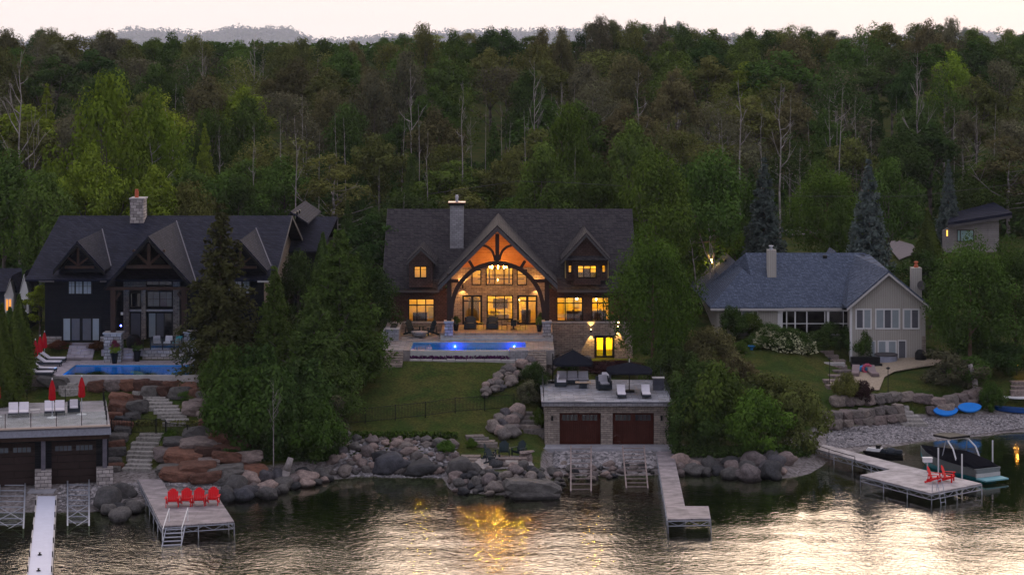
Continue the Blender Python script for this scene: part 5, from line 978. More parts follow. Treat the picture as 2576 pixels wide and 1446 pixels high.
course([(355, 1000), (420, 1000), (520, 1012)], 0, 1, 'red stone block in the second row below the deep blue pool', ('red', 'dark'), 1.2)
# small stones: uncountable
def pebbles(polys, n, s0, s1, mat, label, name='pebbles'):
    V = []; Fc = []; octa = np.array([(1, 0, 0), (0, 1, 0), (-1, 0, 0), (0, -1, 0), (0, 0, .8), (.7, .7, .35), (-.7, .7, .4), (-.7, -.7, .35), (.7, -.7, .4)]); fo = [(0, 5, 4), (5, 1, 4), (1, 6, 4), (6, 2, 4), (2, 7, 4), (7, 3, 4), (3, 8, 4), (8, 0, 4)]
    per = n//len(polys)
    for (u0_, u1_, va, vb, vc, vd) in polys:          # strip: left u, right u, v top/bottom at left, v top/bottom at right
        for _ in range(per):
            t = rr.random(); u = u0_+(u1_-u0_)*t; a = va+(vc-va)*t; b = vb+(vd-vb)*t; p = G(u, a+(b-a)*rr.random()); s = rr.uniform(s0, s1); th = rr.random()*6.28; c_, s_ = math.cos(th)*s, math.sin(th)*s
            k = len(V); sy = rr.uniform(.6, 1)
            V += [(p.x+x_*c_-y_*s_*sy, p.y+x_*s_+y_*c_*sy, p.z+z_*s*.8+.02) for x_, y_, z_ in octa]; Fc += [(a_+k, b_+k, c2+k) for a_, b_, c2 in fo]
    mm = bpy.data.meshes.new(name); mm.from_pydata(V, [], Fc); at = mm.attributes.new('tint', 'FLOAT', 'FACE'); at.data.foreach_set('value', np.repeat(np.random.default_rng(1).random(len(Fc)//8), 8).astype(np.float32))
    mm.materials.append(mat); o = bpy.data.objects.new(name, mm); C.objects.link(o); return tag(o, label, 'stones', kind='stuff')
def pebmat(name, a, b):
    m, t, bs = base_mat(name); bs.inputs['Roughness'].default_value = .85; at = nd(t, 'ShaderNodeAttribute', attribute_name='tint'); r = nd(t, 'ShaderNodeValToRGB'); r.color_ramp.elements[0].color = (*a, 1); r.color_ramp.elements[1].color = (*b, 1); t.links.new(at.outputs['Fac'], r.inputs[0]); t.links.new(r.outputs[0], bs.inputs['Base Color']); return m
pm = pebmat('pebble_grey', (.09, .085, .09), (.38, .34, .34))
pebbles([(150, 400, 1222, 1285, 1215, 1240), (400, 560, 1195, 1220, 1205, 1235)], 2600, .06, .16, pm, 'grey pebbles of the small beach below the dark boathouse')
pebbles([(1395, 1660, 1130, 1178, 1130, 1178)], 1500, .12, .30, pm, 'pale cobbles spread below the apron of the stone boathouse', 'cobbles')
pebbles([(2080, 2300, 1085, 1130, 1055, 1112), (2300, 2600, 1055, 1112, 1040, 1075)], 6000, .06, .14, pm, 'grey pebbles of the beach before the bungalow')
pebbles([(880, 1130, 1190, 1200, 1186, 1204)], 500, .05, .14, pm, 'pebbles of the narrow beach below the stone bank')
pebbles([(840, 1150, 1105, 1190, 1112, 1185)], 900, .10, .24, pm, 'small stones filling gaps in the boulder bank', 'cobbles')
# stone stairs
def stairs(name, pts, w_, lab, mat='slab', dz=.03):
    t = thing(name, lab, 'steps', G(*pts[0])); 
    for i, (u, v) in enumerate(pts):
        p = G(u, v); m = MB(); ww = w_*rr.uniform(.85, 1.12); a = rr.uniform(-.22, .22); m.box(-ww/2, ww/2, -.32, .5, -.5, dz+.14)
        o = m.build('step', RK[mat], t, w=False, bevel=.04); o.location = Vector((p.x, p.y, p.z))-t.location; o.rotation_euler = (0, 0, a)
    return t
stairs('garden_steps', [(345, 1182), (350, 1173), (353, 1162), (356, 1151), (359, 1140), (362, 1129), (366, 1118), (375, 1106), (388, 1096)], 2.0, 'lower flight of pale stone garden steps rising right of the dark boathouse')
stairs('garden_steps', [(440, 1068), (445, 1060), (438, 1051), (430, 1043), (420, 1035), (412, 1027), (402, 1018), (395, 1010), (388, 1002), (370, 993)], 2.0, 'upper curving flight of pale stone garden steps between red blocks')
stairs('garden_steps', [(180, 985), (175, 978), (168, 971), (160, 965)], 1.7, 'short stone steps from the deep blue pool down to the garden', dz=.1)
stairs('garden_steps', [(1345, 1088), (1335, 1077), (1326, 1066), (1318, 1055), (1308, 1044)], 1.8, 'stone stairs climbing left of the stone boathouse', 'tan', .1)
stairs('garden_steps', [(1225, 1122), (1215, 1116), (1205, 1109), (1195, 1102)], 1.6, 'broad stone steps at the lower right corner of the lawn', 'tan', .08)
stairs('garden_steps', [(1150, 1190), (1160, 1180), (1168, 1170), (1176, 1160), (1184, 1152)], 1.4, 'little stone steps from the water up to the fire pit', 'tan')
stairs('garden_steps', [(1400, 912), (1392, 905), (1384, 898)], 1.5, 'stone steps under the cantilever umbrella at the lawn corner', 'tan', .1)
stairs('garden_steps', [(2100, 975), (2095, 962), (2110, 950), (2118, 938), (2110, 925), (2105, 912), (2088, 900), (2075, 890)], 1.6, 'winding stone steps beside the right lawn', 'pink', .1)
stairs('beach_steps', [(2300, 1072), (2290, 1062), (2280, 1052), (2265, 1042), (2255, 1032)], 2.2, 'long grey slab steps through the beach wall', 'slab', .1)
stairs('garden_steps', [(2560, 990), (2562, 978), (2563, 966)], 1.3, 'timber edged steps at the far right edge', 'pink', .1)
# ================================================================ docks
m_plank = brick('dock_planks', (.33, .29, .30), (.25, .22, .225), (.10, .085, .085), 30, .14, .010, var=.3, vs=1.6)
MPL = plan_planks('planks_weathered', (.28, .235, .245), (.19, .16, .17), (.09, .075, .08)); MPR = plan_planks('planks_grey', (.38, .34, .35), (.31, .28, .29), (.13, .11, .11), R(30))
def deck_poly(root, quad, z, mat, name='decking', th=.08):
    MB().poly([(p[0], p[1], z-th) for p in quad], (0, 0, th)).build(name, mat, root)
def truss(root, a, b, z, h=.42, leg_every=2.6, drop=1.6, legs=True):
    a = Vector((a[0], a[1], z)); b = Vector((b[0], b[1], z)); L = (b-a).length; n = max(2, int(L/.6)); m = MB(); dn = Vector((0, 0, -h))
    m.beam(a+Vector((0, 0, -.1)), b+Vector((0, 0, -.1)), .05, .06); m.beam(a+dn, b+dn, .04, .05)
    for i in range(n):
        p = a.lerp(b, i/n); q = a.lerp(b, (i+1)/n); m.beam(p+(dn if i % 2 else Vector((0, 0, -.1))), q+(Vector((0, 0, -.1)) if i % 2 else dn), .03, .03)
    m.build('side_truss', m_metal, root)
    if legs:
        k = max(1, round(L/leg_every))
        for i in range(k+1): p = a.lerp(b, i/k); MB().cyl(p+Vector((0, 0, -.05)), p+Vector((.04, -.1, -drop)), .035).build('leg', m_metal, root)
dk = thing('dock', 'weathered plank dock widening into a platform with four red chairs', 'dock', (X(470, 148), 148, 0)); z = .92
A = [Wz(u, v, z) for u, v in ((347, 1204), (405, 1204), (426, 1238), (548, 1248), (589, 1311), (407.6, 1323))]
deck_poly(dk, A, z, MPL)
for i, j in ((5, 4), (4, 3), (0, 5)): truss(dk, A[i], A[j], z-.03)
sd = thing('dock_stairs', 'aluminium stairs with two white handrails going from the dock into the water', 'stairs', Wz(443, 1318, z)); 
a0, a1 = Wz(421, 1320, z), Wz(465, 1318, z)
for k in range(7): p = a0+Vector((0, -.36*k, -.04-.17*k)); q = a1+Vector((0, -.36*k, -.04-.17*k)); MB().beam(p, q, .22, .04).build('tread', m_metal, sd)
for a, s_ in ((a0, -1), (a1, 1)):
    MB().beam(a+Vector((s_*.04, 0, -.05)), a+Vector((s_*.04, -2.4, -1.2)), .05, .14).build('stringer', m_metal, sd); MB().tube([a+Vector((s_*.04, 1.0, .0)), a+Vector((s_*.04, 1.0, .85)), a+Vector((s_*.04, -1.6, .1)), a+Vector((s_*.04, -1.65, -.6))], .035, 6).build('handrail', m_white, sd)
rd = thing('dock', 'long narrow plank dock with a short side platform, below the stone boathouse', 'dock', (X(1700, 155), 155, 0))
B = [Wz(u, v, z) for u, v in ((1650, 1128), (1692, 1128), (1723, 1272), (1782, 1272), (1787.5, 1303), (1680, 1305))]
deck_poly(rd, B, z, MPL)
for i, j in ((0, 5), (5, 4), (4, 3), (1, 2)): truss(rd, B[i], B[j], z-.03)
gd = thing('dock', 'pale grey dock walkway leading to a wide platform with two red chairs at right', 'dock', (X(2340, 160), 160, 0)); z2 = .8
E_ = [Wz(u, v, z2) for u, v in ((2052, 1128), (2072, 1117), (2286, 1172), (2469, 1215), (2343, 1240), (2164, 1194), (2240, 1180))]
deck_poly(gd, [E_[0], E_[1], E_[2], E_[6]], z2, MPR); deck_poly(gd, [E_[6], E_[2], E_[3], E_[4], E_[5]], z2+.004, MPR)
for i, j in ((5, 4), (4, 3), (5, 6), (0, 6)): truss(gd, E_[i], E_[j], z2-.03)
ld = thing('dock_ladder', 'aluminium swim ladder with curved rails on the right platform', 'ladder', Wz(2364, 1236, z2)); c = Wz(2362, 1236, z2); dr = (E_[3]-E_[4]).normalized(); out_ = Vector((dr.y, -dr.x, 0))
for s_ in (-.25, .25): b_ = c+dr*s_; MB().tube([b_-out_*.4+Vector((0, 0, 0)), b_-out_*.35+Vector((0, 0, .7)), b_+Vector((0, 0, .85)), b_+out_*.18+Vector((0, 0, .3)), b_+out_*.45+Vector((0, 0, -1.1))], .028, 6).build('rail', m_metal, ld)
for k in range(4): f_ = .22+k*.08; MB().beam(c-dr*.25+out_*f_+Vector((0, 0, -.1-.28*k)), c+dr*.25+out_*f_+Vector((0, 0, -.1-.28*k)), .07, .03).build('rung', m_metal, ld)
wr_ = thing('floating_ramp', 'smooth white floating ramp with black cleats running into the lake at lower left', 'ramp', Wz(110, 1330, .3))
q = [Wz(u, v, .45) for u, v in ((93, 1246), (141.5, 1246), (128, 1470), (66, 1470))]
MB().poly([(p.x, p.y, .25) for p in q], (0, 0, .2)).build('deck', M('ramp_white', (.56, .56, .66), .5, .06, 2), wr_)
for s_, (i, j) in ((0, (0, 3)), (1, (1, 2))):
    MB().beam(q[i]+Vector((0, 0, -.12)), q[j]+Vector((0, 0, -.12)), .09, .3).build('side_rail', m_fascia_w, wr_)
    for k in range(6): p = q[i].lerp(q[j], .13+.15*k); MB().cyl(p+Vector((0, 0, -.4)), p+Vector((0, 0, .38)), .035).build('cleat_post', m_blackm, wr_)
for v in (1397, 1440-15+12): p = Wz(100 if v < 1400 else 97, v-2, .46); MB().lathe(p, [(.14, 0), (.12, .05), (.05, .07), (.05, .15), (.1, .16), (.02, .18)], 8).build('cleat', m_blackm, wr_)
MB().box(X(83, 154), X(148, 154), 152.2, 154.4, .1, .62).build('slab', m_deckst, tag(thing('stone_landing', 'flat stone landing at the head of the white ramp', 'landing', (X(115, 153), 153, .3))))
# boat rails (marine railways)
def rails(u0_, u1_, ut, vb, lab, mat=m_metal, rungs=11, top_v=1200, brace=True, lift=0):
    a, b = Wz(u0_, top_v, .95+lift), Wz(u1_, top_v, .95+lift); t = thing('boat_rail', lab, 'boat rail', (a+b)/2)
    a2, b2 = Wz(u0_+ut, vb, .12), Wz(u1_+ut, vb, .12); a2.z = b2.z = -.25+lift*.7
    for p, q_ in ((a, a2), (b, b2)): MB().beam(p, q_, .10, .14).build('rail', mat, t)
    for k in range(rungs): f_ = (k+.5)/rungs; MB().beam(a.lerp(a2, f_), b.lerp(b2, f_), .06, .06).build('crossbar', mat, t)
    if brace:
        for f0_, f1_ in ((.5, .72), (.72, .94)): MB().beam(a.lerp(a2, f0_), b.lerp(b2, f1_), .05, .04).build('brace', mat, t); MB().beam(b.lerp(b2, f0_)+Vector((0, 0, .05)), a.lerp(a2, f1_)+Vector((0, 0, .05)), .05, .04).build('brace', mat, t)
rails(170, 224, 0, 1334, 'galvanised boat rail between the white ramp and the dock'); rails(0, 64, -6, 1342, 'galvanised boat rail at the left edge beside the white ramp')
m_rust = M('rail_brown', (.22, .17, .16), .7, .3)
rails(1436, 1487, 0, 1236, 'brown boat rail below the left mahogany garage door', m_rust, 9, 1122, False, .5); rails(1566, 1620, 10, 1228, 'brown boat rail with more rungs below the right mahogany garage door', m_rust, 11, 1122, False, .5)
# ================================================================ furniture builders (local frame, front to -y)
def adirondack(mat, label, loc, rz=0, s=1, group=None):
    t = thing('adirondack_chair', label, 'chair', loc, rz, group); t.scale = (s, s, s)
    m = MB(); 
    for k in range(5): m.poly([(-.28, -.42+.13*k, .40-.035*k), (.28, -.42+.13*k, .40-.035*k), (.28, -.31+.13*k, .37-.035*k), (-.28, -.31+.13*k, .37-.035*k)], (0, 0, .025))
    m.build('seat', mat, t, w=False); m = MB(); hh = [.62, .72, .78, .78, .72, .62]
    for k in range(6):
        x0_ = -.33+.11*k; tilt = .32; m.poly([(x0_+.006, .14, .24), (x0_+.104, .14, .24), (x0_+.112, .14+tilt*hh[k]*1.05, .24+hh[k]), (x0_+.06, .14+tilt*(hh[k]+.05), .24+hh[k]+.05), (x0_-.002, .14+tilt*hh[k]*1.05, .24+hh[k])], (0, .022, 0))
    m.beam((-.33, .19, .35), (.33, .19, .35), .04, .07); m.beam((-.34, .38, .82), (.34, .38, .82), .03, .06); m.build('backrest', mat, t, w=False)
    for s_ in (-1, 1):
        MB().poly([(s_*.33, -.45, .56), (s_*.48, -.45, .56), (s_*.46, .34, .56), (s_*.36, .34, .56)][::s_], (0, 0, .03)).build('arm', mat, t, w=False)
        MB().box(min(s_*.36, s_*.40), max(s_*.36, s_*.40), -.38, -.28, 0, .56).build('leg', mat, t, w=False); MB().beam((s_*.34, -.42, .36), (s_*.34, .55, .05), .04, .12).build('leg', mat, t, w=False)
        MB().beam((s_*.39, .28, .56), (s_*.37, .34, .12), .04, .06).build('arm_support', mat, t, w=False)
    return t
ch0 = adirondack(m_red, 'leftmost of the four red chairs in a row on the dock', Wz(434, 1273, .924), R(4), 1.06, 'four red chairs on the dock'); kk = tree_of(ch0)
for u, v, lab in ((467, 1271, 'second from left of the four red chairs on the dock'), (500, 1270, 'third from left of the four red chairs on the dock'), (535, 1268, 'rightmost of the four red chairs on the dock')): dup(ch0, kk, Wz(u, v, .924), R(rr.uniform(-3, 5)), lab)
for u, v, lab in ((2349, 1213, 'left one of two red chairs on the right platform'), (2384, 1210, 'right one of two red chairs on the right platform')): dup(ch0, kk, Wz(u, v, .806), R(68), lab, 'two red chairs on the right platform')
tc_ = adirondack(m_teal, 'dark fire pit chair nearest the stone table, seen from behind', Wz(1240, 1166, 1.28), R(60), 1.05, 'dark chairs round the fire pit'); k2 = tree_of(tc_)
for u, v, a, lab in ((1232, 1153, 80, 'dark fire pit chair at the far left'), (1268, 1147, 0, 'middle dark chair facing the fire pit'), (1306, 1146, -40, 'rightmost dark chair at the fire pit')): dup(tc_, k2, Wz(u, v, 1.28), R(a), lab)
for u, a, lab in ((1038, 55, 'left dark chair beside the fire bowl on the checked rug'), (1081, -60, 'right dark chair beside the fire bowl on the checked rug')): dup(tc_, k2, (X(u, 190.3), 190.3, 6.46), R(a), lab, 'dark chairs on the checked rug', scale=(1.25, 1.25, 1.25))
# fire pit stones
fp = thing('stone_bench', 'long flat stone table with pinkish slab legs at the fire pit', 'stone bench', Wz(1285, 1166, 1.25)); c = Wz(1285, 1168, 1.25)
MB().box(c.x-.95, c.x+1.15, c.y-.25, c.y+.25, 1.62, 1.75).build('table_top', RK['pink'], fp, bevel=.03)
for dx in (-.6, .75): MB().box(c.x+dx-.2, c.x+dx+.2, c.y-.2, c.y+.2, 1.1, 1.615).build('leg', RK['pink'], fp)
p = Wz(1323, 1160, 1.2); rock(RS[0], (p.x, p.y, 1.85), (1.3, 1.1, 1.2), 'pink', 'flat rust coloured stone at the right end of the fire pit table', name='stone_slab'); rock(RB[0], (p.x, p.y, 1.4), (.9, .8, 1.1), 'pink', 'pinkish block holding up the flat stone at the fire pit', name='stone_block')
m = MB(); q = [G(u, v) for u, v in ((1190, 1160), (1240, 1148), (1330, 1150), (1345, 1178), (1215, 1184))]; o = m.poly([(p.x, p.y, p.z+.06) for p in q], (0, 0, .05)).build('path_flagstone', m_flag); o['kind'] = 'structure'
# rug, fire bowl, fire table, dining set on the terrace
def checker(name, a, b, s):
    m, t, bs = base_mat(name); c_ = nd(t, 'ShaderNodeTexChecker'); c_.inputs['Scale'].default_value = s; c_.inputs[1].default_value = (*a, 1); c_.inputs[2].default_value = (*b, 1); mp = nd(t, 'ShaderNodeMapping'); g = nd(t, 'ShaderNodeTexCoord'); mp.inputs['Location'].default_value = (0, 0, .31); t.links.new(g.outputs['Object'], mp.inputs[0]); t.links.new(mp.outputs[0], c_.inputs[0]); t.links.new(c_.outputs[0], bs.inputs['Base Color']); return m
rg_ = thing('outdoor_rug', 'black and white checked rug on the lower terrace', 'rug', (X(1056, 189), 189, 6.45)); MB().box(X(1012, 189), X(1104, 189), 187.9, 191.3, 6.442, 6.452).build('rug', checker('rug_check', (.5, .47, .46), (.02, .02, .02), 1.9), rg_)
MB().lathe((X(1055, 188.8), 188.8, 6.455), [(.25, 0), (.5, .12), (.72, .42), (.74, .5), (.6, .48), (.2, .4)], 18).build('fire_bowl', m_stone_g, smooth=True).update_tag()
bpy.data.objects['fire_bowl']['label'] = 'round grey concrete fire bowl on the checked rug'; bpy.data.objects['fire_bowl']['category'] = 'fire bowl'
ft = thing('stone_planter', 'tall grey stone box with a rock bed on top at the left terrace corner', 'stone box', (X(990, 187), 187, 6.4)); MB().box(X(970, 187), X(1003, 187), 186.9, 191.5, 6.43, 7.35).build('stone_box', m_stone_g, ft); MB().box(X(968, 187), X(1005, 187), 186.85, 191.6, 7.352, 7.42).build('top', m_cap, ft); MB().box(X(980, 187), X(996, 187), 187.6, 190.6, 7.422, 7.46).build('lava_rock', RK['dark'], ft)
dr_ = thing('deck_railing', 'thin metal railing at the left end of the pool deck', 'railing', (X(962, 184), 184, 6.4))
for k in range(8): MB().box(X(962, 184)-.02, X(962, 184)+.02, 181.5+k*.8, 181.54+k*.8, 6.4, 7.4).build('baluster', m_metal, dr_)
MB().box(X(962, 184)-.03, X(962, 184)+.03, 181.4, 187.2, 7.402, 7.45).build('handrail', m_metal, dr_)
def armchair(label, loc, rz=0, group=None, cm=m_wicker, s=1):
    t = thing('armchair', label, 'armchair', loc, rz, group); t.scale = (s, s, s)
    MB().box(-.38, .38, -.38, .38, .08, .38).build('seat_base', m_wicker, t, w=False, bevel=.03); MB().box(-.30, .30, -.36, .22, .382, .50).build('seat_cushion', cm, t, w=False, bevel=.04)
    MB().poly([(-.44, .24, .1), (.44, .24, .1), (.44, .36, .85), (-.44, .36, .85)], (0, .12, 0)).build('backrest', m_wicker, t, w=False)
    for s_ in (-1, 1): MB().box(min(s_*.385, s_*.46), max(s_*.385, s_*.46), -.38, .3, .05, .62).build('arm', m_wicker, t, w=False)
    MB().poly([(-.30, .10, .5), (.30, .10, .5), (.28, .22, .95), (-.28, .22, .95)], (0, .1, 0)).build('back_cushion', cm, t, w=False); return t
a1_ = armchair('dark wicker armchair left of the small side table under the arch', (X(1183, 190), 190, 7.0), 0, 'two dark armchairs facing the pool', m_wicker, 1.15); dup(a1_, tree_of(a1_), (X(1238.5, 190), 190, 7.0), 0, 'dark wicker armchair right of the small side table, below the middle window')
stb = thing('side_table', 'thin legged side table between two dark armchairs', 'table', (X(1209, 190), 190, 7)); MB().box(-.25, .25, -.25, .25, .52, .55).build('table_top', m_blackm, stb, w=False)
for a, b in ((-1, -1), (1, -1), (1, 1), (-1, 1)): MB().box(a*.23-.012, a*.23+.012, b*.23-.012, b*.23+.012, 0, .519).build('leg', m_blackm, stb, w=False)
dt = thing('dining_table', 'dark round table with chairs at the right of the porch', 'table', (X(1292, 190), 190, 7)); MB().lathe((0, 0, 0), [(.3, 0), (.06, .05), (.06, .68), (.62, .7), (.62, .74)], 16).build('table', m_black, dt, w=False)
dc = None
for k, (dx, dy, a, lab) in enumerate(((-.8, -.3, 90, 'dark dining chair left of the round porch table'), (.8, -.2, -90, 'dark dining chair right of the round porch table'), (0, -.85, 180, 'dark dining chair on the pool side of the round porch table'))):
    if dc is None:
        dc = thing('dining_chair', lab, 'chair', (X(1292, 190)+dx, 190+dy, 7), R(a), 'chairs round the porch table'); MB().box(-.24, .24, -.24, .24, .42, .47).build('seat', m_black, dc, w=False); MB().box(-.24, .24, .2, .24, .47, .95).build('backrest', m_black, dc, w=False)
        for a_, b_ in ((-1, -1), (1, -1), (1, 1), (-1, 1)): MB().box(a_*.22-.015, a_*.22+.015, b_*.22-.015, b_*.22+.015, 0, .419).build('leg', m_black, dc, w=False)
        dck = tree_of(dc)
    else: dup(dc, dck, (X(1292, 190)+dx, 190+dy, 7), R(a), lab)
def pot(loc, label, leaf, h=.6, mat=m_black, fl=None, s=1):
    t = thing('potted_plant', label, 'potted plant', loc); MB().lathe((0, 0, 0), [(.16*s, 0), (.26*s, h*.92), (.29*s, h*.94), (.29*s, h), (.2*s, h-.02)], 12).build('pot', mat, t, w=False)
    for j, (lf, dz_, k) in enumerate([(leaf, h-.1, .62*s)]+([(fl, h+.2*s, .55*s)] if fl else [])):
        o = PROTO['bush0'][1][0][0].copy(); o.name = 'foliage' if j == 0 else 'flowers'; C.objects.link(o); o.parent = t; o.location = (0, 0, dz_); o.scale = (k, k, k*1.1); o.material_slots[0].link = 'OBJECT'; o.material_slots[0].material = LM[lf]
    return t
pot((X(1147, 189), 189, 7), 'dark tall pot with leaves left of the porch doors', 'deep'); pot((X(1357, 188.3), 188.3, 7), 'dark pot with green plant beside the right stone pier', 'bright'); pot((X(1362, 191.5), 191.5, 7), 'dark pot in the corner behind the right stone pier', 'deep')
pot(Vector((X(288, 176.5), 176.5, 6)), 'tall black planter with magenta and lime flowers left of the narrow steps', 'lime', .85, fl='magenta', s=1.15); pot(Vector((X(345, 177.7), 177.7, 6)), 'tall black planter with dark red flowers right of the narrow steps', 'green', .85, fl='purple', s=1.15)
# loungers
def lounger(label, loc, rz, group, frame=m_wicker, cm=m_cushw, back=35, s=1, width=.68):
    t = thing('sun_lounger', label, 'sun lounger', loc, rz, group); t.scale = (s, s, s); w2 = width/2
    MB().box(-w2, w2, -1.0, .95, .14, .30).build('frame', frame, t, w=False)
    for a in (-1, 1):
        for b in (-.95, .85): MB().box(a*w2-.04*(a > 0)-.0, a*w2+.04*(a < 0), b, b+.06, 0, .139).build('leg', frame, t, w=False)
    MB().box(-w2+.02, w2-.02, -.98, .28, .302, .40).build('mattress', cm, t, w=False, bevel=.03); c_, s_ = math.cos(R(back)), math.sin(R(back))
    MB().poly([(-w2+.02, .28, .31), (w2-.02, .28, .31), (w2-.02, .28+.78*c_, .31+.78*s_), (-w2+.02, .28+.78*c_, .31+.78*s_)], (0, -.08*s_, .08*c_+.02)).build('backrest', cm, t, w=False); return t
l0_ = lounger('nearest white cushioned lounger at the left end of the deep blue pool', Wz(100, 946, 6.0), R(90), 'row of loungers at the left end of the deep blue pool', s=1.05); lk_ = tree_of(l0_)
for u, v, lab in ((108, 936, 'second lounger from the front at the left end of the deep blue pool'), (122, 920, 'third lounger from the front at the left end of the deep blue pool'), (133, 911, 'farthest lounger at the left end of the deep blue pool')): dup(l0_, lk_, Wz(u, v, 6.0), R(90+rr.uniform(-4, 4)), lab)
g_ = 'two loungers on the stone boathouse roof'
dup(l0_, lk_, (X(1563, 169.5), 169.5, zs), 0, 'left lounger on the stone boathouse roof, beside the umbrella base', g_, (1.0, 1.0, 1.0)); dup(l0_, lk_, (X(1625, 169.5), 169.5, zs), 0, 'right lounger on the stone boathouse roof', g_, (1.0, 1.0, 1.0))
tl = lounger('left brown lounger on the gravel patio of the bungalow', G(2152, 945), R(-12), 'two brown loungers on the gravel patio', M('lounger_brown', (.16, .12, .12), .7, .1), M('sling_brown', (.24, .18, .18), .8, .1)); dup(tl, tree_of(tl), G(2196, 946), R(3), 'right brown lounger on the gravel patio of the bungalow')
for k, (x_, y_, a, lab) in enumerate(((-6.75, 5.0, 0, 'left lounger of the double daybed on the glass railed deck'), (-6.0, 5.0, 0, 'right lounger of the double daybed on the glass railed deck'), (-4.2, 5.3, 0, 'left lounger of the middle pair on the glass railed deck'), (-3.45, 5.3, 0, 'right lounger of the middle pair on the glass railed deck'))): dup(l0_, lk_, lbw(x_, y_), R(12), lab, 'white loungers on the glass railed deck', (1.05, .8, 1.05))
dt2 = armchair('single white deck chair beside the second red umbrella', lbw(-2.45, 5.4), R(12), None, m_cushw)
wt = thing('side_table', 'low pale side table between the daybeds on the glass railed deck', 'table', lbw(-5.2, 4.9), R(12)); MB().box(-.35, .35, -.3, .3, .38, .43).build('table_top', m_fascia_w, wt, w=False)
for a, b in ((-1, -1), (1, -1), (1, 1), (-1, 1)): MB().box(a*.3-.03, a*.3+.03, b*.25-.03, b*.25+.03, 0, .379).build('leg', m_fascia_w, wt, w=False)
def closed_umbrella(loc, label, h=2.9, ch_=1.55, group=None, base=m_white):
    t = thing('closed_umbrella', label, 'umbrella', loc, 0, group); MB().cyl((0, 0, 0), (0, 0, h), .028).build('pole', m_metal, t, w=False); MB().lathe((0, 0, 0), [(.36, 0), (.36, .04), (.06, .06), (.05, .2)], 16).build('base', base, t, w=False)
    m = MB(); n = 14; pr = [(.17, h-ch_), (.24, h-ch_+.12), (.20, h-ch_+.7), (.22, h-.7), (.10, h-.2), (.03, h-.03)]; vs = []
    for r, z_ in pr: vs += [(r*(1+.22*(i % 2)-.1)*math.cos(6.283*i/n), r*(1+.22*(i % 2)-.1)*math.sin(6.283*i/n), z_) for i in range(n)]
    m.add(vs, [(k*n+i, k*n+(i+1) % n, (k+1)*n+(i+1) % n, (k+1)*n+i) for k in range(len(pr)-1) for i in range(n)]); m.build('canopy', m_redc, t, w=False); MB().lathe((0, 0, h), [(.05, 0), (.04, .08), (.015, .14)], 8).build('finial', m_white, t, w=False); return t
cu = closed_umbrella(lbw(-4.0, 3.6), 'left closed red umbrella on the glass railed deck', 2.75, 1.5, 'closed red umbrellas on the boathouse deck'); ck = tree_of(cu); dup(cu, ck, lbw(-1.9, 4.6), 0, 'right closed red umbrella on the glass railed deck'); dup(cu, ck, lbw(-7.9, 4.8), 0, 'closed red umbrella cut by the left picture edge')
for u, v, lab in ((89, 931, 'frontmost of three closed red umbrellas beside the deep blue pool'), (101, 920, 'middle of three closed red umbrellas beside the deep blue pool'), (112, 909, 'rearmost of three closed red umbrellas beside the deep blue pool')): dup(cu, ck, Wz(u, v, 6.0), 0, lab, 'closed red umbrellas by the deep blue pool', (.85, .85, .87))
# roof terrace of the stone boathouse
def sofa(label, loc, L=2.6):
    t = thing('corner_sofa', label, 'sofa', loc); MB().box(0, L, 0, .8, .06, .36).build('base', m_wicker, t, w=False); MB().box(0, L, .8, .92, .06, .78).build('backrest', m_wicker, t, w=False); MB().box(-.02, .78, -1.2, -.004, .06, .36).build('base', m_wicker, t, w=False); MB().box(-.16, -.022, -1.2, .92, .06, .66).build('arm', m_wicker, t, w=False)
    for k in range(3):
        MB().box(.02+k*L/3, (k+1)*L/3-.02, .04, .64, .362, .5).build('seat_cushion', m_cush, t, w=False, bevel=.03); MB().poly([(.03+k*L/3, .62, .5), ((k+1)*L/3-.03, .62, .5), ((k+1)*L/3-.05, .72, .98), (.05+k*L/3, .72, .98)], (0, .12, 0)).build('back_cushion', m_cush, t, w=False)
    MB().box(0, .74, -1.18, .02, .362, .5).build('seat_cushion', m_cushw, t, w=False, bevel=.03); MB().poly([(-.01, -1.1, .5), (-.01, .3, .5), (.1, .3, .92), (.1, -1.1, .92)], (.1, 0, 0)).build('back_cushion', m_cushw, t, w=False)
sofa('grey cushioned corner sofa on the stone boathouse roof, under the square umbrella', (X(1400, 175.5), 175.5, zs))
tb_ = thing('fire_table', 'low dark table with a tan burner top before the corner sofa', 'table', (X(1467, 173.8), 173.8, zs)); MB().box(-.3, .3, -.25, .25, 0, .42).build('base', m_wicker, tb_, w=False); MB().box(-.62, .62, -.36, .36, .421, .50).build('table_top', M('table_tan', (.38, .28, .20), .6, .15), tb_, w=False); MB().box(-.28, .28, -.08, .08, .501, .53).build('burner', m_cush, tb_, w=False)
armchair('grey cushioned swivel chair on the stone boathouse roof', (X(1519, 173), 173, zs), R(15), None, m_cush, 1.2)
armchair('second grey swivel chair tucked behind the first on the boathouse roof', (X(1522, 175.6), 175.6, zs), R(-10), None, m_cushw, 1.0)
cb_ = thing('storage_cabinet', 'slatted grey cabinet at the right back corner of the boathouse roof', 'cabinet', (X(1656, 173), 173, zs)); MB().box(-.42, .42, -.3, .3, 0, .92).build('body', brick('slat_grey', (.12, .12, .15), (.10, .10, .13), (.03, .03, .04), 4, .1, .012), cb_, w=False); MB().box(-.48, .48, -.36, .36, .921, .98).build('top', m_fascia_w, cb_, w=False)
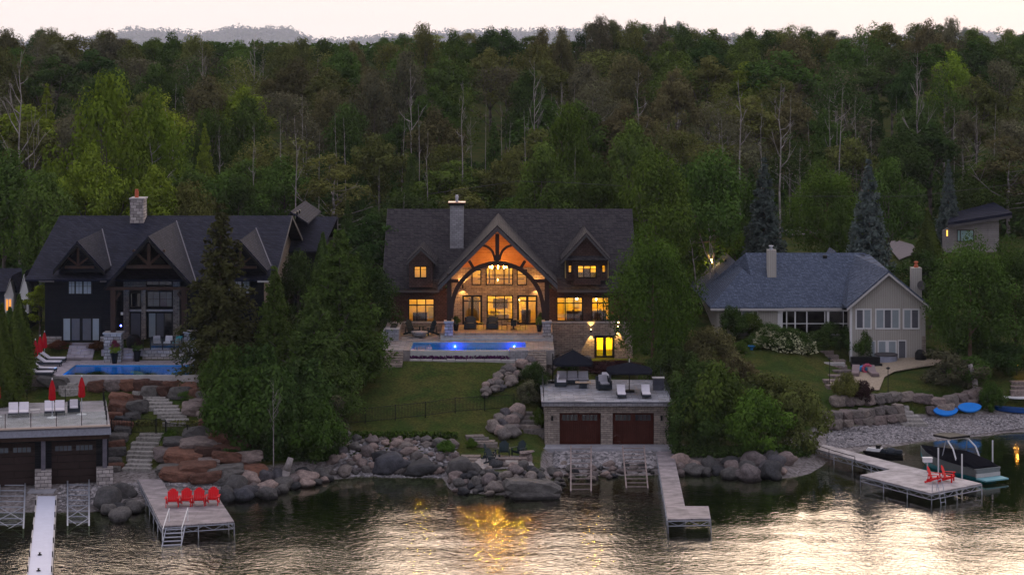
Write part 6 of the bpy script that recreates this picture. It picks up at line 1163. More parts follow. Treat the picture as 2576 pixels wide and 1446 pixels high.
def umbrella(label, loc, w_, peak, edge, cantil=None, n=4):
    t = thing('patio_umbrella', label, 'umbrella', loc); m = MB(); k = 8; vs = [(0, 0, peak)]
    for i in range(k):
        a = 6.283*i/k+.3926; r = w_/2*(1.30 if n == 4 and i % 2 == 0 else 1.0); a = 6.283*i/k+(.785 if n == 4 else .39); vs.append((r*math.cos(a)*.98, r*math.sin(a)*.98, edge))
    for i in range(k): vs.append((vs[i+1][0], vs[i+1][1], edge-.14))
    fs = [(0, 1+i, 1+(i+1) % k) for i in range(k)]+[(1+i, 1+k+i, 1+k+(i+1) % k, 1+(i+1) % k) for i in range(k)]; m.add(vs, fs); m.build('canopy', M('canopy_charcoal', (.014, .015, .021), .9, .12, spec=0), t, w=False)
    if cantil: MB().tube([(cantil, .5, 0), (cantil, .5, edge+.6)], .05, 8).build('mast', m_blackm, t, w=False); MB().tube([(cantil, .5, edge+.3), (0, 0, peak+.06)], .03, 6).build('arm', m_blackm, t, w=False)
    else: MB().cyl((0, 0, 0), (0, 0, peak-.02), .04).build('pole', m_blackm, t, w=False); MB().cyl((0, 0, peak), (0, 0, peak+.28), .03, .02).build('finial', m_white, t, w=False)
    MB().box((cantil or 0)-.4, (cantil or 0)+.4, -.3+(.5 if cantil else 0), .3+(.5 if cantil else 0), 0, .16).build('base', m_blackm, t, w=False)
umbrella('square dark cantilever umbrella at the left back of the stone boathouse roof', (X(1441, 176), 176, zs), 3.3, 2.75, 1.75, cantil=-1.6); umbrella('wide dark umbrella on a centre pole, right half of the stone boathouse roof', (X(1583, 171.8), 171.8, zs), 3.7, 2.35, 1.75)
rl = thing('roof_railing', 'slim glass and post railing around the stone boathouse roof', 'railing', (X(1527, 172), 172, zs))
for x_ in (X(1368, 167.5), X(1685, 167.5)):
    for k in range(6): MB().box(x_-.02, x_+.02, 167.5+2.05*k, 167.54+2.05*k, zs+.002, zs+1.05).build('post', m_fascia, rl)
    for k in range(5): MB().box(x_-.006, x_+.006, 167.6+2.05*k, 169.45+2.05*k, zs+.1, zs+1.0).build('glass_panel', m_railglass, rl)
# fences
def fence(pts, label, h=1.15, bars=.115, post=2.4):
    q = [G(u, v) for u, v in pts]; t = thing('metal_fence', label, 'fence', q[0])
    for a, b in zip(q, q[1:]):
        L = (b-a).length; k = max(1, round(L/post)); 
        for i in range(k+1):
            p = a.lerp(b, i/k); g = gz(p.x, p.y); 
            if i < k or b is q[-1]: MB().box(p.x-.035, p.x+.035, p.y-.035, p.y+.035, g-.1, g+h+.08).build('post', m_blackm, t)
            if i < k:
                p2_ = a.lerp(b, (i+1)/k); g2_ = gz(p2_.x, p2_.y); m = MB(); P0 = Vector((p.x, p.y, g)); P1 = Vector((p2_.x, p2_.y, g2_)); m.beam(P0+Vector((0, 0, h)), P1+Vector((0, 0, h)), .03, .035); m.beam(P0+Vector((0, 0, .15)), P1+Vector((0, 0, .15)), .03, .035); nb = int((P1-P0).length/bars)
                for j in range(1, nb): c_ = P0.lerp(P1, j/nb); m.box(c_.x-.011, c_.x+.011, c_.y-.011, c_.y+.011, c_.z+.15, c_.z+h)
                m.build('panel', m_blackm, t)
fence([(842, 1072), (1070, 1050), (1293, 1029)], 'thin black metal fence crossing the middle lawn'); fence([(281, 1094), (330, 1092), (392, 1096)], 'black metal fence between the dark boathouse and the gate'); fence([(418, 1103), (472, 1110), (520, 1096)], 'black metal fence right of the stone steps'); fence([(393, 1097), (416, 1102)], 'black metal gate across the stone steps', 1.25)
pr_ = thing('porch_railing', 'black railing posts along the terrace of the charcoal house', 'railing', (X(400, 178.6), 178.6, 6.8))
for u in (360, 378, 409, 438, 457): MB().box(X(u, 178.6)-.035, X(u, 178.6)+.035, 178.62, 178.69, 6.79, 7.8).build('post', m_blackm, pr_)
MB().box(X(378, 178.6), X(464, 178.6), 178.65, 178.66, 6.85, 7.75).build('glass_panel', m_railglass, pr_)
gr = thing('covered_grill', 'bulky grill under a black cover on the charcoal house porch', 'grill', (X(336, 180), 180, 6.8)); MB().lathe((0, 0, 0), [(.55, 0), (.62, .3), (.60, .8), (.35, 1.05), (.1, 1.1)], 14).build('cover', m_black, gr, w=False, smooth=True)
armchair('grey wicker chair with pale cushion, left on the charcoal house porch', (X(395, 180), 180, 6.8), R(15), None, m_cush); armchair('dark wicker chair with white cushion in the middle of the charcoal house porch', (X(423, 180), 180, 6.8), R(-10), None, m_cushw); armchair('dark wicker chair with teal cushion at the right of the charcoal house porch', (X(447, 179.8), 179.8, 6.8), R(-25), None, M('cushion_teal', (.06, .30, .32), .9, .1))
# bungalow yard
ht = thing('hot_tub', 'round grey hot tub with dark cover by the bungalow patio doors', 'hot tub', G(2229, 915)); MB().lathe((0, 0, 0), [(.98, 0), (1.0, .05), (1.0, .74), (.95, .76)], 20).build('shell', M('tub_grey', (.26, .27, .34), .6, .1), ht, w=False); MB().lathe((0, 0, .762), [(1.03, 0), (1.03, .1), (.98, .13)], 20).build('cover', m_fascia, ht, w=False)
bn = thing('planter_box', 'long black planter box left of the hot tub', 'planter', G(2178, 922)); MB().box(-1.3, 1.2, -.35, .35, 0, .85).build('box', m_black, bn, w=False); MB().box(-1.4, 1.3, -.9, -.36, 0, .35).build('lower_step', m_black, bn, w=False)
ty = thing('inflatable_toy', 'small blue inflatable toy between the brown loungers', 'pool toy', G(2171, 938)); MB().lathe((0, 0, 0), [(.05, 0), (.36, .12), (.42, .35), (.26, .6), (.05, .68)], 12).build('toy', M('toy_blue', (.03, .22, .50), .5, .1), ty, w=False, smooth=True)
ty = thing('inflatable_ring', 'pink inflatable ring between the brown loungers', 'pool toy', G(2182, 942)); m = MB(); pts = [(.36*math.cos(a), .1, .45+.36*math.sin(a)) for a in [i*.5236 for i in range(13)]]; m.tube(pts, .15, 8); m.build('ring', M('toy_pink', (.42, .08, .13), .5, .15), ty, w=False, smooth=True)
gr = thing('covered_grill', 'rounded grill under a black cover at the right corner of the bungalow', 'grill', G(2316, 912)); MB().lathe((0, 0, 0), [(.42, 0), (.52, .3), (.50, .85), (.3, 1.12), (.05, 1.18)], 14).build('cover', m_black, gr, w=False, smooth=True)
lp0 = None
for u, v, h_, lab in ((2087, 968, 2.1, 'thin garden lamp post left of the winding stone steps'), (2234, 988, 1.95, 'thin garden lamp post right of the gravel patio')):
    p = G(u, v); t = thing('garden_lamp', lab, 'lamp post', p, 0, 'thin garden lamp posts'); MB().cyl((0, 0, 0), (0, 0, h_), .028).build('pole', m_blackm, t, w=False); MB().lathe((0, 0, h_), [(.05, 0), (.16, .05), (.19, .10), (.05, .2)], 10).build('lantern', m_blackm, t, w=False)
bw = thing('bird_bath', 'small bright blue bowl in the flower bed before the bungalow', 'bird bath', G(1891, 880)); MB().lathe((0, 0, 0), [(.12, 0), (.1, .1), (.34, .32), (.36, .36), (.1, .3)], 14).build('bowl', M('bowl_blue', (.03, .22, .55), .4, 0), bw, w=False)
MB().box(X(2100, 190)-.9, X(2100, 190)+.9, 190, 190.5, gz(X(2100, 190), 190), gz(X(2100, 190), 190)+.35).build('stone_curb', m_cap)
bpy.data.objects['stone_curb']['label'] = 'short pale stone curb right of the white hydrangeas'; bpy.data.objects['stone_curb']['category'] = 'curb'
al = thing('garden_lamp', 'warm amber lamp glowing among leaves at the right picture edge', 'lamp', G(2558, 945)); MB().cyl((0, 0, 0), (0, 0, .8), .04).build('post', m_blackm, al, w=False); MB().lathe((0, 0, .8), [(.05, 0), (.13, .06), (.13, .18), (.04, .26)], 10).build('bulb', glow('amber_bulb', (1, .45, .05), 8), al, w=False); lamp('lamp_light', Vector(al.location)+Vector((0, -.3, 1.1)), 25, (1, .5, .1), .05, al)
# paddle boards and canoe
def board(label, u, v, L, w_, rz, mat, name='paddle_board', th=.14, tilt=0, lift=.12):
    p = G(u, v); m = MB(); n = 14; vs = []
    pr = [math.sin(math.pi*min(1, max(0, i/n)))**.55 for i in range(n+1)]
    for i in range(n+1): x_ = (i/n-.5)*L; b = pr[i]*w_/2+.004; rise = .10*abs(i/n-.5)**2*4*.6; vs += [(x_, -b, rise), (x_, b, rise), (x_, b*.92, rise+th), (x_, -b*.92, rise+th)]
    fs = [(0, 1, 2, 3), (n*4+3, n*4+2, n*4+1, n*4)]+[(i*4+k, (i+1)*4+k, (i+1)*4+(k+1) % 4, i*4+(k+1) % 4) for i in range(n) for k in range(4)]
    m.add(vs, fs); o = m.build(name, mat, smooth=False); o.location = (p.x, p.y, p.z+lift); o.rotation_euler = (tilt, 0, rz); return tag(o, label, 'paddle board' if name == 'paddle_board' else 'canoe')
mb_ = M('board_blue', (.015, .19, .62), .45, .06); board('left bright blue paddle board lying before the beach wall', 2378, 1050, 2.15, 1.0, R(8), mb_, tilt=R(48), lift=.45); board('right bright blue paddle board overlapping the left one', 2438, 1043, 2.1, .95, R(10), mb_, tilt=R(48), lift=.5)
board('dark blue upturned canoe at the right picture edge', 2566, 1040, 4.4, .85, R(-25), M('canoe_blue', (.012, .06, .22), .4, .08), 'canoe', .35); board('white board lying on top of the bank at the right picture edge', 2562, 1018, 3.2, .9, R(-10), m_white, 'paddle_board', .1, lift=.5)
# ================================================================ covered motor boat, jet ski, lift poles
def boat():
    s = Wz(2486, 1210, 0); b = Wz(2302, 1160, 0); d = (b-s); L = 7.8; rz = math.atan2(d.y, d.x)
    t = thing('motor_boat', 'motor boat with black cover, white arch and turquoise stern moored at the right dock', 'boat', s, rz)
    st_ = [(0, 1.16, .95, .15), (.12, 1.22, 1.0, .1), (.35, 1.25, 1.05, .05), (.6, 1.15, 1.12, .05), (.8, .82, 1.22, .15), (.93, .38, 1.32, .45), (1, .05, 1.38, .9)]
    def hull(z0f, z1f, k=1.0):
        m = MB(); vs = []
        for f_, hw, zt, zk in st_:
            x_ = f_*L; z0_ = -.35+zk; lo = z0_+(zt-z0_)*z0f; hi = z0_+(zt-z0_)*z1f; a = hw*(.35+.65*z0f**.5)*k; b_ = hw*(.35+.65*z1f**.5)*k; vs += [(x_, -a, lo), (x_, -b_, hi), (x_, b_, hi), (x_, a, lo)]
        n = len(st_); return m.add(vs, [(0, 1, 2, 3), ((n-1)*4+3, (n-1)*4+2, (n-1)*4+1, (n-1)*4)]+[(i*4+k_, (i+1)*4+k_, (i+1)*4+(k_+1) % 4, i*4+(k_+1) % 4) for i in range(n-1) for k_ in range(4)])
    hull(0, .45).build('hull', M('gel_turquoise', (.02, .30, .36), .3, 0), t, w=False); hull(.45, 1).build('topsides', M('gel_grey', (.16, .17, .17), .3, .1), t, w=False); 
    m = MB(); vs = []; cs_ = [(0.02, 1.17, .96, 1.12), (.15, 1.22, 1.0, 1.5), (.42, 1.24, 1.06, 1.75), (.62, 1.12, 1.12, 1.62), (.8, .8, 1.22, 1.5), (.93, .36, 1.32, 1.45), (1.0, .04, 1.38, 1.42)]
    for f_, hw, z0_, z1_ in cs_:
        for k in range(7): a = math.pi*k/6; vs.append((f_*L, -hw*1.03*math.cos(a), z0_-.03+(z1_-z0_)*math.sin(a)**.8))
    n = len(cs_); m.add(vs, [(i*7+k, i*7+k+1, (i+1)*7+k+1, (i+1)*7+k) for i in range(n-1) for k in range(6)]+[tuple(range(7)), tuple(range((n-1)*7, n*7))[::-1]]); m.build('cover', M('boat_cover', (.009, .009, .012), .9, .15, spec=0), t, w=False)
    MB().poly([(-1.0, -1.05, .22), (0, -1.12, .22), (0, 1.12, .22), (-1.0, 1.05, .22)], (0, 0, .1)).build('swim_platform', M('gel_light', (.18, .38, .42), .4, 0), t, w=False)
    MB().box(-.02, .06, -1.1, 1.1, .34, .62).build('transom', m_fascia_w, t, w=False)
    for s_ in (-1, 1): MB().tube([(2.2, s_*1.1, 1.1), (2.7, s_*1.05, 2.0), (3.4, s_*.95, 2.45)], .06, 6).build('tower_leg', m_white, t, w=False); MB().tube([(3.9, s_*1.1, 1.2), (3.6, s_*1.0, 2.4)], .04, 6).build('tower_strut', m_metal, t, w=False)
    MB().tube([(3.4, -.95, 2.45), (3.5, -.5, 2.6), (3.5, .5, 2.6), (3.4, .95, 2.45)], .07, 6).build('tower_top', m_white, t, w=False)
    MB().poly([(3.2, -.95, 2.62), (5.2, -.9, 2.52), (5.4, 0, 2.56), (5.2, .9, 2.52), (3.2, .95, 2.62)], (0, 0, .14)).build('bimini_top', m_black, t, w=False)
boat()
js = thing('jet_ski', 'black and white jet ski under a partial cover on the pebble shore', 'jet ski', Wz(2175, 1152, .15), R(-20)); m = MB(); vs = []
for x_, hw, zk, zt in ((-.1, .1, .45, .6), (.35, .42, .12, .62), (1.1, .55, 0, .6), (2.2, .55, 0, .5), (3.0, .5, .05, .45)): vs += [(x_, -hw*.5, zk), (x_, -hw, zt), (x_, hw, zt), (x_, hw*.5, zk)]
m.add(vs, [(0, 1, 2, 3), (19, 18, 17, 16)]+[(i*4+k, (i+1)*4+k, (i+1)*4+(k+1) % 4, i*4+(k+1) % 4) for i in range(4) for k in range(4)]).build('hull', m_black, js, w=False)
MB().poly([(.1, -.12, .62), (1.2, -.38, .62), (1.2, .38, .62), (.1, .12, .62)], (.15, 0, .22)).build('hood', m_white, js, w=False); MB().lathe((2.0, 0, .5), [(.48, 0), (.42, .28), (.25, .42), (.05, .46)], 12).build('cover', m_wicker, js, w=False, smooth=True); MB().box(1.2, 2.9, -.2, .2, .5, .82).build('seat', m_wicker, js, w=False, bevel=.06); MB().tube([(1.25, -.35, 1.05), (1.15, 0, .95), (1.25, .35, 1.05)], .035, 6).build('handlebar', m_black, js, w=False); MB().box(.9, 1.2, -.25, .25, .8, 1.1).build('windshield', m_black, js, w=False)
for u, v, lab in ((2360.5, 1186, 'white lift pole left of the moored boat, behind the red chairs'), (2420, 1202, 'white lift pole at the near side of the moored boat'), (2497, 1166, 'white lift pole on the far side of the boat stern')):
    p = Wz(u, v, .5); o = MB().cyl((p.x, p.y, -.8), (p.x, p.y, 2.25), .055).build('lift_pole', m_white); tag(o, lab, 'pole', None)
bx = thing('dock_box', 'small white box on a post beside the right platform', 'box', Wz(2333, 1188, .8)); MB().cyl((0, 0, -1), (0, 0, .75), .05).build('post', m_metal, bx, w=False); MB().box(-.33, .33, -.2, .2, .75, 1.05).build('box', m_white, bx, w=False, bevel=.03); MB().box(-.36, .36, -.23, .23, 1.052, 1.10).build('lid', m_white, bx, w=False)
hr = thing('shore_handrail', 'thin dark handrail on the left side of the right walkway', 'railing', Wz(2052, 1128, .8))
q = [Wz(u, v, .8) for u, v in ((2030, 1118), (2085, 1137), (2150, 1156))]; MB().tube([p+Vector((0, -.1, .25)) for p in q], .03, 5).build('rail', m_blackm, hr)
for p in q[:3]: MB().cyl(p+Vector((0, -.1, -1.2)), p+Vector((0, -.1, .24)), .025).build('post', m_blackm, hr)
# ================================================================ garden trees and shrubs
def tree(key, name, label, cat, u, vt, Y, w_, leaf, base=None, rz=None, wk=1):
    """place a 10 m prototype so that its top stands at picture row vt, at distance Y, with crown width w_"""
    x_ = X(u, Y); g = gz(x_, Y)-.1 if base is None else base; h_ = Z(vt, Y)-g
    pw = {'broad0': 7, 'broad1': 6, 'broad2': 5, 'broad3': 8, 'broad4': 4.2, 'thin0': 4.6, 'thin1': 5.4, 'thin2': 3.8, 'dense': 7.4, 'spruce0': 5.2, 'spruce1': 4.8, 'pine': 7.0, 'cedar': 3.6, 'cedar_ragged': 4.6}[key]
    return plant(key, name, label, cat, (x_, Y, g), (w_/pw, w_/pw, h_/10), rr.uniform(0, 6.28) if rz is None else rz, leaf)
T = [('broad2', 'leafy_tree', 'bright yellow-green tree standing out high in the right wood', 'tree', 2395, 138, 300, 6.5, 'lime'),
     ('spruce0', 'spruce_tree', 'tallest ragged brownish spruce standing before the charcoal house', 'tree', 555, 508, 172.5, 8.6, 'spruce'),
     ('cedar_ragged', 'cedar_tree', 'slim pointed cedar between the ragged spruce and the soft green pine', 'tree', 690, 665, 171, 4.6, 'cedar'),
     ('pine', 'pine_tree', 'soft full green pine between the charcoal and the brown house', 'tree', 855, 572, 175, 9.2, 'cedar'),
     ('pine', 'pine_tree', 'darker low pine in front of the soft green pine', 'tree', 790, 740, 168, 8.0, 'deep'),
     ('dense', 'maple_tree', 'dense rounded green maple covering the right end of the brown house', 'tree', 1642, 572, 181, 7.3, 'bright'),
     ('broad3', 'leafy_tree', 'dark leafy tree touching the right gable of the charcoal house', 'tree', 748, 640, 186, 4.0, 'deep'),
     ('cedar', 'cedar_tree', 'dark cedar against the charcoal house rear wing', 'tree', 812, 590, 192, 3.5, 'deep'),
     ('dense', 'leafy_tree', 'dark overgrown tree filling the gap left of the brown house', 'tree', 905, 640, 190, 6.5, 'deep'),
     ('broad2', 'leafy_tree', 'dark leafy tree close behind the left gable end of the brown house', 'tree', 935, 545, 200, 6.5, 'deep'),
     ('broad0', 'leafy_tree', 'large yellow-green tree left of the stone chimney, behind the charcoal house', 'tree', 268, 218, 216, 8.0, 'lime'),
     ('broad1', 'leafy_tree', 'yellow-green tree right behind the white bare tree', 'tree', 378, 245, 221, 6.6, 'lime'),
     ('broad2', 'leafy_tree', 'small yellow-green tree just right of the stone chimney', 'tree', 392, 425, 212, 5.5, 'lime'),
     ('broad0', 'leafy_tree', 'rounded green tree at the left corner behind the charcoal house', 'tree', 118, 455, 204, 7.6, 'green'),
     ('broad1', 'leafy_tree', 'light green tree above the left end of the charcoal house roof', 'tree', 215, 385, 211, 6.6, 'lime'),
     ('broad3', 'leafy_tree', 'mid green tree above the middle of the charcoal house roof', 'tree', 470, 470, 213, 7, 'olive'),
     ('broad0', 'leafy_tree', 'green tree above the right part of the charcoal house roof', 'tree', 600, 455, 216, 7.5, 'deep'),
     ('broad0', 'leafy_tree', 'broad rounded green tree behind the brown house roof, right of the chimney', 'tree', 1362, 382, 222, 7.4, 'green'),
     ('broad1', 'leafy_tree', 'green tree with bare stem behind the right end of the brown house roof', 'tree', 1500, 400, 222, 5.6, 'green'),
     ('broad2', 'leafy_tree', 'tall pale green poplar behind the right end of the brown house', 'tree', 1590, 312, 228, 6.4, 'green'),
     ('broad3', 'leafy_tree', 'spreading yellow-green tree just right of the brown house roof', 'tree', 1650, 400, 208, 8.4, 'bright'),
     ('broad0', 'leafy_tree', 'fresh green tree high behind the brown house roof', 'tree', 1430, 285, 238, 7.2, 'bright'),
     ('broad3', 'leafy_tree', 'wide green birch clump with pale stems, right of the yellow-green tree', 'tree', 1795, 395, 214, 8.6, 'green'),
     ('spruce1', 'spruce_tree', 'left dark blue spruce behind the bungalow roof', 'tree', 1922, 392, 212, 6.6, 'blue'),
     ('spruce1', 'spruce_tree', 'taller dark blue spruce behind the right part of the bungalow roof', 'tree', 2185, 396, 210, 6.8, 'blue'),
     ('spruce1', 'spruce_tree', 'small pale blue spruce left of the slant roofed house', 'tree', 2386, 398, 242, 3.6, 'blue'),
     ('dense', 'maple_tree', 'round bright green maple between the two big blue spruces', 'tree', 2080, 408, 226, 8.0, 'bright'),
     ('broad0', 'leafy_tree', 'green tree behind the taller blue spruce', 'tree', 2235, 415, 230, 6.5, 'green'),
     ('broad1', 'leafy_tree', 'small dull green tree left of the taller blue spruce', 'tree', 2110, 520, 216, 3.6, 'green'),
     ('cedar', 'cedar_tree', 'narrow conical cedar left of the slant roofed house', 'tree', 2335, 535, 212, 4.4, 'cedar'),
     ('dense', 'maple_tree', 'broad green tree behind the slant roofed house', 'tree', 2500, 395, 252, 11.0, 'green'),
     ('dense', 'leafy_tree', 'massive dark green tree right of the bungalow', 'tree', 2440, 590, 191, 7.8, 'green'),
     ('dense', 'leafy_tree', 'dark leafy tree at the right picture edge', 'tree', 2555, 600, 194, 7.5, 'green'),
     ('broad1', 'leafy_tree', 'dark tree between the bungalow chimney and the massive tree', 'tree', 2340, 640, 204, 6.0, 'deep'),
     ('broad1', 'leafy_tree', 'shadowy tree behind the bungalow left roof', 'tree', 1775, 545, 226, 7.0, 'deep'),
     ('broad3', 'leafy_tree', 'low dark tree behind the bungalow, between the lamp and the spruce', 'tree', 1850, 555, 222, 7, 'deep'),
     ('cedar', 'cedar_tree', 'front cedar of the dark hedge at the left picture edge', 'tree', 5, 770, 163, 3.6, 'cedar'),
     ('cedar', 'cedar_tree', 'second cedar of the hedge, beside the pool loungers', 'tree', 48, 745, 170, 3.2, 'cedar'),
     ('cedar', 'cedar_tree', 'third cedar of the hedge, before the cottage', 'tree', 25, 775, 177, 3.4, 'cedar'),
     ('broad4', 'leafy_tree', 'small yellowish tree between the hedge and the charcoal house', 'tree', 100, 720, 184, 3.0, 'lime'),
     ('broad1', 'leafy_tree', 'dark tree at the left edge behind the cottage', 'tree', 10, 395, 212, 8, 'green')]
for t_ in T: tree(*t_)
for k, (u, a) in enumerate(((1765, -.5), (1785, -.15), (1805, .2), (1825, .5))): dead(3, ['leftmost', 'second', 'third', 'rightmost'][k]+' pale leaning birch stem in the clump right of the yellow-green tree', (X(u, 209.5), 209.5, 6.4), 9.0-abs(a)*2, k, 1.3, lean=a*.5)
def shrub(u, vb, w_, h_, leaf, label, key='bush0', name='shrub', cat='shrub', dy=0):
    p = G(u, vb); return plant(key, name, label, cat, (p.x, p.y+w_*.35+dy, gz(p.x, p.y+w_*.35)-.05), (w_/1.25, w_/1.25, h_), rr.uniform(0, 6.28), leaf, names={'crown': 'foliage'})
S = [(600, 1170, 5.2, 5.6, 'green', 'big leafy shrub at the left of the dark thicket above the dock'), (690, 1185, 5.4, 6.0, 'deep', 'big dark shrub in the middle of the thicket above the dock'), (775, 1195, 4.6, 4.0, 'green', 'leafy shrub with bright edge at the right of the thicket, near the leaning stump'), (640, 1100, 5.0, 5.4, 'deep', 'dark shrub high at the back of the thicket, left part'), (760, 1110, 5.2, 4.8, 'deep', 'dark shrub high at the back of the thicket, right part'), (560, 1060, 3.6, 4.6, 'green', 'shrub below the ragged spruce beside the red blocks'), (785, 1040, 4.6, 5.0, 'deep', 'dark shrub under the pine at the left side of the lawn'), (845, 985, 3.8, 4.2, 'deep', 'dark shrub at the upper left corner of the lawn'), (665, 1140, 2.6, 2.6, 'bright', 'fresh green shrub in front of the dark thicket'), (825, 1115, 3.2, 3.0, 'grey', 'thin greyish shrub at the left end of the lawn'),
     (1790, 975, 5.2, 4.2, 'brown', 'brownish rounded bush right of the big maple'), (1850, 985, 3.4, 2.4, 'brown', 'small rusty shrub at the edge of the right lawn'), (1820, 1150, 5.6, 5.8, 'green', 'largest green shrub at the water right of the stone boathouse'), (1745, 1160, 4.6, 4.4, 'deep', 'dark shrub beside the head of the long narrow dock'), (1760, 1070, 4.6, 4.0, 'deep', 'grey-green shrub behind the stone boathouse right corner'), (1915, 1160, 4.4, 4.4, 'bright', 'green shrub hanging over the dark shore boulders'), (1945, 1060, 4.0, 3.4, 'willow', 'pale willow bush before the right lawn'), (2010, 1150, 4.2, 4.4, 'willow', 'feathery willow shrub over the start of the right walkway'), (2010, 1050, 3.2, 2.0, 'willow', 'low yellow-green willow sprays on the right lawn edge'), (1985, 1100, 3.4, 2.6, 'willow', 'olive shrub between the willows and the lawn'),
     (2130, 1035, 1.9, 2.2, 'olive', 'olive shrub left of the purple shrub above the beach wall'), (2175, 1038, 1.9, 1.7, 'purple', 'dark purple shrub above the beach wall'), (2400, 1005, 5.2, 2.6, 'grey', 'sprawling pale grey-green shrub above the paddle boards'), (2440, 985, 3.4, 2.2, 'green', 'leafy shrub below the massive tree'), (2500, 1045, 1.8, 2.4, 'green', 'small green shrub right of the paddle boards'), (2345, 910, 1.8, 1.1, 'green', 'low shrub right of the covered grill'),
     (1845, 862, 2.6, 2.7, 'deep', 'tall dark shrub before the left window of the bungalow'), (1890, 858, 2.8, 2.2, 'green', 'rounded clipped green hedge before the left window of the bungalow'), (1862, 890, 1.5, .9, 'green', 'low round shrub left of the blue bowl'), (1878, 878, 1.2, .8, 'green', 'small round shrub touching the blue bowl on its left'), (1905, 880, 1.0, .6, 'green', 'small round shrub touching the blue bowl on its right'),
     (2050, 890, 2.8, 1.5, 'deep', 'dark shrub right of the hydrangeas under the screened porch'), (2095, 895, 3.0, 1.7, 'deep', 'dark shrub under the middle of the screened porch'), (2135, 905, 2.6, 2.0, 'deep', 'dark shrub at the right end of the screened porch'), (2170, 910, 2.2, 2.6, 'green', 'upright green shrub at the left corner of the gabled wing'), (2460, 920, 4, 3, 'deep', 'dark undergrowth shrub under the massive tree'), (2540, 960, 4.5, 2.6, 'deep', 'dark shrub at the right picture edge'),
     (1345, 985, 2.2, 1.9, 'deep', 'round dark shrub left of the stone boathouse roof'), (1328, 1024, 2.2, 1.7, 'grey', 'tall grey-green grass clump before the stone boathouse'), (1355, 1085, 1.3, 1.4, 'green', 'small shrub against the left wall of the stone boathouse'), (1400, 885, 1.5, 1.5, 'bright', 'fresh green shrub at the foot of the basement wall'), (1440, 935, 1.5, 1.2, 'green', 'shrub among boulders under the cantilever umbrella'), (1550, 945, 5.5, .9, 'purple', 'low dark purple hedge behind the stone boathouse roof'), (1505, 940, 2.5, .9, 'purple', 'left end of the low dark purple hedge behind the boathouse roof'), (1700, 1000, 4.0, 3.2, 'deep', 'dark shrub in the shade under the big maple'), (1690, 930, 3.5, 2.6, 'deep', 'shadowy shrub behind the boathouse cabinet'),
     (1122, 1150, 1.3, .9, 'bright', 'bright green plant growing in the boulder bank'), (1185, 1132, .9, .7, 'bright', 'small green plant at the right end of the boulder bank'), (145, 893, 1.9, .7, 'rust', 'reddish ornamental grass left of the wide pale steps'), (245, 893, 1.6, .7, 'rust', 'reddish ornamental grass right of the wide pale steps'), (50, 985, 2.2, 1.0, 'grey', 'pale dry grass clump behind the glass railed deck'), (468, 1012, 1.6, .7, 'bright', 'low bright green ground cover beside the curving steps'), (460, 895, 1.4, 1.0, 'grey', 'pale shrub at the end of the porch retaining wall'), (430, 1110, 1.2, .6, 'bright', 'small green plant beside the lower garden steps'), (200, 958, 1.5, .55, 'lime', 'yellow-green flowering plant at the left of the pool edge'), (240, 957, 1.8, .6, 'green', 'green plants along the pool edge'), (375, 957, 1.6, .5, 'bright', 'bright green plants left of the white flowers'), (300, 957, 1.8, .4, 'olive', 'low dry plants at the middle of the pool edge')]
for u, vb, w_, h_, lf, lab in S: shrub(u, vb, w_, h_, lf, lab, 'bush2' if lf in ('willow', 'grey', 'lime') else 'bush1' if 'hedge' in lab or 'round' in lab else 'bush0')
# hedge shrub stands low; white hydrangeas
for u, vb, w_, h_, lab in ((1945, 882, 2.8, 1.7, 'left white hydrangea bush before the bungalow'), (1995, 890, 2.8, 1.6, 'middle white hydrangea bush before the bungalow'), (2025, 893, 2.0, 1.4, 'right white hydrangea bush before the bungalow')):
    o = shrub(u, vb, w_*1.15, h_*1.2, 'deep', lab, 'bush1', 'hydrangea', 'shrub'); rg = np.random.default_rng(u); n = 330; d = unit(rg, n); d[:, 2] = np.abs(d[:, 2])*.9+.05; c_ = d*np.array([.62, .62, .95])*rg.uniform(.9, 1.06, n)[:, None]
    cs = np.repeat(c_, 5, 0)+rg.normal(0, .022, (n*5, 3)); me = leaf_mesh('flowers', cs, unit(rg, n*5)+np.array([0, -.4, .6]), rg.uniform(.045, .085, n*5), rg.uniform(.3, 1, n*5), 1.1); me.materials.append(LM['white']); f_ = bpy.data.objects.new('flowers', me); C.objects.link(f_); f_.parent = o; f_['kind'] = 'stuff'
o = shrub(345, 957, 1.3, .7, 'white', 'white flowering plant at the pool edge', 'bush2', 'flowering_plant', 'plant')
def strip(u0_, u1_, v, n, h_, lf, label, name='ground_cover'):
    rg = np.random.default_rng(int(u0_)); c_ = []
    for _ in range(n): p = G(rg.uniform(u0_, u1_), v+rg.uniform(-3, 3)); c_.append((p.x, p.y+rg.uniform(-.1, .3), p.z+rg.uniform(.05, h_)))
    me = leaf_mesh(name, np.array(c_), unit(rg, n)+np.array([0, -.3, .6]), rg.uniform(.10, .22, n), rg.uniform(0, 1, n), 1.8); me.materials.append(LM[lf]); o = bpy.data.objects.new(name, me); C.objects.link(o); return tag(o, label, 'plants', kind='stuff')
strip(842, 1150, 1104, 2600, .45, 'green', 'weedy ground cover along the top of the boulder bank'); strip(1690, 2040, 1150, 3000, .8, 'deep', 'wild undergrowth below the waterside shrubs'); strip(560, 850, 1160, 4000, .8, 'deep', 'wild undergrowth below the dark thicket'); strip(280, 520, 1070, 1400, .25, 'olive', 'ground cover between the red garden blocks')
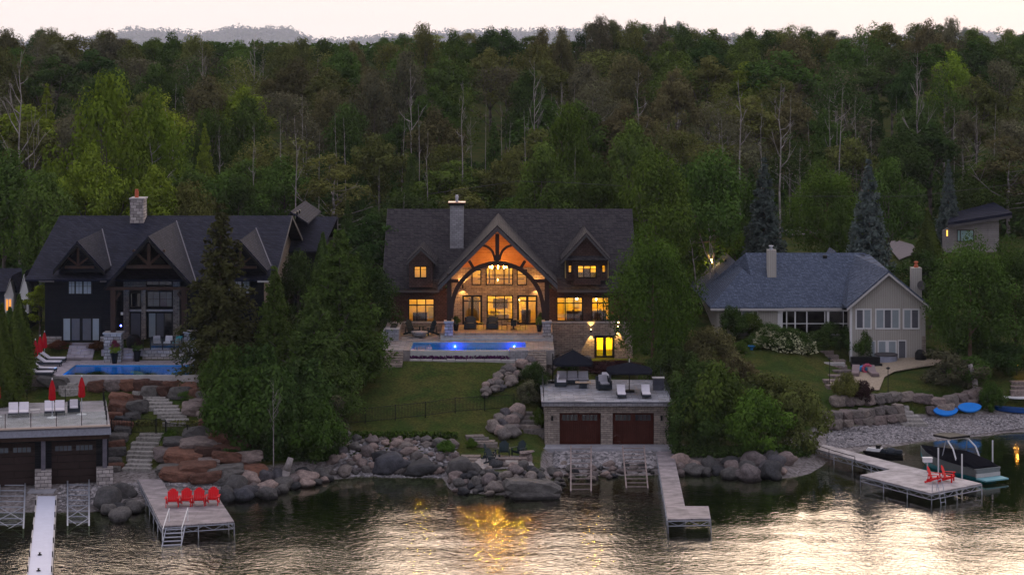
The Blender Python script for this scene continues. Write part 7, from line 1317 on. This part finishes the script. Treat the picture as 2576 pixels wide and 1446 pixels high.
rgv = np.random.default_rng(9); n = 900; c_ = np.stack([rgv.uniform(X(1032, 180.9), X(1285, 180.9), n), rgv.uniform(180.78, 181.25, n), rgv.uniform(5.6, 5.95, n)], 1); me = leaf_mesh('flower_strip', c_, unit(rgv, n)+np.array([0, -.3, .6]), rgv.uniform(.1, .2, n), rgv.uniform(0, 1, n)); me.materials.append(LM['violet']); o = bpy.data.objects.new('flower_strip', me); C.objects.link(o); tag(o, 'dark purple flowers along the foot of the lit pool wall', 'plants', kind='stuff')
# leaning stump and snag in the thicket
p = G(712, 1212); o = MB().tube([(p.x, p.y, p.z-.3), (p.x+.25, p.y, p.z+.8), (p.x+.55, p.y+.1, p.z+1.7)], .34, 8, .22).build('tree_stump', BARKP, smooth=True); tag(o, 'leaning pale stump at the waterline below the thicket', 'stump')
dead(2, 'broken grey snag with hanging twigs before the dark thicket', (X(688, 157.5), 157.5, 1.5), 6.5, 1.0, .55); p = G(2455, 995); o = MB().tube([(p.x, p.y, p.z), (p.x-.1, p.y, p.z+1.2), (p.x-.5, p.y, p.z+2.6)], .28, 8, .2).build('tree_stump', BARKP, smooth=True); tag(o, 'pale bent trunk standing before the massive dark tree', 'stump')
# thin undergrowth on the forest floor keeps the ground from showing
rg = np.random.default_rng(4); n = 60000; xx = rg.uniform(-70, 75, n); yy = rg.uniform(216, 300, n); kk_ = (yy > 246) | (xx < 22); xx, yy = xx[kk_], yy[kk_]; x2, y2 = rg.uniform(-105, 110, 26000), rg.uniform(364, 392, 26000); xx = np.concatenate([xx, x2]); yy = np.concatenate([yy, y2]); n = len(xx); gg = ground(xx, yy); me = leaf_mesh('undergrowth', np.stack([xx, yy, gg+rg.uniform(0, 1, n)**1.5*2.6*(.5+.5*np.sin(xx*.7+yy*.3))], 1), unit(rg, n)+np.array([0, -.3, .5]), rg.uniform(.3, .7, n)*np.where(yy > 350, 1.5, 1), rg.uniform(0, 1, n)); me.materials.append(LM['deep']); o = bpy.data.objects.new('undergrowth', me); C.objects.link(o); tag(o, 'dark undergrowth on the forest floor behind the houses', 'undergrowth', kind='stuff')
# ================================================================ haze
def haze():
    m = bpy.data.materials.new('haze'); m.use_nodes = True; t = m.node_tree; t.nodes.clear(); o = nd(t, 'ShaderNodeOutputMaterial'); v = nd(t, 'ShaderNodeVolumePrincipled'); v.inputs['Color'].default_value = (.74, .80, .97, 1); v.inputs['Density'].default_value = .000042; v.inputs['Anisotropy'].default_value = .35; t.links.new(v.outputs[0], o.inputs['Volume'])
    b = MB().box(-7000, 7000, -400, 10200, -60, 190).build('haze', m); b['kind'] = 'stuff'; b.display_type = 'WIRE'
haze()
